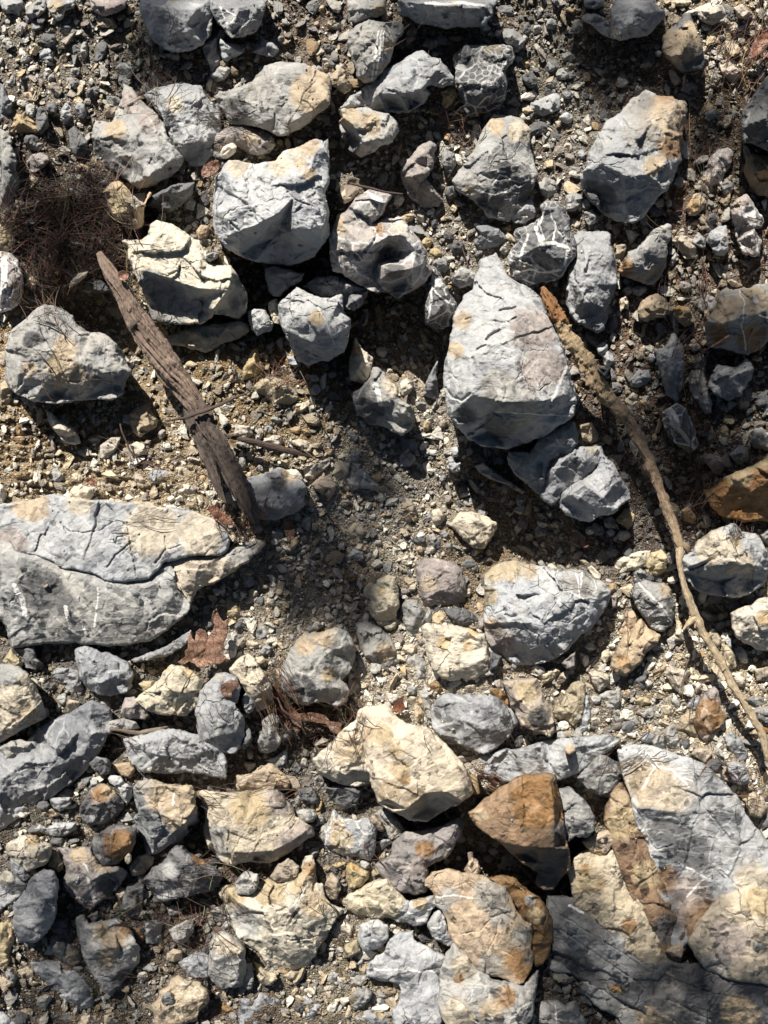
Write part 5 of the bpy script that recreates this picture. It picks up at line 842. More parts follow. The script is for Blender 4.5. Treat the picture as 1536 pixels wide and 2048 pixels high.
r b 40|-20,1000 30,1060 100,1130 160,1170 -20,1200|20,1110,38||blue white rock in the bottom left corner
r o 66|-20,380 60,365 110,380 110,500 80,600 60,700 0,780 -20,780|50,460,60 40,600,64||ochre soil wall at the left edge near the bottom
r g 56|40,750 90,720 130,800 100,870 60,830|85,790,50||mauve splinter under the ochre soil wall
r t 50|620,1090 700,1080 780,1110 760,1200 640,1200|700,1120,50||ochre and grey stone cut by the bottom edge at left
r c 50|800,1090 850,1070 920,1130 960,1200 800,1200|860,1120,50||cream stone cut by the bottom edge at left
r t 90|1160,1010 1220,950 1230,900 1290,860 1310,800 1370,775 1440,820 1536,830 1600,900 1610,960 1530,1050 1500,1120 1430,1145 1350,1150 1200,1200 1180,1080|1280,900,84 1370,830,86 1500,880,90 1560,960,84 1420,1000,88 1350,1100,80 1220,1020,80|1400,900,60|tan flat rock with a curved crack near the bottom left
r g 100|1240,970 1260,910 1310,910 1350,960 1345,1010 1300,1020 1250,1000|1280,940,100 1320,980,96||brown pebble sitting on the tan flat rock
r g 60|1095,940 1150,900 1200,920 1180,980 1140,990|1150,930,58||grey white cube left of the tan flat rock
r g 90|1295,430 1350,400 1440,350 1490,360 1480,450 1430,520 1380,540 1330,500|1360,440,86 1440,420,88||olive grey rounded stone below the white banded dark rock
r o 76|1280,610 1330,570 1400,590 1400,660 1330,675 1280,660|1340,610,76||orange stone under the olive grey rounded stone
r w 60|1030,570 1060,570 1130,640 1220,650 1360,680 1200,690 1080,640|1100,625,58||white rimmed shard below the bluish white block
r b 90|1370,680 1440,640 1500,600 1560,600 1620,640 1650,720 1600,790 1500,800 1420,760|1480,690,84 1560,680,88||dark blue stone left of the grey two faced block
@ 400 1748 3.84
r g 140|65,760 80,600 75,530 110,470 160,440 240,470 300,500 350,580 350,700 330,860 250,870 170,885 100,830|110,500,130 220,500,134 320,560,130 300,610,140 110,650,136 290,800,116 150,800,112 200,860,90|200,540,20|grey two faced block with a cream top left of the big orange creased rock
r g 90|330,690 400,680 415,800 400,880 370,890 330,850|370,760,84||dark stone with a pale rim right of the two faced block
r t 90|415,680 450,690 520,750 590,770 590,810 540,855 470,850 430,770|500,790,90 450,730,84|430,700,40|tan stone with a white tip beneath the big orange creased rock
r t 76|640,780 700,740 760,750 730,810 680,815|700,770,74||cream brown stone in the gap under the big orange creased rock
r b 64|295,980 300,950 380,950 450,890 520,880 570,920 640,960 580,1040 500,1080 420,1200 310,1200 290,1060|350,990,60 470,940,64 560,980,60 400,1080,58||soft lilac blue flat rock near the bottom edge
r n 50|130,1040 180,1005 250,1020 265,1050 200,1065|200,1035,46||brown flake lying in the dirt near the bottom left
r w 60|-40,610 30,590 70,650 50,690 0,710 -40,700|20,640,56||pale blue grey stone left of the two faced block
r t 50|-40,850 10,830 35,870 10,980 -40,980|0,900,46||tan stone left of the brown dirt patch at the bottom
r o 84|1100,580 1120,540 1200,505 1225,520 1230,600 1160,640 1110,645|1160,560,84||bright orange brick coloured stone in the lower middle
r w 60|1195,690 1240,630 1260,680 1220,715|1230,670,58||small white stone below the orange brick coloured stone
r o 60|1190,750 1220,720 1280,680 1280,760 1250,785|1240,740,58||yellow stone below the orange brick coloured stone
r g 64|980,780 1020,740 1060,770 1060,830 1010,850 975,820|1020,790,64||oval grey green pebble in the lower gravel
r c 60|785,880 820,850 890,890 890,945 830,930 795,910|835,885,60||cream white square pebble in the lower gravel
r c 60|930,870 1000,850 1060,860 1030,900 960,900|1000,875,58||cream brick pebble under the oval grey green pebble
r w 60|775,960 800,930 870,970 860,1010 800,1000|825,965,60||white oval pebble left part of the lower gravel
r t 60|945,910 1030,920 1040,970 980,950|1000,930,58||tan corner pebble right of the white oval pebble
r d 60|720,1030 760,980 805,1030 790,1080 740,1060|760,1020,60||black pebble below the white oval pebble
r w 60|805,1100 830,1040 890,980 930,1000 910,1060 850,1120|870,1040,60||pale lumpy stone right of the black pebble
r g 56|940,1110 980,1040 1050,1030 1120,1090 1110,1150 1000,1160 940,1150|1020,1080,56||mauve grey flat stone near the bottom edge centre
r g 80|1140,950 1190,890 1280,870 1320,900 1320,950 1240,1030 1180,1050 1160,1000|1210,930,80 1260,960,74|1160,960,50|grey rhombus stone with a tan left edge in the lower gravel
r w 60|1175,1080 1250,1050 1340,1030 1440,1080 1470,1120 1470,1200 1180,1200|1280,1090,60 1400,1120,58|1400,1060,60|blue white slab cut by the bottom edge below the grey rhombus stone
r c 56|1110,1080 1160,1065 1170,1160 1130,1160|1140,1110,54||cream upright chip at the bottom edge
r t 60|1410,910 1450,870 1500,880 1510,920 1440,940|1460,900,60||orange tan pebble under the large pale flat slab
r g 56|1350,960 1400,950 1430,1000 1380,1020|1390,980,54||grey pebble left of the orange tan pebble near the bottom
r d 40|710,1090 780,1090 815,1130 800,1180 710,1180|760,1130,40||charcoal stone at the bottom edge centre left
r w 96|1290,690 1350,640 1420,590 1460,500 1536,450 1600,440 1640,430 1640,500 1660,530 1750,560 1860,620 1890,640 1850,780 1840,860 1850,900 1840,1000 1860,1200 1500,1200 1480,1060 1536,950 1536,840 1400,820 1280,790|1380,690,90 1520,560,94 1640,600,96 1800,680,94 1650,800,96 1450,770,90 1750,950,92 1620,1100,90 1340,780,84||large pale flat slab with one straight white vein at the bottom
@ 800 1748 3.84
r c 130|285,1000 310,880 300,800 320,710 360,620 410,535 450,570 520,620 570,700 600,740 700,800 800,820 950,860 1060,740 1060,800 1040,900 1020,1020 1000,1110 970,1180 900,1230 400,1230 310,1080|360,720,108 420,600,112 520,680,114 560,740,112 420,830,104 340,880,106 620,800,120 500,960,124 700,860,122 850,900,120 960,960,112 900,1060,124 700,1060,130 450,1060,124 340,980,116 980,900,100|500,720,70;760,920,70;860,960,60;380,800,40|smooth grey cream boulder with brown blotches at the bottom
r b 60|980,1140 1020,1060 1060,1000 1080,1050 1050,1200 980,1200|1040,1100,50||dark blue base rock right of the smooth blotched boulder
r g 56|1060,1000 1100,980 1200,965 1280,1000 1350,970 1380,1060 1430,1120 1430,1200 1060,1200|1150,1010,54 1280,1050,56||grey brown flat rock with a white seam at the bottom edge
r b 60|1140,640 1230,680 1330,740 1330,760 1200,760 1130,720|1220,720,58||smooth dark shelf under the striated ledge
@ 1136 1748 3.84
r b 66|100,820 170,790 250,870 330,900 430,940 550,960 680,1010 800,1080 900,1150 980,1220 450,1220 380,1090 250,1040 160,960 90,900|200,880,62 330,960,64 600,1020,64 750,1100,62 300,1020,54|700,1050,60|lowest blue grey ledge at the bottom right
r n 70|315,890 330,850 400,860 430,900 420,940 370,935|375,890,70||dark brown nut shaped stone on the lowest ledge
r o 96|750,590 800,550 860,535 890,580 870,640 800,630|820,590,94||yellow crumbly tuft stone at the foot of the rusty strip
r g 110|1440,300 1480,200 1600,180 1640,500 1600,700 1530,700 1470,640 1400,590 1420,470|1500,330,106 1560,480,100||blue grey knob in the bedrock at the right edge
"""
# ---------------------------------------------------------------- the rocks: outline | ridge points | stains | label
def parse(data):
    out = []; ox = oy = 0; sc = 1
    for ln in data.strip().splitlines():
        ln = ln.strip()
        if not ln: continue
        if ln[0] == '@':
            _, a, b, c = ln.split(); ox, oy, sc = float(a), float(b), float(c); continue
        f = ln.split('|')
        hd = f[0].split(); kind, typ, h = hd[0], hd[1], float(hd[2])
        cv = lambda x, y: (ox + float(x) / sc, oy + float(y) / sc)
        stains = []
        for s_ in [t for t in f[3].split(';') if t]:
            x, y, r = s_.split(',')[:3]; r = float(r)
            stains.append((*cv(x, y), (r if r > 0 else 45) / sc, None))
        if kind == 'r':
            poly = [cv(*t.split(',')) for t in f[1].split()]
            inner = [(*cv(*t.split(',')[:2]), float(t.split(',')[2])) for t in f[2].split()]
        else:
            x, y, a, b, rot = [float(v) for v in f[1].split(',')]
            cx, cy = cv(x, y); a /= 2 * sc; b /= 2 * sc; rr = random.Random(int(x * 7 + y * 13 + ox))
            n = rr.choice((6, 7, 8)); poly = []; ro = math.radians(rot)
            for i in range(n):
                t = 2 * math.pi * (i + rr.uniform(-.28, .28)) / n; q = rr.uniform(.88, 1.12)
                u, v = a * math.cos(t) * q, b * math.sin(t) * q
                poly.append((cx + u * math.cos(ro) - v * math.sin(ro), cy + u * math.sin(ro) + v * math.cos(ro)))
            inner = []
        out.append(dict(kind=kind, typ=typ, h=h, poly=np.array(poly), inner=inner, stains=stains, label=f[-1].strip(), rot=0))
    return out
OV = {   # rocks of mixed colour: (main kind, patches x, y, radius, kind)
 'pale bedrock slab': ('w', [(1345, 1590, 50, 'c'), (1340, 1600, 22, 't'), (1420, 1560, 60, 'b'), (1450, 1610, 60, 'b'), (1500, 1680, 50, 'b'), (1300, 1560, 60, 't'), (1320, 1660, 34, 'd'), (1360, 1680, 44, 'd'), (1400, 1710, 44, 'd'), (1450, 1700, 36, 'b'), (1430, 1640, 50, 'b'), (1380, 1780, 46, 'p'), (1400, 1830, 50, 'n'), (1330, 1760, 30, 'n'), (1350, 1830, 34, 'p'), (1500, 1760, 40, 'c')]),
 'narrow rust': ('n', [(1250, 1640, 40, 'o'), (1290, 1750, 34, 'o'), (1330, 1860, 34, 'd'), (1240, 1600, 20, 't')]),
 'pinkish orange bedrock': ('t', [(1180, 1760, 34, 'o'), (1170, 1740, 14, 'n'), (1200, 1770, 14, 'n'), (1260, 1850, 18, 'n'), (1220, 1740, 40, 'c')]),
 'dark blue striated': ('d', [(1150, 1870, 40, 'b'), (1240, 1920, 50, 'b'), (1330, 2000, 40, 'g'), (1190, 1900, 20, 'w'), (1480, 2030, 40, 't')]),
 'lowest blue grey ledge': ('g', [(1180, 1990, 40, 'b'), (1320, 2020, 50, 't')]),
 'orange grey bedrock': ('t', [(1460, 1880, 50, 'p'), (1520, 1800, 40, 'o'), (1430, 1930, 34, 'g')]),
 'blue grey knob': ('g', [(1530, 1860, 20, 'w')]),
 'broad grey lower': ('g', [(90, 1180, 60, 'd'), (130, 1210, 30, 'd'), (20, 1190, 40, 'w'), (45, 1250, 34, 'w'), (330, 1190, 60, 'w'), (290, 1160, 50, 'w'), (200, 1140, 60, 'w'), (60, 1110, 40, 'w'), (300, 1270, 26, 'w')]),
 'upper pale layer': ('w', [(300, 1060, 60, 'c'), (400, 1070, 50, 'c'), (60, 1008, 40, 't'), (160, 1005, 30, 'c'), (300, 1012, 30, 'c'), (20, 1090, 40, 'p')]),
  'large tan slab': ('t', [(430, 1670, 26, 'w'), (440, 1700, 20, 'w'), (420, 1630, 16, 'c'), (500, 1620, 40, 'o'), (560, 1600, 30, 'p'), (600, 1680, 50, 'p')]),
 'big orange cream': ('c', [(470, 1790, 30, 'o'), (540, 1780, 36, 'o'), (600, 1760, 30, 'o'), (620, 1740, 20, 'n'), (630, 1810, 26, 't'), (500, 1850, 30, 'w'), (480, 1830, 24, 'w'), (590, 1830, 10, 'd'), (585, 1822, 8, 'd')]),
 'grey arrowhead': ('b', [(320, 1585, 44, 't'), (370, 1600, 36, 't'), (350, 1640, 30, 't'), (290, 1570, 26, 'g')]),
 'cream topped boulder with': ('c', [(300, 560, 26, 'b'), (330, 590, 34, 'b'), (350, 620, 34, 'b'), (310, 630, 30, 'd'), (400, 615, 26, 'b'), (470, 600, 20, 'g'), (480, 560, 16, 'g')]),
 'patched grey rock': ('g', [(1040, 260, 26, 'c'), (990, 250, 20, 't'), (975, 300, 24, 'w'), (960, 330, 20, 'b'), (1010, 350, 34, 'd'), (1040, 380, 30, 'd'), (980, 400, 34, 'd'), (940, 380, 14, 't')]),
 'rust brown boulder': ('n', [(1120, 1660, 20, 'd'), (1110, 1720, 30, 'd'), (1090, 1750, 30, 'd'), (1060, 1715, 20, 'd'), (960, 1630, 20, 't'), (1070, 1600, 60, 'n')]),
 'rounded white boulder': ('w', [(985, 1145, 26, 'o'), (1020, 1135, 28, 'o'), (975, 1190, 22, 'o'), (1060, 1140, 20, 't'), (1170, 1165, 34, 'g'), (1140, 1160, 20, 'g'), (1000, 1280, 34, 'p'), (985, 1250, 20, 't')]),
 'bright white boulder with': ('c', [(765, 1470, 26, 'o'), (790, 1500, 18, 'o'), (800, 1540, 24, 'o'), (810, 1560, 14, 'n'), (780, 1580, 26, 't'), (830, 1600, 30, 't'), (890, 1540, 40, 'c'), (740, 1470, 20, 't')]),
 'olive grey tilting': ('t', [(980, 1790, 40, 'g'), (1000, 1830, 30, 'g'), (900, 1790, 24, 'g'), (880, 1815, 18, 'w'), (1040, 1870, 20, 'g'), (1030, 1920, 22, 'n'), (1050, 1950, 20, 'n'), (980, 1930, 26, 'g')]),
 'amber brown flank': ('n', [(1070, 1830, 16, 'o'), (1060, 1800, 12, 'b')]),
 'golden bedrock': ('n', [(1480, 945, 34, 'o'), (1520, 915, 30, 'o'), (1480, 1010, 30, 'n'), (1520, 1020, 40, 'n'), (1440, 1005, 20, 'n')]),
 'tan brown faceted': ('g', [(700, 235, 24, 't'), (740, 250, 30, 't'), (700, 290, 26, 'd')]),
 'large brown grey boulder': ('g', [(1450, 620, 30, 't'), (1500, 600, 34, 't'), (1440, 670, 22, 'n'), (1500, 680, 34, 'n'), (1480, 640, 16, 'w')]),
 'dark brown grey pointed': ('d', [(1360, 90, 40, 't'), (1380, 60, 20, 't')]),
 'angular grey rock with': ('g', [(1250, 535, 20, 'n'), (1310, 550, 16, 't')]),
 'rust headed': ('d', [(200, 1590, 22, 'n'), (215, 1580, 20, 't'), (195, 1625, 24, 'b')]),
 'brown striped rock': ('d', [(240, 1690, 40, 'n'), (197, 1685, 12, 'w'), (195, 1715, 8, 'w')]),  # small white patches paint the glint into the rock colour
 'rust marked': ('g', [(205, 1865, 20, 'o'), (230, 1880, 26, 't'), (215, 1915, 22, 't'), (245, 1860, 20, 'n'), (210, 1960, 14, 'w'), (250, 1960, 30, 'd')]),
 'glittering brown': ('p', [(1420, 1430, 40, 'n')]),
 'brown speckled': ('t', []), 'brown mottled stone above': ('t', []), 'dark brown lump': ('n', []),
 'knobbly olive': ('t', [(240, 400, 34, 'o'), (255, 440, 20, 'd'), (270, 400, 20, 'g')]),
 'large freckled': ('w', [(1330, 230, 50, 't'), (1340, 290, 34, 'n'), (1310, 330, 26, 't'), (1260, 200, 40, 'g'), (1290, 205, 24, 'd'), (1280, 260, 40, 'g'), (1200, 410, 40, 'd'), (1250, 430, 36, 'b'), (1180, 380, 20, 'd'), (1330, 200, 24, 'n')]),
 'broad rock with a mauve': ('g', [(260, 200, 30, 'p'), (230, 260, 26, 't'), (300, 240, 26, 'p'), (205, 300, 20, 'd'), (225, 320, 20, 'd'), (245, 340, 20, 'd'), (320, 320, 36, 'w')]),
 'pale green grey': ('w', [(350, 210, 20, 'c'), (345, 255, 20, 'b'), (400, 300, 26, 'b'), (340, 240, 14, 'd')]),
 'smooth oval': ('g', [(620, 190, 46, 't'), (640, 150, 34, 't'), (470, 220, 30, 'd'), (520, 170, 40, 'g')]),
 'upright grey slab': ('g', [(775, 90, 16, 't'), (770, 140, 14, 't')]),
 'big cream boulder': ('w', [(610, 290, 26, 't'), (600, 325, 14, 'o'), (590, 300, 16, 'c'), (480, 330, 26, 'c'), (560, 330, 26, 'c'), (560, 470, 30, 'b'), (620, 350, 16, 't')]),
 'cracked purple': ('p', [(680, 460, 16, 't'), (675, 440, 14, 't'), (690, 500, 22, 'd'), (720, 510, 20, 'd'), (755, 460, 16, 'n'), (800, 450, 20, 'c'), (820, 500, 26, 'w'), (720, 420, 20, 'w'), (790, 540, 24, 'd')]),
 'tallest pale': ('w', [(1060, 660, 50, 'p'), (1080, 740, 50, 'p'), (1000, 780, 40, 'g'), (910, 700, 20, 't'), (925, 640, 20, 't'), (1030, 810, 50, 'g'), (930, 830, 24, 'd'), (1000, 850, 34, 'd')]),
 'rough pitted': ('g', [(110, 730, 24, 'o'), (140, 760, 40, 't'), (60, 740, 20, 't'), (200, 720, 24, 'w'), (190, 760, 12, 'd'), (60, 770, 30, 'w'), (150, 780, 30, 'w'), (130, 700, 30, 't'), (60, 680, 20, 'd')]),
 'bright cream boulder': ('w', [(1430, 1090, 40, 'c'), (1480, 1130, 30, 'c'), (1470, 1085, 14, 'o')]),
 'smooth grey cream boulder': ('g', [(930, 1930, 30, 'c'), (920, 1955, 16, 'n'), (940, 1950, 12, 'd'), (950, 1990, 30, 'w'), (1010, 1995, 26, 'n'), (990, 1985, 14, 'd'), (920, 2030, 40, 'c'), (980, 2020, 30, 't')]),
 'rounded tan grey': ('g', [(650, 1270, 30, 't'), (610, 1290, 24, 't'), (655, 1350, 16, 'o'), (680, 1270, 20, 'w'), (600, 1370, 30, 'd')]),
 'tan and grey brick': ('t', [(1050, 1385, 22, 'o'), (1030, 1420, 24, 'p'), (1020, 1390, 16, 'p'), (1080, 1440, 24, 'd')]),
 'slate blue rock resting': ('b', [(580, 950, 20, 't'), (560, 970, 20, 'd')]),
 'curved grey': ('g', [(720, 770, 26, 'd'), (740, 820, 30, 'd'), (757, 780, 8, 'w'), (790, 770, 26, 'c')]),
 'big mottled cream': ('g', [(20, 1400, 34, 'c'), (60, 1380, 34, 'c'), (10, 1450, 34, 'c'), (60, 1430, 24, 't')]),
 'light blue rock': ('w', [(760, 200, 60, 'b'), (880, 150, 30, 'b')]),
 'mauve boomerang': ('p', [(850, 1700, 20, 'n'), (840, 1740, 30, 'p')]),
 'mauve wedge': ('p', [(160, 1710, 20, 't'), (200, 1720, 26, 't'), (140, 1760, 16, 'g'), (220, 1770, 26, 'd')]),
 'tan flat rock': ('t', [(380, 1980, 30, 'c')]),
 'grey two faced': ('g', [(445, 1890, 22, 'c'), (470, 1900, 16, 'c')]),
 'khaki fan': ('c', [(700, 1500, 40, 't'), (720, 1550, 24, 'g')]),
 'white banded dark': ('d', [(400, 1715, 20, 'n'), (340, 1740, 20, 'w'), (330, 1790, 24, 'w'), (370, 1770, 20, 'g')]),
 'bluish white block': ('w', []), 'thin white stone strip': ('g', []), 'wedge shaped end': ('c', [(480, 1100, 30, 'w')]),
}
RK = parse(DATA)
PR = {'bright white boulder with': (.4, 1), 'broad grey lower': (.6, .5), 'upper pale layer': (.45, .12), 'wedge shaped end': (.6, .4), 'pale bedrock slab': (.7, .3), 'narrow rust': (.9, .4), 'pinkish orange': (.8, .4), 'dark blue striated': (1.2, .5), 'orange grey bedrock': (.8, .5), 'blue grey knob': (1, .5), 'long smooth ledge': (.6, 1), 'smooth': (.55, 1), 'large pale flat': (.5, .5), 'large tan slab': (.6, 1), 'olive grey tilting': (.7, .7), 'rust brown boulder': (.55, 1), 'tallest pale': (.8, 1), 'mauve boomerang': (.7, 1)}
for r in RK:
    for k, v in PR.items():
        if r['label'].startswith(k): r['amp'], r['drop'] = v
    for k, v in OV.items():
        if v and r['label'].startswith(k):
            r['typ'] = v[0] + (r['typ'][1:] if v[0][0] == r['typ'][0] else '')
            r['stains'] = list(v[1]); break
for r in RK:
    p = r['poly']; x, y = p[:, 0], p[:, 1]
    a2 = (x * np.roll(y, -1) - np.roll(x, -1) * y)
    r['area'] = abs(a2.sum()) / 2; r['size'] = math.sqrt(r['area'])
    if a2.sum() < 0: r['poly'] = p[::-1]
    r['c'] = p.mean(0)

# ---------------------------------------------------------------- lie of the ground (mm), from what rests on it
big = [r for r in RK if r['size'] > 55]
GP = []
for r in RK:
    if r['size'] < 34:
        c = r['c']
        if any(q is not r and inside(c[:1], c[1:], q['poly'])[0] for q in big): continue
        GP.append((c[0], c[1], min(60, r['h'] - .45 * r['size'] - 6), 1))
for g in [(600, 560, -60), (545, 610, -50), (660, 560, -60), (720, 600, -50), (800, 640, -40), (850, 700, -10), (730, 660, -40), (230, 640, -60), (180, 620, -50), (260, 720, -30), (120, 870, 0), (190, 840, -20), (200, 860, 0),
          (960, 960, -30), (1040, 1060, -30), (1000, 1020, -30), (1110, 1100, -20), (960, 1700, -60), (1000, 1740, -60), (1170, 1700, -40), (1160, 1600, -10), (1210, 1600, -20), (860, 1640, -20), (300, 1340, 20), (350, 1360, 20), (640, 1460, 10),
          (1390, 1190, -10), (1430, 1240, -20), (1480, 1250, -20), (1160, 1330, -10), (480, 860, 40), (540, 720, 25), (480, 760, 40), (230, 930, 34), (100, 900, 30), (40, 960, 44), (60, 820, 30), (0, 700, 10), (330, 960, 44), (400, 1000, 60),
          (690, 270, 10), (740, 215, 10), (780, 330, 0), (1200, 720, 10), (1160, 790, 10), (60, 1280, 20), (290, 590, 40), (1500, 300, 30), (1500, 700, 30), (560, 300, 20), (370, 420, 20),
          (170, 1500, 10), (1240, 1960, 0), (700, 1150, 18), (760, 1010, 22), (660, 1100, 20), (590, 1200, 26), (1290, 900, 22), (1240, 1010, 20), (1380, 890, 30)]:
    GP.append((*g, 4))
GP = np.array(GP, float)
def ground(x, y):
    x = np.asarray(x, float); y = np.asarray(y, float); sh = x.shape; x = x.ravel(); y = y.ravel(); out = np.empty_like(x)
    for i in range(0, len(x), 20000):
        d2 = (x[i:i + 20000, None] - GP[:, 0]) ** 2 + (y[i:i + 20000, None] - GP[:, 1]) ** 2
        wt = GP[:, 3] / (d2 + 900) ** 1.6
        out[i:i + 20000] = (wt * GP[:, 2]).sum(1) / wt.sum(1)
    return out.reshape(sh)

def resample(poly, s, jit, seed):
    """walk round the outline at spacing s, breaking the straight runs up"""
    q = np.vstack([poly, poly[:1]]); seg = np.hypot(*np.diff(q, axis=0).T); L = np.concatenate([[0], np.cumsum(seg)])
    n = max(10, int(L[-1] / s)); t = np.linspace(0, L[-1], n, endpoint=False)
    x = np.interp(t, L, q[:, 0]); y = np.interp(t, L, q[:, 1]); P = np.stack([x, y], 1)
    for _ in range(1): P = .5 * P + .25 * (np.roll(P, 1, 0) + np.roll(P, -1, 0))
    T = np.roll(P, -1, 0) - np.roll(P, 1, 0); T /= np.maximum(1e-6, np.hypot(T[:, 0], T[:, 1]))[:, None]
    Nn = np.stack([T[:, 1], -T[:, 0]], 1)
    p3 = np.c_[P, np.zeros(n)]
    k = fbm(p3, max(6, jit * 7), 3, seed) * jit + fbm(p3, 4.5, 2, seed + 5) * min(1.0, jit * .5)
    return P + Nn * k[:, None], Nn

def rock_geometry(r, seed):
    rr = random.Random(seed); poly = r['poly']; size = r['size']; c = r['c']
    gz = float(ground(c[:1], c[1:])[0]); base = min(gz, r['h'] - .5 * min(size, 60)) - 14
    inner = list(r['inner']); h = r['h']
    if len(inner) < 3:
        off = (rr.uniform(-.12, .12), rr.uniform(-.16, .04)); n = rr.choice((4, 5, 5, 6)); a0 = rr.uniform(0, 6.28)
        zt = h if not inner else max(h, inner[0][2]); low = zt - (zt - base) * .45
        ring = []; tlt = (rr.gauss(0, .16), rr.gauss(0, .12))
        ext = poly - c
        for i in range(n):
            t = a0 + 2 * math.pi * i / n + rr.uniform(-.3, .3); dv = np.array([math.cos(t), math.sin(t)])
            reach = max(2.0, np.max(ext @ dv)) * rr.uniform(.55, .84)
            q = c + dv * reach + np.array(off) * size * .3
            zz = zt + (tlt[0] * dv[0] + tlt[1] * dv[1]) * size - abs(rr.gauss(0, .07)) * size - (.16 * size if dv[1] > .5 else 0)
            if inside(q[:1], q[1:], poly)[0]: ring.append((q[0], q[1], max(low, zz)))
        inner += ring
        if len(inner) < 2: inner.append((c[0], c[1], zt))
    P0 = np.array(inner)
    zr = []
    for v in poly:
        dd = np.hypot(P0[:, 0] - v[0], P0[:, 1] - v[1]); k = np.argsort(dd)[:2]
        zn = P0[k, 2].mean(); loc = float(ground(v[:1], v[1:])[0]) if size > 90 else gz
        drop = min(.55 * dd[k[0]] + 3, .42 * max(8, zn - base)) * r.get('drop', 1)
        zr.append(zn - drop)
    vs = [Vector((float(a), float(b))) for a, b in poly] + [Vector((float(a), float(b))) for a, b, _ in inner]
    zs = list(zr) + [q[2] for q in inner]; n = len(poly)
    V, E_, F, ov, oe, of = delaunay_2d_cdt(vs, [(i, (i + 1) % n) for i in range(n)], [], 1, 1e-4)
    Z = [np.mean([zs[k] for k in o]) if o else zr[0] for o in ov]
    V = np.array([[v.x, v.y] for v in V]); Z = np.array(Z)
    # fine skin
    lines = next((v for k, v in LN.items() if r['label'].startswith(k)), [])
    s = 1.3 if size < 22 else (1.6 if size < 50 else (2.0 if size < 140 else 2.2))
    if lines: s = min(s, 1.8)
    jit = min(3.2, .028 * size) + .25
    B, Nn = resample(poly, s, jit, seed)
    x0, y0 = B.min(0); x1, y1 = B.max(0)
    gy = np.arange(y0, y1, s * .87); gx = np.arange(x0, x1, s)
    X, Y = np.meshgrid(gx, gy); X = X + (np.arange(len(gy)) % 2)[:, None] * s * .5
    X = X.ravel(); Y = Y.ravel(); ins = inside(X, Y, B); X = X[ins]; Y = Y[ins]
    if len(X):
        dmin = np.full(len(X), 1e9)
        for i in range(0, len(X), 4000):
            dmin[i:i + 4000] = np.sqrt(((X[i:i + 4000, None] - B[:, 0]) ** 2 + (Y[i:i + 4000, None] - B[:, 1]) ** 2).min(1))
        k = dmin > s * .6; X, Y, dmin = X[k], Y[k], dmin[k]
    else: dmin = np.zeros(0)
    nb = len(B)
    allp = np.vstack([B, np.stack([X, Y], 1)]) if len(X) else B
    res = delaunay_2d_cdt([Vector((float(a), float(b))) for a, b in allp], [(i, (i + 1) % nb) for i in range(nb)], [], 1, 1e-5)
    Q = np.array([[v.x, v.y] for v in res[0]]); T = np.array([f for f in res[2] if len(f) == 3], int)
    dq = np.concatenate([np.zeros(nb), dmin]);
    if len(Q) != len(allp): dq = np.full(len(Q), 2.0); dq[:nb] = 0
    # height from the ridge lines
    z = np.full(len(Q), np.nan)
    for f in F:
        a, b, c3 = f[:3]; A_, B_, C_ = V[a], V[b], V[c3]
        den = (B_[1] - C_[1]) * (A_[0] - C_[0]) + (C_[0] - B_[0]) * (A_[1] - C_[1])
        if abs(den) < 1e-9: continue
        l1 = ((B_[1] - C_[1]) * (Q[:, 0] - C_[0]) + (C_[0] - B_[0]) * (Q[:, 1] - C_[1])) / den
        l2 = ((C_[1] - A_[1]) * (Q[:, 0] - C_[0]) + (A_[0] - C_[0]) * (Q[:, 1] - C_[1])) / den
        l3 = 1 - l1 - l2; m = (l1 >= -1e-4) & (l2 >= -1e-4) & (l3 >= -1e-4)
        z[m] = l1[m] * Z[a] + l2[m] * Z[b] + l3[m] * Z[c3]
    bad = np.isnan(z)
    if bad.any():
        for i in np.where(bad)[0]:
            dd = (poly[:, 0] - Q[i, 0]) ** 2 + (poly[:, 1] - Q[i, 1]) ** 2; z[i] = zr[int(np.argmin(dd))]
    # edges list for smoothing
    def smooth(z, it, keep=None):
        e = np.vstack([T[:, [0, 1]], T[:, [1, 2]], T[:, [2, 0]]])
        for _ in range(it):
            a = np.bincount(e[:, 0], z[e[:, 1]], len(z)) + np.bincount(e[:, 1], z[e[:, 0]], len(z))
            cnt = np.bincount(e[:, 0], minlength=len(z)) + np.bincount(e[:, 1], minlength=len(z))
            zn = np.where(cnt > 0, a / np.maximum(cnt, 1), z); z = .45 * z + .55 * zn
        return z
    rnds = r.get('round', 0)
    z = smooth(z, 1 + rnds)
    # broken facets at two scales
    p3 = np.c_[Q, z]
    wx = fbm(p3, max(12, size * .16), 3, seed + 1) * size * .05; wy = fbm(p3, max(12, size * .16), 3, seed + 2) * size * .05
    amp = r.get('amp', 1.0)
    calm = min(1.0, 75 / size) ** .5
    for cell, am in ((.36, .050 * calm), (.13, .026 * calm), (.05, .026)):
        cs = size * cell
        if cs < 3.5: continue
        nc = int(min(220, max(5, (np.ptp(Q[:, 0]) / cs) * (np.ptp(Q[:, 1]) / cs))))
        g = np.random.RandomState(seed + nc)
        sx = g.uniform(Q[:, 0].min(), Q[:, 0].max(), nc); sy = g.uniform(Q[:, 1].min(), Q[:, 1].max(), nc)
        tx = g.normal(0, 1, nc); ty = g.normal(0, 1, nc); bz = g.normal(0, .35, nc)
        qx = Q[:, 0] + wx; qy = Q[:, 1] + wy; idx = np.empty(len(Q), int)
        for i in range(0, len(Q), 4000):
            # stretched cells follow a grain
            ddx = qx[i:i + 4000, None] - sx; ddy = qy[i:i + 4000, None] - sy
            idx[i:i + 4000] = np.argmin(ddx ** 2 + 1.7 * ddy ** 2, 1)
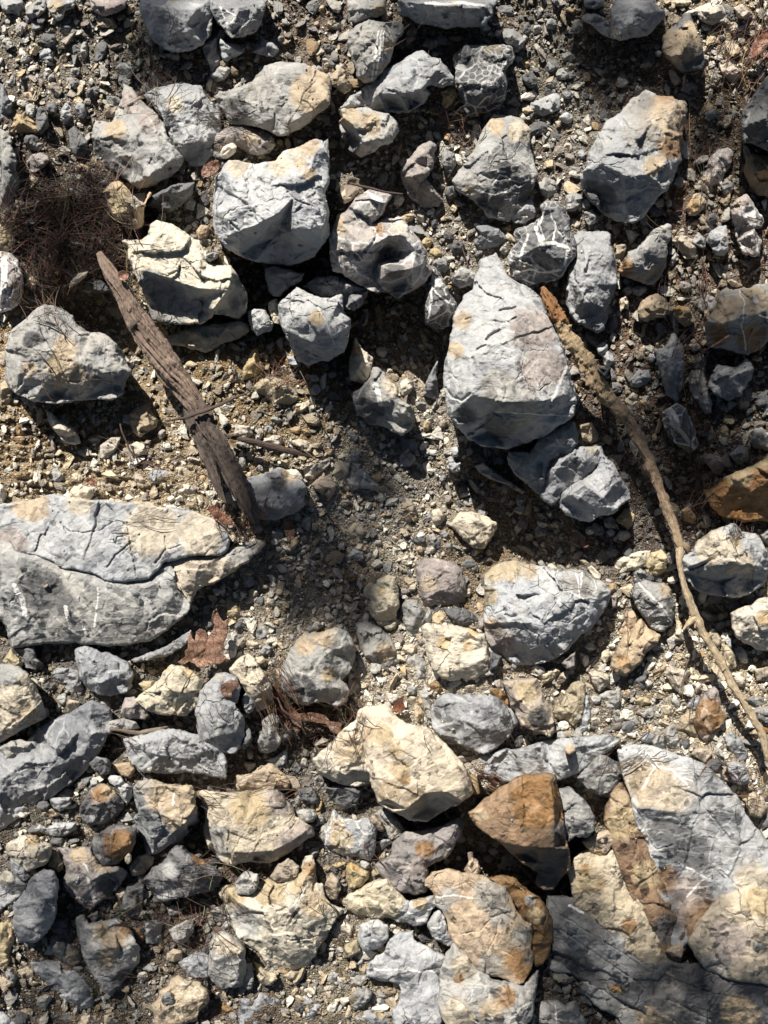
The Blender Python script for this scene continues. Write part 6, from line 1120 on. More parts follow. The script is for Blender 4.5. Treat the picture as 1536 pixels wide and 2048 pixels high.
        fz = ((qx - sx[idx]) * tx[idx] + (qy - sy[idx]) * ty[idx]) * 1.6 + bz[idx] * cs * .5
        z = z + np.clip(smooth(fz, 1) if cs > 30 else fz, -cs, cs) * am * amp * (1 if cs > 8 else .8) * 2.9
    z = z + fbm(p3, max(10, size * .22), 6, seed + 3, .62) * min(1.5, .012 * size) * amp
    z = z + fbm(p3 * (1, 1.8, 1), min(26, max(7, size * .10)), 4, seed + 4, .65, True) * min(1.1, .010 * size) * amp
    z = z + fbm(p3, 6, 2, seed + 6, .6) * min(.45, .014 * size)
    vein = np.zeros(len(Q))
    lx = Q[:, 0] + fbm(p3, 14, 3, seed + 31) * 3; ly = Q[:, 1] + fbm(p3, 14, 3, seed + 32) * 3
    for kd, wd, pts in lines:
        dd = seg_dist(lx, ly, pts)
        if kd == 'v': vein = np.maximum(vein, np.clip(1.15 - .5 * dd / (wd * .6), 0, 1) * (dd < wd * 1.6)); z = z + np.clip(1 - dd / wd, 0, 1) * .5
        else: z = z - np.clip(1 - dd / (wd * .75), 0, 1) ** .6 * wd * 1.5 - np.where(ly > lx * 0 + ly, 0, 0)
    # rounded shoulder at the rim
    rw = min(4, .06 * size) + .5
    z = z - (np.clip(1 - dq / rw, 0, 1) ** 2) * rw * .6
    # side wall below the rim
    co = [np.c_[Q, z]]; zb = z[:nb]; start = 0; nring = 5; faces = [T]; off0 = len(Q); prev = np.arange(nb)
    lo = np.minimum(zb - 4, base)
    for k in range(1, nring + 1):
        f = (k / nring) ** 1.2; o = [0, .9, .4, -1.2, -3.2, -6.0][k] * min(1.5, size / 50)
        zz = zb + (lo - zb) * f
        rp = B + Nn * (-o if False else o)[..., None] if not np.isscalar(o) else B + Nn * o
        wob = fbm(np.c_[rp, zz], max(6, size * .12), 3, seed + 9) * min(3.5, .03 * size)
        rp = rp + Nn * (wob - abs(0))[:, None]
        ring = np.c_[rp, zz]; co.append(ring); cur = off0 + np.arange(nb); nx = (np.arange(nb) + 1) % nb
        faces.append(np.c_[prev, cur, cur[nx]]); faces.append(np.c_[prev, cur[nx], prev[nx]])
        prev = cur; off0 += nb
    cc = np.array([[c[0], c[1], float(lo.min())]]); co.append(cc); nx = (np.arange(nb) + 1) % nb
    faces.append(np.c_[prev, np.full(nb, off0), prev[nx]])
    co = np.vstack(co); faces = np.vstack(faces)
    # stains
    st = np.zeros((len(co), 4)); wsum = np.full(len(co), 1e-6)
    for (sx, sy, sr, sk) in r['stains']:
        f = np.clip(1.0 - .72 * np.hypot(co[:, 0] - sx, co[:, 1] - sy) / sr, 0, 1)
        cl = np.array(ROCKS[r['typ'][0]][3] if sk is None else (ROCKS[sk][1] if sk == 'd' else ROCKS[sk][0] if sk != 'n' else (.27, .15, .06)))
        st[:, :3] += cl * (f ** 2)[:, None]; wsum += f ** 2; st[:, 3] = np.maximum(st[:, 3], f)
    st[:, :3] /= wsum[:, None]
    wpos = mapxy(co[:, 0], co[:, 1], co[:, 2])
    vv = np.zeros(len(co)); vv[:len(vein)] = vein
    return wpos, faces, st, co, vv

CLS = {'boulder': ('boulder', 'boulder', 'big boulders standing out of the rubble'),
       'ledge': ('rock_ledge', 'rock ledge', 'outcropping ledges of bedrock'),
       'rock': ('rock', 'rock', 'loose broken rocks on the slope'),
       'stone': ('stone', 'stone', 'fist sized stones among the rocks'),
       'pebble': ('pebble', 'pebble', 'small pebbles and chips in the gravel')}
def classify(r):
    l = r['label']
    if 'boulder' in l.split(' with ')[0].split(' left ')[0].split(' right ')[0].split(' below ')[0] and r['size'] > 110 and not r['label'].startswith(('grey flank', 'knobbly', 'dark navy rock', 'low mauve', 'fractured', 'blue shaded')): return 'boulder'
    if any(k in l.split(' left ')[0].split(' right ')[0] for k in ('ledge', 'bedrock', 'fractured slab')) and r['size'] > 55: return 'ledge'
    if r['size'] > 48: return 'rock'
    if r['size'] > 27: return 'stone'
    return 'pebble'
# traced lines: v = white calcite seam, k = open crack; (kind, width, points)
LN = {
 'pale bedrock slab': [('v', 2.2, [(1272, 1500), (1290, 1518), (1310, 1534), (1300, 1552), (1284, 1580)]), ('v', 2.2, [(1268, 1502), (1300, 1508), (1315, 1532), (1345, 1540), (1360, 1555), (1378, 1573)]), ('v', 1.6, [(1360, 1555), (1385, 1562)]), ('v', 3, [(1375, 1735), (1400, 1750), (1420, 1760)]), ('v', 2.4, [(1425, 1745), (1400, 1765), (1374, 1794)]),
   ('k', 2.6, [(1386, 1515), (1392, 1550), (1398, 1585), (1404, 1612), (1430, 1640), (1460, 1680)]), ('k', 3, [(1268, 1615), (1290, 1645), (1300, 1690), (1315, 1700), (1345, 1690)]), ('k', 2.5, [(1347, 1665), (1355, 1700), (1400, 1705)]), ('k', 2.5, [(1440, 1740), (1470, 1770), (1510, 1785)]), ('k', 3, [(1395, 1850), (1410, 1825), (1440, 1795)])],
 'large pale flat': [('v', 2.2, [(738, 1938), (780, 1940), (830, 1942), (884, 1942)])],
 'upright grey': [('v', 2, [(757, 60), (753, 100), (744, 160)]), ('v', 2, [(763, 62), (760, 110), (752, 150)]), ('v', 1.5, [(768, 64), (764, 120)])],
 'mauve rock with a thick': [('v', 7, [(10, 515), (8, 560), (2, 600)]), ('v', 5, [(0, 610), (20, 620)])],
 'dark slate rock laced': [('v', 5, [(1072, 455), (1084, 488), (1110, 486), (1135, 495)]), ('v', 3, [(1056, 470), (1044, 500), (1040, 530)]), ('v', 2.5, [(1090, 490), (1080, 450), (1086, 425)]), ('v', 2.5, [(1028, 545), (1060, 538), (1080, 545), (1120, 540)]), ('v', 2, [(1100, 420), (1112, 455), (1105, 480)]), ('v', 2.5, [(1140, 498), (1128, 530), (1136, 500)]), ('v', 1.6, [(1045, 560), (1075, 570), (1110, 560)])],
 'spiky striped': [('v', 2.5, [(866, 540), (862, 600), (856, 645)]), ('v', 2, [(870, 580), (895, 605), (908, 610)])],
 'smooth oval': [('k', 1.6, [(635, 160), (610, 185), (595, 220), (575, 250)]), ('k', 1.2, [(555, 165), (570, 205), (580, 235)]), ('k', 3, [(500, 168), (515, 190), (524, 210)]), ('k', 2.5, [(550, 228), (548, 260)])],
 'cream topped boulder with': [('k', 2.4, [(318, 545), (335, 552), (345, 548), (352, 545)]), ('k', 1.8, [(368, 520), (375, 545), (400, 560)])],
 'big cream boulder': [('k', 3.5, [(462, 445), (480, 462), (486, 470)]), ('k', 2, [(555, 330), (540, 370), (552, 400)]), ('v', 2, [(505, 325), (490, 350), (520, 390)]), ('k', 3, [(575, 385), (590, 400), (620, 410)])],
 'tallest pale': [('k', 5, [(1000, 622), (1020, 617), (1032, 615)]), ('k', 6, [(973, 680), (985, 668), (998, 662)]), ('k', 4, [(955, 698), (972, 690)]), ('v', 1.8, [(992, 824), (1040, 826), (1100, 830), (1150, 833)]), ('k', 4, [(890, 775), (905, 795), (925, 800), (942, 785)]), ('k', 3, [(930, 640), (942, 636)]), ('k', 1.6, [(1010, 640), (1022, 650)]), ('k', 1.6, [(1080, 770), (1092, 750), (1098, 765)]), ('k', 2, [(870, 740), (900, 745), (915, 760)])],
 'broad grey lower': [('v', 2.4, [(196, 1175), (193, 1215), (188, 1255)]), ('v', 5, [(131, 1215), (138, 1245), (140, 1255)]), ('v', 3, [(160, 1240), (172, 1265), (172, 1275)]), ('v', 6, [(28, 1170), (45, 1200), (50, 1230)]), ('k', 2, [(300, 1240), (290, 1262)])],
 'upper pale layer': [('k', 2.4, [(120, 1045), (135, 1062), (165, 1066), (200, 1060), (225, 1045)]), ('k', 3, [(260, 1085), (268, 1120), (272, 1150)]), ('k', 3, [(255, 1045), (262, 1085), (232, 1110), (215, 1135)]), ('k', 3.4, [(330, 1075), (332, 1100), (312, 1125)]), ('k', 2.5, [(332, 1100), (350, 1095), (362, 1090)]), ('k', 2, [(70, 1085), (95, 1105), (112, 1112)])],
 'wedge shaped end': [('k', 3, [(345, 1130), (358, 1160), (370, 1190)]), ('k', 2, [(440, 1118), (470, 1108), (510, 1090)])],
 'rounded white boulder': [('v', 1.6, [(1152, 1145), (1158, 1170), (1160, 1200)]), ('v', 1.6, [(1162, 1144), (1163, 1175)]), ('v', 1.6, [(1185, 1146), (1192, 1175)]), ('v', 1.4, [(1135, 1182), (1160, 1195), (1190, 1205)]), ('k', 5, [(1010, 1230), (1020, 1234), (1030, 1232)]), ('k', 2.4, [(972, 1218), (990, 1228), (1005, 1222)]), ('k', 2.4, [(1040, 1240), (1060, 1262), (1080, 1270), (1075, 1290)]), ('k', 2, [(1090, 1180), (1120, 1205), (1150, 1230)]), ('k', 2, [(1110, 1240), (1140, 1245), (1170, 1225)])],
 'slate grey wedge': [('v', 2.4, [(1277, 1165), (1300, 1190), (1325, 1215), (1345, 1245)])],
 'dark slab with a bright': [('v', 11, [(1333, 818), (1345, 830), (1352, 850)]), ('v', 5, [(1354, 855), (1375, 880), (1390, 895)])],
 'grey arrowhead': [('v', 1.6, [(348, 1585), (345, 1610)])],
 'mauve wedge': [('v', 4, [(175, 1755), (182, 1780), (190, 1805)]), ('v', 2, [(168, 1725), (178, 1745)]), ('v', 2, [(158, 1755), (148, 1775)])],
 'dark navy': [], 'navy grey': [('v', 2, [(440, 15), (455, 50), (470, 35)]), ('v', 2, [(450, 20), (490, 40), (478, 65)])],
 'large tan slab': [('k', 1.8, [(530, 1590), (505, 1640), (480, 1680), (465, 1705)]), ('v', 2, [(555, 1635), (545, 1650)]), ('k', 2, [(595, 1640), (570, 1670)])],
 'big orange cream': [('k', 6, [(580, 1845), (590, 1830), (596, 1822)]), ('k', 4, [(555, 1822), (575, 1816)]), ('v', 2, [(620, 1765), (585, 1812)]), ('k', 5, [(632, 1748), (628, 1780)]), ('k', 2.5, [(575, 1880), (600, 1880), (640, 1872)]), ('k', 2.4, [(650, 1880), (635, 1920)])],
 'olive grey tilting': [('k', 3.4, [(980, 1835), (1000, 1830), (1035, 1822)]), ('k', 2, [(920, 1870), (960, 1860), (990, 1830)]), ('k', 1.8, [(1000, 1835), (990, 1880), (970, 1910)]), ('v', 2, [(870, 1795), (905, 1790), (950, 1796)]), ('k', 2, [(905, 1775), (930, 1765), (960, 1790)]), ('k', 2, [(1000, 1890), (1005, 1900), (1030, 1915)])],
 'smooth grey cream boulder': [('k', 3, [(884, 1990), (915, 2000), (935, 2020), (950, 2045)]), ('k', 2.6, [(880, 1975), (920, 1965), (955, 1945)]), ('v', 2, [(975, 2025), (990, 2045)]), ('v', 1.6, [(935, 2000), (945, 1980)])],
 'tan flat rock': [('k', 4, [(320, 1990), (325, 2020), (345, 2040)]), ('v', 1.2, [(360, 2015), (365, 2035)])],
 'dark slate boulder with crossing': [('k', 1.6, [(1500, 235), (1536, 190)]), ('k', 1.6, [(1515, 205), (1545, 250)])],
 'large brown grey boulder': [('v', 1.6, [(1478, 580), (1490, 610), (1484, 650), (1492, 700)]), ('v', 5, [(1510, 596), (1513, 606)]), ('k', 2, [(1490, 680), (1510, 650), (1536, 640)])],
 'dark blue striated': [('k', 3, [(1130, 1835), (1220, 1890), (1300, 1945)]), ('k', 3, [(1120, 1860), (1210, 1920), (1290, 1975)]), ('k', 3, [(1310, 1925), (1305, 1960), (1310, 1990)]), ('k', 2.6, [(1350, 1960), (1420, 1985), (1500, 2000)]), ('k', 2.6, [(1340, 2000), (1420, 2040)]), ('v', 4, [(1140, 1812), (1165, 1825)])],
 'narrow rust': [('k', 4, [(1255, 1640), (1280, 1700), (1310, 1760), (1330, 1830)]), ('k', 3, [(1245, 1620), (1262, 1680), (1290, 1740)])],
 'pinkish orange': [('k', 2, [(1200, 1740), (1235, 1760), (1255, 1800)]), ('k', 2.6, [(1265, 1812), (1270, 1840), (1240, 1850)])],
 'rust brown boulder': [('k', 2, [(1105, 1570), (1112, 1620), (1118, 1680)])],
 'pale five sided': [('k', 2.6, [(612, 683), (640, 698)]), ('k', 2.6, [(608, 700), (640, 715)]), ('v', 1.4, [(636, 615), (650, 640)]), ('v', 1.4, [(655, 650), (670, 690)])],
 'patched grey': [('v', 1.8, [(960, 350), (985, 340), (1010, 345)]), ('v', 1.6, [(985, 370), (1000, 350), (1040, 365)]), ('v', 1.6, [(965, 385), (990, 390), (1020, 380)])],
 'long smooth ledge': [], 'flat pale grey stone with': [('v', 2, [(730, 945), (726, 965)])],
 'grey brown flat rock': [('v', 2, [(1110, 2010), (1112, 2045)])],
 'ledge': [], 'wide blue grey ledge': [('v', 3, [(850, 5), (890, 8), (935, 6), (970, 12)])],
 'curved grey': [('v', 6, [(750, 770), (757, 790), (762, 808)])],
 'bright white boulder with': [('k', 3, [(745, 1460), (725, 1490), (735, 1530), (745, 1570)]), ('k', 2, [(780, 1470), (800, 1500), (830, 1520)])],
}
def seg_dist(x, y, pts):
    d = np.full(len(x), 1e9)
    for (ax, ay), (bx, by) in zip(pts[:-1], pts[1:]):
        dx, dy = bx - ax, by - ay; t = np.clip(((x - ax) * dx + (y - ay) * dy) / (dx * dx + dy * dy + 1e-9), 0, 1)
        d = np.minimum(d, np.hypot(x - ax - t * dx, y - ay - t * dy))
    return d
MG = 260; RS = 3.0
TOP = np.full((int((2048 + 2 * MG) / RS) + 2, int((1536 + 2 * MG) / RS) + 2), -999.0)      # height of the upper surface, for what lies on top
for i, r in enumerate(RK):
    cls = classify(r); nm, cat, grp = CLS[cls]
    wpos, faces, st, co, vv = rock_geometry(r, 1000 + i * 17)
    iy = np.clip(((co[:, 1] + MG) / RS).astype(int), 0, TOP.shape[0] - 1); ix = np.clip(((co[:, 0] + MG) / RS).astype(int), 0, TOP.shape[1] - 1)
    np.maximum.at(TOP, (iy, ix), co[:, 2])
    # outline order decides which way faces look: make the skin face up
    a, b, c3 = wpos[faces[:50, 0]], wpos[faces[:50, 1]], wpos[faces[:50, 2]]
    if np.cross(b - a, c3 - a)[:, 2].mean() < 0: faces = faces[:, ::-1]
    o = make_mesh(nm, wpos, faces, rmat(r['typ']), attrs={'stain': ('col', st), 'vein': ('f', vv)})
    recentre(o); tag(o, r['label'], cat, grp)
# ---------------------------------------------------------------- soil zones, some darkened to stand for tree shade: x, y, soil colour, gravel brightness, gravel warmth (0 grey .. 1 ochre), weight
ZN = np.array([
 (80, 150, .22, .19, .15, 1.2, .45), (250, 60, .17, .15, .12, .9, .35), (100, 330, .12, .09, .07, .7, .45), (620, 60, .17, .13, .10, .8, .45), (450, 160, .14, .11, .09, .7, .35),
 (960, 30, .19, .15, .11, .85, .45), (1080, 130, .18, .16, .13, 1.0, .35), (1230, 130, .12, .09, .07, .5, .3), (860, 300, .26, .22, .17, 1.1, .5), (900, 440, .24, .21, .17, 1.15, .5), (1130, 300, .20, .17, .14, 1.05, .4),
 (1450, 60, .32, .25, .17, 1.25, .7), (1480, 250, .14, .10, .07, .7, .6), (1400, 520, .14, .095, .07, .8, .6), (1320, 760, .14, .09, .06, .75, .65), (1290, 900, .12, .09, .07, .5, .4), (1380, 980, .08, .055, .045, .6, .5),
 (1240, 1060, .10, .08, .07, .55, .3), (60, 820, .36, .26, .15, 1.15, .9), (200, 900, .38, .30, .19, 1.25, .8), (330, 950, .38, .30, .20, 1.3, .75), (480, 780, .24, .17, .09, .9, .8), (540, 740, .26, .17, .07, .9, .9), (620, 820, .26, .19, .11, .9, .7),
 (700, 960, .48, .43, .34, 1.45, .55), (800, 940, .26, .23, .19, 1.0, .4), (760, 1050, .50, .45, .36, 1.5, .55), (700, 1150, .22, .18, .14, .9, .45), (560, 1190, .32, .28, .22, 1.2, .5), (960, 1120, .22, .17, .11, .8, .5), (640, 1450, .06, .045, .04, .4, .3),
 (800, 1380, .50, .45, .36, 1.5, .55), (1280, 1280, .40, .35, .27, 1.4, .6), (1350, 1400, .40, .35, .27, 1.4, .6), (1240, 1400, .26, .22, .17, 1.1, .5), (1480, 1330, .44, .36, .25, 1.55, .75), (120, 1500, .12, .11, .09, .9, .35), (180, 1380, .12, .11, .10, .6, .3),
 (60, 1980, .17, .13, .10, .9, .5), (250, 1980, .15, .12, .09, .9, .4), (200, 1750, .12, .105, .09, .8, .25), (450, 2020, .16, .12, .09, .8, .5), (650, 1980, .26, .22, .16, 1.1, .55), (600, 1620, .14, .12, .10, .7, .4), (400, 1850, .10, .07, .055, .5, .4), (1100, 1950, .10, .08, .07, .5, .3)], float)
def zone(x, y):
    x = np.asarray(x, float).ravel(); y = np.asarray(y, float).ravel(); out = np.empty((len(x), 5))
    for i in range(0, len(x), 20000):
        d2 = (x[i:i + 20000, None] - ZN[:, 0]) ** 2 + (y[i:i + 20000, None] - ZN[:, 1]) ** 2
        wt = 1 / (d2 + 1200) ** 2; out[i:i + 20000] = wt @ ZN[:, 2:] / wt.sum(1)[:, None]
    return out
def bank(x, y):
    """the flaky layered earth bank under the pitted rock"""
    f = np.clip(1 - np.hypot((x - 170) / 330.0, (y - 900) / 140.0), 0, 1)
    return np.clip(f * 3, 0, 1)
def relief(x, y):
    p = np.c_[x.ravel(), y.ravel(), np.zeros(x.size)]
    g = fbm(p, 70, 3, 41) * 7 + fbm(p, 22, 3, 43) * 4.5 + fbm(p, 8, 2, 45) * 1.8
    b = bank(x.ravel(), y.ravel())
    ly = (y.ravel() + .12 * x.ravel() + fbm(p, 60, 3, 47) * 26) / 19.0
    g = g + b * ((1 - (ly - np.floor(ly))) ** 2 * 9 - 2 + fbm(p * np.array([.35, 1, 1]), 9, 3, 48) * 5)
    return g.reshape(x.shape)

# ---------------------------------------------------------------- ground sheet
def axis(lo, hi, s):
    a = np.arange(lo, hi + s, s); f = [1.5 ** k for k in range(0, 16)]
    far = np.cumsum([s * v for v in f]); far = far[far < 6000]
    return np.concatenate([lo - far[::-1], a, a[-1] + far])
gx = axis(-MG, 1536 + MG, 3.6); gy = axis(-MG, 2048 + MG, 3.6)
cg_x = np.arange(gx[0], gx[-1] + 20, 14.0) if False else None
GX, GY = np.meshgrid(gx, gy)
cx = np.clip(GX, -MG - 100, 1536 + MG + 100); cy = np.clip(GY, -MG - 100, 2048 + MG + 100)
# ground level on a coarse lattice, then bilinear
LX = np.arange(-MG - 110, 1536 + MG + 130, 10.0); LY = np.arange(-MG - 110, 2048 + MG + 130, 10.0)
LG = ground(*np.meshgrid(LX, LY)); LZ = zone(*np.meshgrid(LX, LY)).reshape(len(LY), len(LX), 5)
def bil(A, x, y):
    fx = np.clip((x - LX[0]) / 10.0, 0, len(LX) - 1.001); fy = np.clip((y - LY[0]) / 10.0, 0, len(LY) - 1.001)
    i = fx.astype(int); j = fy.astype(int); u = fx - i; v = fy - j
    if A.ndim == 3: u = u[..., None]; v = v[..., None]
    return A[j, i] * (1 - u) * (1 - v) + A[j, i + 1] * u * (1 - v) + A[j + 1, i] * (1 - u) * v + A[j + 1, i + 1] * u * v
cov = np.zeros(TOP.shape, bool)
YY, XX = np.mgrid[0:TOP.shape[0], 0:TOP.shape[1]]; YY = (YY + .5) * RS - MG; XX = (XX + .5) * RS - MG
for r in RK:
    p = r['poly'] ; x0, y0 = ((p.min(0) + MG) / RS).astype(int) - 1; x1, y1 = ((p.max(0) + MG) / RS).astype(int) + 2
    x0 = max(x0, 0); y0 = max(y0, 0)
    sub = inside(XX[y0:y1, x0:x1], YY[y0:y1, x0:x1], p * .94 + r['c'] * .06)
    cov[y0:y1, x0:x1] |= sub
bl = cov.astype(float)
for _ in range(3):
    for ax in (0, 1): bl = (bl + np.roll(bl, 1, ax) + np.roll(bl, -1, ax) + np.roll(bl, 2, ax) + np.roll(bl, -2, ax)) / 5
def banked(x, y):
    # dirt piles up against the foot of the stones
    iy = np.clip(((y + MG) / RS).astype(int), 0, TOP.shape[0] - 1); ix = np.clip(((x + MG) / RS).astype(int), 0, TOP.shape[1] - 1)
    return bl[iy, ix] * 11
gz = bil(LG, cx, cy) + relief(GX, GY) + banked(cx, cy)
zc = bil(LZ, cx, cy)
N = NT('soil'); geo = N.n('ShaderNodeNewGeometry'); P = geo.outputs['Position']
ac = N.n('ShaderNodeAttribute', attribute_name='soil')
na = N.noise(P, 60, 6, .7, .3).outputs[0]; nb_ = N.noise(P, 420, 4, .75).outputs[0]
vo = N.vor(P, 330, 'F1'); sep = N.n('ShaderNodeSeparateColor'); N.l(vo.outputs['Color'], sep.inputs[0])
vo2 = N.vor(P, 150, 'F1'); sep2 = N.n('ShaderNodeSeparateColor'); N.l(vo2.outputs['Color'], sep2.inputs[0])
dk = N.mix(1.0, ac.outputs['Color'], (.45, .42, .40), 'MULTIPLY'); lt = N.mix(1.0, ac.outputs['Color'], (1.7, 1.7, 1.68), 'MULTIPLY')
col = N.mix(N.ramp(na, .35, .65), dk, ac.outputs['Color'])
col = N.mix(N.ramp(sep.outputs[0], .45, 1.0, 0, .75), col, lt)
col = N.mix(N.ramp(sep2.outputs[1], .7, .95, 0, .6), col, (.30, .29, .27))
col = N.mix(N.ramp(nb_, .35, .5, .6, 0), col, dk)
N.l(col, N.b.inputs['Base Color']); N.b.inputs['Roughness'].default_value = .95; N.b.inputs['Specular IOR Level'].default_value = .2
hh = N.math('ADD', N.math('MULTIPLY', vo.outputs['Distance'], -1.1), N.math('MULTIPLY', nb_, .7))
hh = N.math('ADD', hh, N.math('MULTIPLY', vo2.outputs['Distance'], -1.2)); hh = N.math('ADD', hh, N.math('MULTIPLY', na, 1.0))
N.l(N.bump(hh, .004), N.b.inputs['Normal'])
ny, nx_ = GX.shape; idx = np.arange(ny * nx_).reshape(ny, nx_)
q = np.stack([idx[:-1, :-1], idx[1:, :-1], idx[1:, 1:], idx[:-1, 1:]], -1).reshape(-1, 4)
wp = mapxy(GX.ravel(), GY.ravel(), gz.ravel())
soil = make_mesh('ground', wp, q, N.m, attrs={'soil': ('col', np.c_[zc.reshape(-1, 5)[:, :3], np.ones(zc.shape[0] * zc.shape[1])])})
tag(soil, kind='structure')

# ---------------------------------------------------------------- gravel: what nobody could count
gr_all = bil(LG, XX, YY)
TOP = np.maximum(TOP, gr_all + 2)
occ_shared = np.zeros(TOP.shape, bool)
def template(level, rs):
    t = (1 + 5 ** .5) / 2
    v = np.array([(-1, t, 0), (1, t, 0), (-1, -t, 0), (1, -t, 0), (0, -1, t), (0, 1, t), (0, -1, -t), (0, 1, -t), (t, 0, -1), (t, 0, 1), (-t, 0, -1), (-t, 0, 1)], float)
    f = np.array([(0, 11, 5), (0, 5, 1), (0, 1, 7), (0, 7, 10), (0, 10, 11), (1, 5, 9), (5, 11, 4), (11, 10, 2), (10, 7, 6), (7, 1, 8), (3, 9, 4), (3, 4, 2), (3, 2, 6), (3, 6, 8), (3, 8, 9), (4, 9, 5), (2, 4, 11), (6, 2, 10), (8, 6, 7), (9, 8, 1)])
    v /= np.linalg.norm(v[0])
    for _ in range(level):
        vl = [tuple(a) for a in v]; mp = {}; nf = []
        def mid(a, b):
            k = (min(a, b), max(a, b))
            if k not in mp: m = (np.array(vl[a]) + np.array(vl[b])); vl.append(tuple(m / np.linalg.norm(m))); mp[k] = len(vl) - 1
            return mp[k]
        for a, b, c in f: x, y, z = mid(a, b), mid(b, c), mid(c, a); nf += [(a, x, z), (b, y, x), (c, z, y), (x, y, z)]
        v = np.array(vl); f = np.array(nf)
    # knock flat faces off it
    for _ in range(rs.randint(6, 11)):
        n = rs.normal(0, 1, 3); n /= np.linalg.norm(n); dcut = rs.uniform(.25, .62); s_ = v @ n
        v = v - np.where(s_ > dcut, s_ - dcut, 0)[:, None] * n
    v = v * (1, rs.uniform(.6, .95), rs.uniform(.4, .75)) + rs.normal(0, .03, v.shape)
    return v, f
PAL = np.array([(.30, .29, .27), (.20, .20, .20), (.10, .10, .105), (.42, .40, .36), (.56, .53, .46), (.26, .23, .20), (.38, .32, .24), (.44, .36, .25), (.36, .26, .16)])
def gravel(name, tries, rlo, rhi, power, level, guard, sink, smooth, onrock=0.0, edge=0):
    rs = np.random.RandomState(int(rlo * 100)); T_ = [template(level, rs) for _ in range(14)]
    x = rs.uniform(-200, 1536 + 200, tries); y = rs.uniform(-200, 2048 + 200, tries)
    u = rs.uniform(0, 1, tries); rad = rlo * (1 + u * ((rhi / rlo) ** power - 1)) ** (1 / power)
    order = np.argsort(-rad); x, y, rad = x[order], y[order], rad[order]
    keep = np.zeros(tries, bool); H_, W_ = cov.shape
    occ = cov.copy() if guard else cov
    zb = bil(LZ, x, y)
    ew = np.maximum(np.clip((x - 1330) / 120, 0, 1), np.maximum(np.clip((360 - x) / 200, 0, 1) * np.clip((y - 1450) / 100, 0, 1), np.clip((y - 1700) / 200, 0, 1) * .7)); ew = np.maximum(ew, .42) * np.clip(np.hypot((x - 730) / 190, (y - 1060) / 170) - .7, .04, 1)
    for i in range(tries):
        if edge and rs.rand() > ew[i]: continue
        ix = int((x[i] + MG) / RS); iy = int((y[i] + MG) / RS)
        if occ[iy, ix]:
            if not (onrock and rs.rand() < onrock and cov[iy, ix]): continue
        if guard:
            if occ_shared[iy, ix]: continue
            k = max(1, int(rad[i] * .75 / RS)); s_ = occ[max(0, iy - k):iy + k + 1, max(0, ix - k):ix + k + 1]
            if s_.mean() > .35: continue
            s_[:] = True; occ_shared[max(0, iy - k):iy + k + 1, max(0, ix - k):ix + k + 1] = True
        keep[i] = True
    # stones lie in patches, bare soil shows between
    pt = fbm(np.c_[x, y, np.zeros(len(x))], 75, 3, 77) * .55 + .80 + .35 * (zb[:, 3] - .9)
    keep &= rs.rand(len(x)) < np.clip(pt, .12, 1)
    x, y, rad, zb = x[keep], y[keep], rad[keep], zb[keep]; n = len(x)
    if guard: cov_g = occ
    gzv = bil(LG, x, y) + relief(x, y) + banked(x, y)
    if onrock:
        tt = TOP[((y + MG) / RS).astype(int), ((x + MG) / RS).astype(int)]
        gzv = np.maximum(gzv, np.where(cov[((y + MG) / RS).astype(int), ((x + MG) / RS).astype(int)], tt - rad * .1, gzv))
    z = gzv + rad * sink + rs.uniform(0, 1, n) * rad * .4
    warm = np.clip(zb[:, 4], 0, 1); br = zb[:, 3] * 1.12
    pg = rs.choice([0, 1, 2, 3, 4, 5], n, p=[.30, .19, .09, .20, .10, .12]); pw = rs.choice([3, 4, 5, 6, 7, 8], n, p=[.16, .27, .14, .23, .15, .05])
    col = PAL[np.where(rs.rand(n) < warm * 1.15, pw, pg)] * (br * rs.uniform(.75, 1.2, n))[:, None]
    V_ = []; F_ = []; Cc = []; off = 0; ti = rs.randint(0, len(T_), n)
    for t in range(len(T_)):
        m = np.where(ti == t)[0]
        if not len(m): continue
        v, f = T_[t]; k = len(m); a = rs.uniform(0, 6.283, k); b = rs.normal(0, .35, k); c = rs.normal(0, .35, k)
        ca, sa, cb, sb, cc, sc_ = np.cos(a), np.sin(a), np.cos(b), np.sin(b), np.cos(c), np.sin(c)
        Rz = np.zeros((k, 3, 3)); Rz[:, 0, 0] = ca; Rz[:, 0, 1] = -sa; Rz[:, 1, 0] = sa; Rz[:, 1, 1] = ca; Rz[:, 2, 2] = 1
        Rx = np.zeros((k, 3, 3)); Rx[:, 0, 0] = 1; Rx[:, 1, 1] = cb; Rx[:, 1, 2] = -sb; Rx[:, 2, 1] = sb; Rx[:, 2, 2] = cb
        Ry = np.zeros((k, 3, 3)); Ry[:, 1, 1] = 1; Ry[:, 0, 0] = cc; Ry[:, 0, 2] = sc_; Ry[:, 2, 0] = -sc_; Ry[:, 2, 2] = cc
        M_ = Rz @ Rx @ Ry
        st = np.stack([rs.uniform(.85, 1.35, k), rs.uniform(.75, 1.1, k), rs.uniform(.8, 1.2, k)], 1)
        pts = np.einsum('kij,kvj->kvi', M_, v[None] * st[:, None, :]) * rad[m][:, None, None]
        pts += np.stack([x[m], y[m], z[m]], 1)[:, None, :]
        V_.append(pts.reshape(-1, 3)); F_.append((f[None] + (np.arange(k) * len(v))[:, None, None]).reshape(-1, 3) + off); off += k * len(v)
        Cc.append(np.repeat(col[m], len(v), 0))
    V_ = np.vstack(V_); wpos = mapxy(V_[:, 0], V_[:, 1], V_[:, 2]); F_ = np.vstack(F_)[:, ::-1]; Cc = np.vstack(Cc)
    o = make_mesh(name, wpos, F_, GM, smooth=smooth, attrs={'tint': ('col', np.c_[Cc, np.ones(len(Cc))])})
    tag(o, kind='stuff')
    return n, (occ if guard else None)
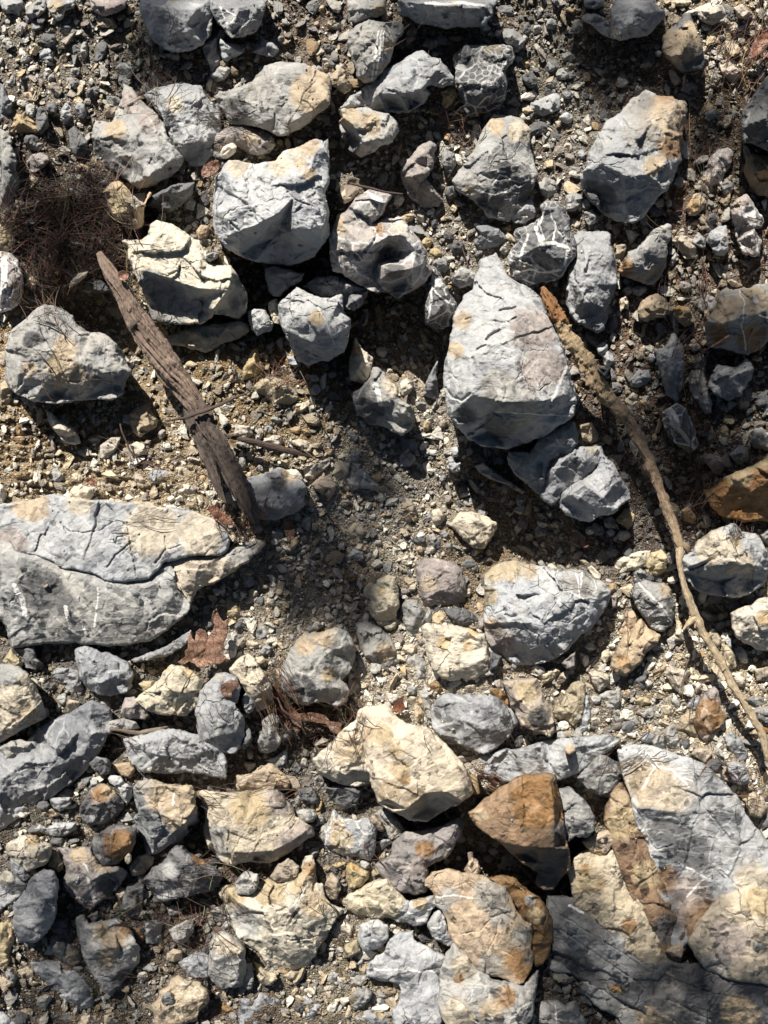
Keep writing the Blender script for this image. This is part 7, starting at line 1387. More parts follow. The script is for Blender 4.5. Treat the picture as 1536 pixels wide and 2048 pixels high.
N = NT('gravel_stone'); geo = N.n('ShaderNodeNewGeometry'); P = geo.outputs['Position']
ac = N.n('ShaderNodeAttribute', attribute_name='tint')
n1 = N.noise(P, 130, 5, .7, .5).outputs[0]; n2 = N.noise(P, 500, 3, .7).outputs[0]
col = N.mix(N.ramp(n1, .35, .6, .55, 0), ac.outputs['Color'], N.mix(1.0, ac.outputs['Color'], (.5, .49, .48), 'MULTIPLY'))
col = N.mix(N.ramp(n2, .55, .75, 0, .5), col, N.mix(1.0, ac.outputs['Color'], (1.45, 1.42, 1.4), 'MULTIPLY'))
N.l(col, N.b.inputs['Base Color']); N.b.inputs['Roughness'].default_value = .85; N.b.inputs['Specular IOR Level'].default_value = .3
N.l(N.bump(N.math('ADD', n1, N.math('MULTIPLY', n2, .4)), .003), N.b.inputs['Normal'])
GM = N.m
n_m, occ = gravel('rubble', 9000, 13, 23, -1.8, 2, True, .05, False, 0, 1)
n_a, occ = gravel('gravel', 26000, 7.5, 15, -2.0, 2, True, .1, False)
n_b, _ = gravel('gravel', 24000, 4.2, 7.5, -2.0, 1, False, .3, False, .004)
n_c, _ = gravel('fine_gravel', 100000, 1.6, 4.2, -1.5, 0, False, .35, False, .012)
print('gravel', n_a, n_b, n_c)

# ---------------------------------------------------------------- dry pine needles
def topz(x, y):
    iy = np.clip(((np.asarray(y) + MG) / RS).astype(int), 0, TOP.shape[0] - 1); ix = np.clip(((np.asarray(x) + MG) / RS).astype(int), 0, TOP.shape[1] - 1)
    return TOP[iy, ix]
def wood_like(name, A, B, rough=.7, scale=1.0):
    N = NT(name); at = N.n('ShaderNodeAttribute', attribute_name='grain')
    n1 = N.noise(at.outputs['Vector'], 170 * scale, 6, .7, .3).outputs[0]; n2 = N.noise(at.outputs['Vector'], 700 * scale, 4, .7).outputs[0]
    geo = N.n('ShaderNodeNewGeometry'); n3 = N.noise(geo.outputs['Position'], 22, 4, .6).outputs[0]
    col = N.mix(N.ramp(n1, .35, .65), A, B); col = N.mix(N.ramp(n2, .3, .46, .8, 0), col, tuple(.3 * v for v in B)); col = N.mix(N.ramp(n2, .56, .72, 0, .5), col, tuple(min(.8, 1.5 * v) for v in A))
    col = N.mix(N.ramp(n3, .45, .68, 0, .6), col, tuple(.5 * a + .5 * b for a, b in zip(A, B[::1])))
    N.l(col, N.b.inputs['Base Color']); N.b.inputs['Roughness'].default_value = rough
    N.l(N.bump(N.math('ADD', n1, N.math('MULTIPLY', n2, .35)), .006), N.b.inputs['Normal'])
    return N
NM = NT('dry_needle'); ac = NM.n('ShaderNodeAttribute', attribute_name='tint'); NM.l(ac.outputs['Color'], NM.b.inputs['Base Color']); NM.b.inputs['Roughness'].default_value = .55
NM = NM.m
def needles(name, spots):
    V_ = []; F_ = []; Cc = []; off = 0
    for (cx_, cy_, sx, sy, n, ang, spr, lmin, lmax, lift) in spots:
        rs = np.random.RandomState(int(cx_ * 3 + cy_))
        for _ in range(n):
            x = cx_ + rs.normal(0, sx); y = cy_ + rs.normal(0, sy); a = math.radians(ang + rs.normal(0, spr)); L = rs.uniform(lmin, lmax)
            t = np.linspace(-.5, .5, 6); bend = rs.normal(0, .09) * L
            px = x + math.cos(a) * t * L - math.sin(a) * bend * (4 * t * t - 1); py = y + math.sin(a) * t * L + math.cos(a) * bend * (4 * t * t - 1)
            tz = topz(px, py); A_ = np.polyfit(t, tz, 1); A_[0] = np.clip(A_[0], -.22 * L, .22 * L); A_[1] = np.median(tz); base = np.polyval(A_, t); up = max(0, (tz - base).max())
            pz = base + min(up, 10) + rs.uniform(0, lift) + rs.uniform(.4, 2); r = rs.choice([.45, .6, .8, 1.3], p=[.3, .35, .27, .08]) * (1 - .6 * np.abs(2 * t) ** 4)
            col = [(.085, .045, .03), (.05, .032, .026), (.15, .085, .05), (.26, .18, .11), (.12, .05, .028)][rs.choice(5, p=[.34, .3, .16, .08, .12])]
            col = tuple(c_ * rs.uniform(.6, 1.25) for c_ in col)
            for k in range(6):
                for j in range(3):
                    b = 2.094 * j; V_.append((px[k] - math.sin(a) * math.cos(b) * r[k], py[k] + math.cos(a) * math.cos(b) * r[k], pz[k] + math.sin(b) * r[k])); Cc.append((*col, 1))
            for k in range(5):
                for j in range(3):
                    p0 = off + k * 3 + j; p1 = off + k * 3 + (j + 1) % 3; F_.append((p0, p1, p1 + 3, p0 + 3))
            off += 18
    V_ = np.array(V_); o = make_mesh(name, mapxy(V_[:, 0], V_[:, 1], V_[:, 2]), np.array(F_), NM, attrs={'tint': ('col', np.array(Cc))})
    return tag(o, kind='stuff')
needles('pine_needles', [(120, 420, 66, 48, 460, 40, 80, 30, 110, 16), (165, 470, 55, 45, 300, 60, 60, 30, 100, 16), (90, 545, 28, 34, 190, 75, 30, 30, 80, 14), (222, 520, 20, 24, 150, 40, 80, 14, 55, 34), (100, 620, 22, 20, 40, 60, 25, 30, 80, 6), (60, 450, 40, 30, 140, 150, 30, 30, 90, 20)])
needles('pine_needles', [(305, 120, 22, 40, 34, 80, 25, 40, 110, 12), (320, 170, 22, 22, 26, 60, 60, 30, 80, 8), (440, 235, 26, 16, 22, 10, 25, 30, 90, 8), (925, 255, 28, 26, 90, 70, 70, 14, 50, 8), (830, 70, 30, 24, 18, 120, 30, 40, 90, 6),
 (1470, 90, 30, 28, 40, 130, 35, 40, 110, 8), (1515, 90, 16, 40, 50, 110, 18, 60, 120, 14), (1440, 170, 34, 22, 26, 10, 60, 40, 110, 6), (1405, 300, 16, 50, 22, 100, 15, 60, 130, 6), (1360, 445, 34, 14, 14, 10, 22, 50, 110, 6), (1342, 540, 6, 46, 8, 92, 6, 80, 130, 6), (1402, 560, 8, 40, 8, 88, 8, 60, 120, 6),
 (1385, 700, 26, 26, 20, 140, 25, 50, 110, 6), (1395, 860, 10, 60, 40, 86, 10, 60, 120, 6), (1395, 970, 20, 26, 60, 80, 45, 24, 70, 10), (1370, 985, 34, 8, 18, 165, 10, 60, 120, 6), (1480, 1060, 26, 8, 40, 10, 60, 10, 34, 4),
 (545, 745, 26, 16, 30, 15, 40, 20, 70, 14), (560, 760, 20, 16, 20, 120, 30, 30, 60, 16), (270, 910, 40, 20, 16, 30, 50, 30, 90, 6), (160, 780, 40, 40, 10, 50, 30, 50, 100, 4), (290, 920, 20, 6, 16, 5, 10, 60, 100, 6), (470, 1035, 22, 20, 60, 70, 40, 20, 70, 12), (500, 1060, 12, 20, 24, 62, 14, 40, 80, 8), (300, 1035, 30, 8, 8, 5, 10, 60, 90, 4),
 (560, 1405, 16, 28, 110, 62, 12, 40, 90, 12), (600, 1430, 24, 16, 50, 70, 45, 20, 60, 10), (705, 1430, 14, 22, 26, 85, 30, 40, 80, 12), (660, 1425, 26, 12, 30, 20, 18, 40, 90, 10), (655, 1470, 30, 26, 34, 60, 60, 20, 60, 4),
 (530, 1572, 30, 6, 16, 170, 12, 60, 120, 8), (425, 1600, 18, 8, 10, 20, 20, 40, 90, 6), (450, 1740, 30, 14, 26, 5, 40, 40, 90, 6), (410, 1850, 22, 40, 40, 60, 50, 30, 90, 6), (340, 1830, 36, 30, 40, 30, 70, 30, 90, 6), (290, 1945, 50, 8, 6, 0, 8, 80, 120, 4),
 (975, 1565, 16, 12, 46, 25, 10, 30, 60, 8), (640, 1840, 20, 30, 8, 60, 30, 40, 70, 5), (1240, 1520, 26, 16, 14, 140, 12, 60, 110, 6), (1010, 1440, 8, 40, 5, 60, 10, 60, 80, 5), (855, 1455, 8, 20, 8, 55, 12, 30, 50, 5), (255, 1480, 16, 8, 10, 10, 30, 30, 70, 5),
 (1380, 1400, 6, 40, 4, 100, 10, 80, 110, 5), (1252, 1250, 4, 30, 4, 90, 5, 60, 90, 6), (750, 1700, 16, 16, 10, 40, 40, 30, 70, 5), (1430, 1540, 40, 14, 12, 160, 40, 30, 80, 5), (1500, 1600, 20, 40, 20, 70, 50, 30, 80, 4), (768, 1024, 520, 640, 40, 60, 80, 20, 70, 1)])

# ---------------------------------------------------------------- fallen wood
def sweep(name, pts, mat, parent=None, seed=1, ns=22, step=2.6, rough=.10, ridges=.06, flat=1.0, lg_=.12):
    """pts: (x, y, z, r) along a limb"""
    P = np.array(pts, float); seg = np.linalg.norm(np.diff(P[:, :3], axis=0), axis=1); L = np.r_[0, np.cumsum(seg)]
    n = max(6, int(L[-1] / step)); t = np.linspace(0, L[-1], n)
    Q = np.stack([np.interp(t, L, P[:, k]) for k in range(4)], 1)
    for _ in range(4): Q[1:-1] = .5 * Q[1:-1] + .25 * (Q[2:] + Q[:-2])
    wob = np.c_[t, np.zeros(n), np.full(n, seed * 9.1)]
    Q[:, 0] += fbm(wob, 45, 2, seed) * Q[:, 3] * .16; Q[:, 1] += fbm(wob, 45, 2, seed + 3) * Q[:, 3] * .16
    T = np.gradient(Q[:, :3], axis=0); T /= np.linalg.norm(T, axis=1)[:, None]
    U = np.cross(T, (0, 0, 1.0)); U /= np.linalg.norm(U, axis=1)[:, None]; Vv = np.cross(U, T)
    th = np.linspace(0, 2 * math.pi, ns, endpoint=False)
    TH, TT = np.meshgrid(th, t); tw = TH + TT * .006
    p = np.stack([np.cos(tw) * 10, np.sin(tw) * 10, TT * lg_], -1).reshape(-1, 3)
    a = 1 + fbm(p, 5, 4, seed + 7, .6).reshape(TH.shape) * ridges * 2.2 + fbm(p, 2.2, 3, seed + 8, .6, True).reshape(TH.shape) * ridges
    p2 = np.stack([np.cos(TH) * 10, np.sin(TH) * 10, TT * .8], -1).reshape(-1, 3)
    a += fbm(p2, 14, 3, seed + 11).reshape(TH.shape) * rough * 2
    R = Q[:, 3][:, None] * a
    co = Q[:, None, :3] + U[:, None, :] * (R * np.cos(TH))[..., None] + Vv[:, None, :] * (R * np.sin(TH) * flat)[..., None]
    g = np.stack([np.cos(tw) * R, np.sin(tw) * R, TT * .10], -1) / 1000.0
    nv = n * ns; I = np.arange(nv).reshape(n, ns); J = np.roll(I, -1, 1)
    F = np.stack([I[:-1], J[:-1], J[1:], I[1:]], -1).reshape(-1, 4)
    co = np.vstack([co.reshape(-1, 3), Q[:1, :3] - T[:1] * Q[0, 3] * .3, Q[-1:, :3] + T[-1:] * Q[-1, 3] * .5]); g = np.vstack([g.reshape(-1, 3), g[0, 0], g[-1, 0]])
    faces = [tuple(f) for f in F] + [(nv, I[0, (k + 1) % ns], I[0, k]) for k in range(ns)] + [(nv + 1, I[-1, k], I[-1, (k + 1) % ns]) for k in range(ns)]
    faces = [tuple(int(v) for v in f) for f in faces]
    return make_mesh(name, mapxy(co[:, 0], co[:, 1], co[:, 2]), faces, mat, parent, attrs={'grain': ('v', g)})
def empty(name, x, y, z, label, cat, group=None):
    o = bpy.data.objects.new(name, None); C.objects.link(o); o.location = [float(v) for v in mapxy(x, y, z)]; o.empty_display_size = .02
    bpy.context.view_layer.update()
    return tag(o, label, cat, group)
LOGM = wood_like('weathered_log', (.36, .27, .215), (.13, .085, .06), .75).m
LOGD = wood_like('rotten_log_end', (.15, .12, .10), (.07, .05, .042), .85).m
BRM = wood_like('pale_branch_wood', (.52, .40, .25), (.34, .24, .14), .7).m
BRP = wood_like('bleached_branch_wood', (.60, .49, .34), (.42, .32, .20), .7).m
BRT = wood_like('rusty_splintered_wood', (.38, .20, .08), (.22, .10, .04), .75).m
BRD = wood_like('brown_branch_bark', (.36, .27, .18), (.20, .14, .09), .8).m
DKW = wood_like('dark_stick_wood', (.10, .06, .045), (.055, .035, .028), .6).m
GRW = wood_like('grey_driftwood', (.27, .22, .17), (.15, .12, .10), .8).m
lg = empty('log', 300, 700, 60, 'weathered brown log with a split rotten end lying beside the cream topped boulder', 'log')
sweep('trunk', [(198, 505, 118, 5), (212, 530, 120, 11), (238, 573, 118, 15), (265, 623, 112, 17), (300, 679, 104, 21.5), (338, 734, 98, 24), (361, 768, 96, 22), (380, 797, 96, 18), (393, 818, 95, 15)], LOGM, lg, 3, 90, 1.7, .06, .26, 1.0, .022)
sweep('rotten_end', [(386, 806, 92, 17), (399, 838, 94, 24), (412, 872, 94, 21), (424, 905, 94, 12), (432, 925, 94, 5)], LOGD, lg, 5, 50, 2.2, .08, .30, 1.0, .03)
sweep('splinter', [(412, 850, 98, 13), (440, 900, 102, 16), (461, 945, 106, 16), (482, 990, 110, 13), (496, 1020, 112, 9), (507, 1047, 112, 2)], LOGD, lg, 8, 44, 2.2, .07, .34, 1.0, .03)
sweep('splinter', [(398, 860, 92, 10), (414, 915, 96, 11), (432, 965, 100, 8), (452, 1006, 102, 1.5)], LOGD, lg, 9, 30, 2.2, .08, .3, 1.0, .03)
sweep('knot', [(276, 629, 116, 9), (270, 646, 122, 10), (262, 655, 118, 6)], LOGD, lg, 12, 20, 2.0, .16, .1)
rsf = np.random.RandomState(4)
for k in range(16):
    u = rsf.rand(); ax = 398 + 92 * u + rsf.uniform(-14, 14); ay = 842 + 165 * u; ln = rsf.uniform(22, 60); zz = 112 + rsf.uniform(0, 8)
    sweep('splinter', [(ax, ay, zz, 1.6), (ax + .46 * ln * .5, ay + .86 * ln * .5, zz + 2, rsf.uniform(1.4, 2.8)), (ax + .46 * ln + rsf.uniform(-6, 6), ay + .86 * ln, zz + rsf.uniform(-2, 6), .5)], LOGD, lg, 80 + k, 8, 2.4, .3, .3)
for k in range(12):
    u = rsf.rand(); ax = 215 + 165 * u + rsf.choice([-1, 1]) * rsf.uniform(8, 15); ay = 540 + 250 * u; ln = rsf.uniform(16, 44); zz = 122 - 14 * u + rsf.uniform(0, 4)
    sweep('bark_strip', [(ax, ay, zz, 1.2), (ax + .5 * ln * .5, ay + .84 * ln * .5, zz + 2, rsf.uniform(1, 2)), (ax + .5 * ln + rsf.uniform(-5, 5), ay + .84 * ln, zz + rsf.uniform(-2, 4), .4)], LOGM, lg, 110 + k, 8, 2.4, .3, .3)
br = empty('branch', 1300, 950, 50, 'long pale broken branch running down the right side past the bright cream boulder', 'branch')
sweep('splintered_tip', [(1085, 574, 142, 3), (1093, 590, 142, 8), (1108, 620, 138, 12), (1122, 648, 134, 13)], BRT, br, 21, 40, 1.6, .3, .4)
sweep('stem', [(1118, 640, 134, 13), (1148, 690, 128, 14), (1187, 752, 116, 15), (1215, 795, 108, 15), (1226, 806, 106, 12)], BRM, br, 22, 40, 1.6, .30, .22)
sweep('stem', [(1222, 800, 107, 12.5), (1240, 820, 104, 13), (1265, 852, 98, 11.5), (1294, 916, 92, 10.5), (1319, 979, 92, 9.5), (1345, 1043, 96, 9), (1360, 1092, 108, 9), (1363, 1102, 109, 7)], BRD, br, 23, 34, 1.6, .22, .14)
sweep('stem', [(1362, 1096, 109, 8.5), (1358, 1126, 114, 5.5), (1363, 1155, 114, 6), (1372, 1185, 112, 7.5), (1389, 1224, 108, 9), (1406, 1267, 104, 8.5), (1441, 1321, 100, 8), (1465, 1370, 98, 7.6), (1504, 1433, 94, 7.2), (1526, 1472, 90, 7), (1536, 1520, 84, 5)], BRP, br, 24, 28, 1.6, .20, .10)
sweep('side_spur', [(1391, 1236, 108, 7.5), (1378, 1247, 110, 6), (1366, 1260, 112, 1.5)], BRP, br, 25, 16, 1.6, .1, .06)
sweep('side_spur', [(1386, 1232, 106, 3.5), (1378, 1234, 109, 1)], BRM, br, 26, 10, 1.4, .1, .06)
sweep('side_spur', [(1392, 1246, 108, 3.5), (1390, 1256, 110, 2)], BRM, br, 27, 10, 1.4, .1, .06)
sweep('side_spur', [(1514, 1455, 92, 5), (1535, 1462, 90, 5.5), (1560, 1474, 84, 5)], BRT, br, 28, 12, 1.6, .1, .06)
for k, (sx, sy, ex, ey, zz, rr_) in enumerate([(1283, 888, 1276, 884, 98, 3), (1306, 935, 1296, 938, 96, 3), (1312, 955, 1304, 966, 96, 2.6), (1330, 1000, 1322, 1002, 98, 2.4), (1180, 735, 1170, 742, 124, 3), (1205, 770, 1216, 764, 122, 4), (1246, 828, 1258, 818, 106, 3), (1418, 1275, 1426, 1268, 108, 2.6), (1452, 1335, 1444, 1342, 104, 2.4), (1487, 1400, 1496, 1394, 100, 2.4), (1132, 655, 1144, 650, 136, 3), (1268, 862, 1262, 872, 100, 3)]):
    sweep('twig_stub', [(sx, sy, zz, rr_ * 1.2), (.5 * sx + .5 * ex, .5 * sy + .5 * ey, zz + 3, rr_), (ex, ey, zz + 6, rr_ * .4)], BRM if sy < 800 or sy > 1200 else BRD, br, 60 + k, 10, 1.4, .2, .2)
sweep('knot', [(1366, 1088, 110, 6), (1374, 1094, 112, 6), (1376, 1102, 110, 4)], BRD, br, 29, 14, 1.6, .1, .06)
def stick(pts, mat, label, seed, fork=None, nm='twig'):
    z0 = [float(topz(np.array([p[0]]), np.array([p[1]]))[0]) for p in pts]
    zs = np.maximum(np.interp(range(len(pts)), [0, len(pts) - 1], [z0[0], z0[-1]]), z0) if pts[0][2] is None else [p[2] for p in pts]
    o = sweep(nm, [(p[0], p[1], float(z) + (p[3] if pts[0][2] is None else 0), p[3]) for p, z in zip(pts, zs)], mat, None, seed, 12, 2.0, .16, .12)
    recentre(o); tag(o, label, 'twig', 'fallen twigs and sticks')
    return o
stick([(330, 842, 112, 1.2), (372, 836, 124, 3), (420, 818, 128, 4), (470, 795, 116, 2.6), (505, 783, 104, 1)], DKW, 'dark thin stick lying across the waist of the log', 41)
stick([(455, 872, 70, 3), (500, 882, 78, 5.5), (560, 897, 78, 6.5), (600, 907, 74, 4.5), (625, 915, 68, 1)], DKW, 'dark flat stick below the pale flat stone pointing right', 42)
stick([(700, 367, 176, 2.2), (730, 374, 178, 2.6), (770, 384, 178, 2.2), (806, 388, 176, 1.2)], DKW, 'curved dark twig above the cracked purple rock', 43)
stick([(222, 1458, None, 3), (280, 1466, None, 4.5), (320, 1458, None, 4), (352, 1450, None, 2)], GRW, 'grey driftwood splinter above the pale blue white rock', 44, nm='driftwood_splinter')
stick([(575, 880, None, .9), (600, 895, None, 1.1), (640, 925, None, 1)], GRW, 'thin pale twig right of the dark flat stick', 45)
stick([(600, 742, 130, 1), (612, 765, 128, 1.3), (632, 820, 100, 1.2), (648, 860, 80, 1), (660, 880, 70, .8)], GRW, 'thin bent rootlet hanging beside the ochre knobbly rock', 46)
stick([(820, 42, None, 2), (860, 58, None, 2.6), (905, 66, None, 1.8)], GRW, 'crooked grey twig under the wide blue grey ledge', 47)
stick([(237, 830, 60, 1.2), (243, 862, 66, 1.6), (262, 905, 66, 1.6), (290, 925, 60, 1)], DKW, 'small dark rootlet standing in the earth bank', 48)
stick([(920, 482, None, .8), (935, 525, None, 1.1), (945, 570, None, .9)], DKW, 'thin straight twig pointing at the top of the tallest boulder', 49)
stick([(1090, 60, None, .8), (1088, 95, None, 1), (1087, 122, None, .8)], DKW, 'hair thin upright twig in the upper gravel field', 50)
stick([(630, 992, None, .9), (655, 1030, None, 1.3), (680, 1062, None, .9)], DKW, 'dark rootlet right of the slate blue rock', 51)
stick([(940, 1705, 60, 5), (946, 1740, 62, 5.5), (940, 1760, 60, 4)], GRW, 'broken stub of wood in the black gap below the rust brown boulder', 52, nm='wood_stub')
stick([(945, 1548, 96, 6), (950, 1570, 98, 7), (955, 1588, 94, 5)], BRM, 'short pale stub of wood right of the orange stained boulder', 53, nm='wood_stub')
stick([(1252, 1500, None, .9), (1275, 1482, None, 1.5), (1300, 1462, None, .9)], DKW, 'brown twig on the gravel above the pale bedrock slab', 54)
stick([(555, 1395, 92, 1.2), (565, 1420, 96, 2.4), (600, 1447, 90, 2), (612, 1470, 84, 1)], DKW, 'reddish twig in the needle bundle left of the yellow seamed rock', 55)

# ---------------------------------------------------------------- dead leaves and bark
def leaf_mat(name, A, B):
    N = NT(name); geo = N.n('ShaderNodeNewGeometry'); P = geo.outputs['Position']
    n1 = N.noise(P, 70, 5, .65, .4).outputs[0]; n2 = N.noise(P, 300, 3, .7).outputs[0]
    v = N.ramp(N.vor(P, 120, 'DISTANCE_TO_EDGE').outputs['Distance'], 0, .06, 1, 0)
    col = N.mix(N.ramp(n1, .38, .62), A, B); col = N.mix(N.math('MULTIPLY', v, .35), col, tuple(.5 * x for x in B)); col = N.mix(N.ramp(n2, .6, .75, 0, .4), col, tuple(min(.8, 1.4 * x) for x in A))
    N.l(col, N.b.inputs['Base Color']); N.b.inputs['Roughness'].default_value = .5; N.l(N.bump(N.math('ADD', n1, N.math('MULTIPLY', v, -.5)), .003), N.b.inputs['Normal'])
    return N.m
L1 = leaf_mat('dead_oak_leaf', (.36, .225, .165), (.25, .14, .095)); L2 = leaf_mat('dead_brown_leaf', (.15, .08, .05), (.085, .048, .034)); L3 = leaf_mat('rust_red_bark', (.21, .09, .05), (.12, .05, .03))
def leaf(nm, pts, zc, mat, label, cat, curl=.12, tilt=(0, 0), thick=.8, seed=1, veins=None):
    p = np.array(pts, float); size = math.sqrt(np.ptp(p[:, 0]) * np.ptp(p[:, 1])); B, Nn = resample(p, 2.0, .25, seed); c = p.mean(0)
    X, Y = np.meshgrid(np.arange(B[:, 0].min(), B[:, 0].max(), 2.2), np.arange(B[:, 1].min(), B[:, 1].max(), 2.2)); X = X.ravel(); Y = Y.ravel()
    k = inside(X, Y, c + (B - c) * .96); X, Y = X[k], Y[k]; al = np.vstack([B, np.c_[X, Y]]); nb = len(B)
    res = delaunay_2d_cdt([Vector((float(a), float(b))) for a, b in al], [(i, (i + 1) % nb) for i in range(nb)], [], 1, 1e-5)
    Q = np.array([[v.x, v.y] for v in res[0]]); T = np.array([f for f in res[2] if len(f) == 3]); n = len(Q)
    u = (Q - c) / max(8, size)
    z = zc + size * (curl * (u[:, 0] ** 2 + u[:, 1] ** 2) * 2 + tilt[0] * u[:, 0] + tilt[1] * u[:, 1]) + fbm(np.c_[Q, np.zeros(n)], max(9, size * .3), 3, seed) * size * .09
    if veins is not None:
        for (x0, y0, x1, y1) in veins:
            dx, dy = x1 - x0, y1 - y0; t = np.clip(((Q[:, 0] - x0) * dx + (Q[:, 1] - y0) * dy) / (dx * dx + dy * dy), 0, 1)
            z -= np.clip(1 - np.hypot(Q[:, 0] - x0 - t * dx, Q[:, 1] - y0 - t * dy) / 3.2, 0, 1) * 1.6
    co = np.vstack([np.c_[Q, z], np.c_[Q, z - thick]]); e = {}
    for f in T:
        for a, b in ((f[0], f[1]), (f[1], f[2]), (f[2], f[0])): e[(a, b)] = 1
    side = [(a, b) for (a, b) in e if (b, a) not in e]
    F = [tuple(f) for f in T] + [(f[2] + n, f[1] + n, f[0] + n) for f in T] + [(b, a, a + n, b + n) for a, b in side]
    wp = mapxy(co[:, 0], co[:, 1], co[:, 2]); f0 = np.array([f[:3] for f in F[:30]]); a, b, cc = wp[f0[:, 0]], wp[f0[:, 1]], wp[f0[:, 2]]
    if np.cross(b - a, cc - a)[:, 2].mean() < 0: F = [f[::-1] for f in F]
    o = make_mesh(nm, wp, [tuple(int(v) for v in f) for f in F], mat)
    recentre(o); tag(o, label, cat, 'dead leaves and bark flakes')
    return o
cvl = lambda pts, ox=400, oy=1120: [(ox + x / 3.84, oy + y / 3.84) for x, y in pts]
leaf('oak_leaf', cvl([(130, 370), (100, 392), (88, 450), (112, 500), (100, 545), (72, 570), (60, 600), (42, 545), (0, 525), (-30, 550), (-40, 620), (-60, 600), (-75, 540), (-95, 600), (-92, 680), (-120, 700), (-110, 740), (-172, 785), (-130, 812), (-85, 778), (-45, 795), (-10, 832), (45, 828), (55, 790), (100, 798), (150, 802), (205, 765), (203, 742), (150, 705), (200, 692), (178, 650), (205, 590), (218, 520), (215, 450), (180, 475), (148, 430)]),
     84, L1, 'big curled brown oak leaf above the curled cream rock', 'leaf', .16, (.0, -.25), .9, 5, [(432, 1222, 402, 1325), (425, 1255, 452, 1262), (420, 1275, 448, 1300), (418, 1280, 390, 1268), (412, 1300, 380, 1322)])
leaf('dead_leaf', [(402, 344), (408, 330), (424, 322), (438, 320), (440, 336), (430, 348), (416, 356), (404, 354)], 172, L3, 'rust red flake in the notch left of the big cream boulder', 'leaf', .2, (.1, 0), 2, 6)
leaf('dead_leaf', cvl([(760, 1180), (860, 1170), (960, 1190), (1000, 1240), (1090, 1250), (1075, 1350), (1000, 1310), (970, 1260), (840, 1240), (770, 1230)]), 60, L2, 'brown leaf under the bottom edge of the yellow seamed rock', 'leaf', .1, (.0, .1), .8, 7)
leaf('dead_leaf', cvl([(690, 1120), (740, 1160), (780, 1210), (785, 1290), (740, 1340), (710, 1280), (680, 1200)]), 62, L2, 'narrow dark leaf below the needle bundle', 'leaf', .2, (.2, .0), .8, 8)
leaf('dead_leaf', [(780, 1424), (788, 1410), (800, 1396), (808, 1390), (806, 1404), (812, 1416), (800, 1426), (790, 1424)], 62, L3, 'small russet leaf standing on pale gravel near the orange stained boulder', 'leaf', .3, (.4, -.3), .8, 9)
leaf('dead_leaf', cvl([(160, 960), (220, 925), (290, 920), (300, 970), (250, 1010), (240, 1060), (180, 1050), (155, 1000)]), 138, L2, 'rust brown leaf scrap stuck on the smooth grey blue rock', 'leaf', .05, (0, 0), .8, 10)
leaf('bark_flake', [(168, 960), (178, 954), (190, 960), (194, 970), (186, 974), (174, 966)], 74, L3, 'small rust coloured curl of bark beside the square white stone', 'bark', .3, (0, .2), 1.4, 11)
leaf('bark_flake', [(414, 1018), (428, 1008), (444, 1022), (462, 1036), (470, 1052), (450, 1050), (430, 1036)], 112, L3, 'red bark flake at the tip of the splintered log', 'bark', .1, (0, 0), 1.6, 12)
leaf('bark_flake', [(566, 1030), (582, 1038), (590, 1060), (588, 1082), (576, 1086), (568, 1060)], 44, L2, 'dark brown bark strip below the slate blue rock', 'bark', .1, (0, 0), 1.4, 13)
leaf('bark_flake', [(235, 545), (246, 540), (258, 548), (256, 560), (240, 562)], 136, L3, 'round red bark scale on the needles by the log top', 'bark', .25, (0, 0), 2, 14)
leaf('bark_flake', [(1500, 105), (1510, 80), (1530, 60), (1560, 50), (1556, 76), (1530, 92), (1516, 110), (1502, 118)], 74, L3, 'rusty leaf among needles at the upper right edge', 'bark', .2, (.3, 0), 1.4, 15)
leaf('dead_leaf', [(1138, 1070), (1150, 1062), (1164, 1072), (1178, 1090), (1174, 1096), (1158, 1092), (1144, 1084)], 50, L2, 'brown leaf at the rim of the big boulder shadow', 'leaf', .2, (.2, .1), .8, 16)
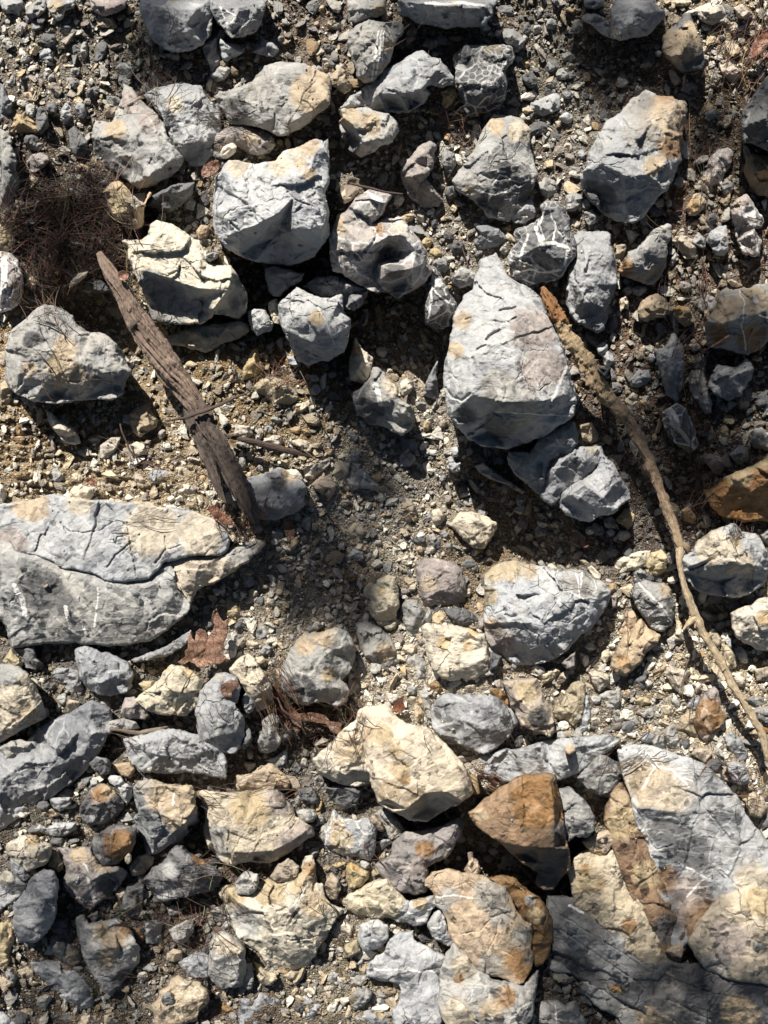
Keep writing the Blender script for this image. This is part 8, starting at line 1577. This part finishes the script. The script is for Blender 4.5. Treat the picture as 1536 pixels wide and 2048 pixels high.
leaf('bark_flake', [(690, 372), (700, 352), (720, 358), (716, 376), (700, 392), (692, 396)], 150, GRW, 'curled strip of grey bark left of the curved dark twig', 'bark', .3, (.2, 0), 2, 17)

# ---------------------------------------------------------------- unseen pines up-sun dapple the slope; foliage added all round to dim the sky
rc = np.random.RandomState(11); up = np.array([-d.x, -d.y, -d.z]); V_ = []; F_ = []; off = 0
def tuft(c, rad, n, flat=.45, q=.055):
    global off
    p = rc.normal(0, 1, (n, 3)); p /= np.linalg.norm(p, axis=1)[:, None]; p *= (rc.rand(n, 1) ** .4) * rad; p[:, 2] *= flat
    for a in p:
        u = rc.normal(0, 1, 3); u /= np.linalg.norm(u); v = np.cross(u, rc.normal(0, 1, 3)); v /= np.linalg.norm(v); u *= q * rc.uniform(.6, 1.4); v *= q * .28
        b = c + a; V_.extend([b - u, b + v, b + u, b - v]); F_.append((off, off + 1, off + 2, off + 3)); off += 4
for (px, py, rad, n) in [(640, 1140, .13, 120), (720, 960, .09, 50), (1320, 890, .12, 80), (1400, 960, .09, 50), (1230, 110, .11, 70), (1450, 280, .10, 40), (150, 1960, .16, 60), (220, 1840, .12, 34), (1180, 1960, .14, 70), (1420, 1990, .15, 70), (150, 470, .12, 70), (1400, 760, .12, 60), (880, 70, .12, 50), (330, 60, .10, 50), (1500, 950, .08, 40)]:
    g = mapxy(px, py, 40); tuft(g + up * ((3.6 + rc.uniform(0, 1.4)) / up[2]), rad, n, .8, .05)
k = 0
while k < 190:
    v = rc.normal(0, 1, 3); v[2] = abs(v[2]); v /= np.linalg.norm(v)
    if v @ up > math.cos(math.radians(23)) or v[2] < .12: continue
    tuft(v * rc.uniform(4.5, 6.5) + np.array([0, 0, .3]), rc.uniform(.6, 1.0), 260, .5, .12); k += 1
N = NT('pine_foliage'); N.b.inputs['Base Color'].default_value = (.045, .07, .03, 1); N.b.inputs['Roughness'].default_value = .6
o = make_mesh('unseen_canopy', np.array(V_), np.array(F_), N.m, smooth=False); tag(o, kind='stuff')
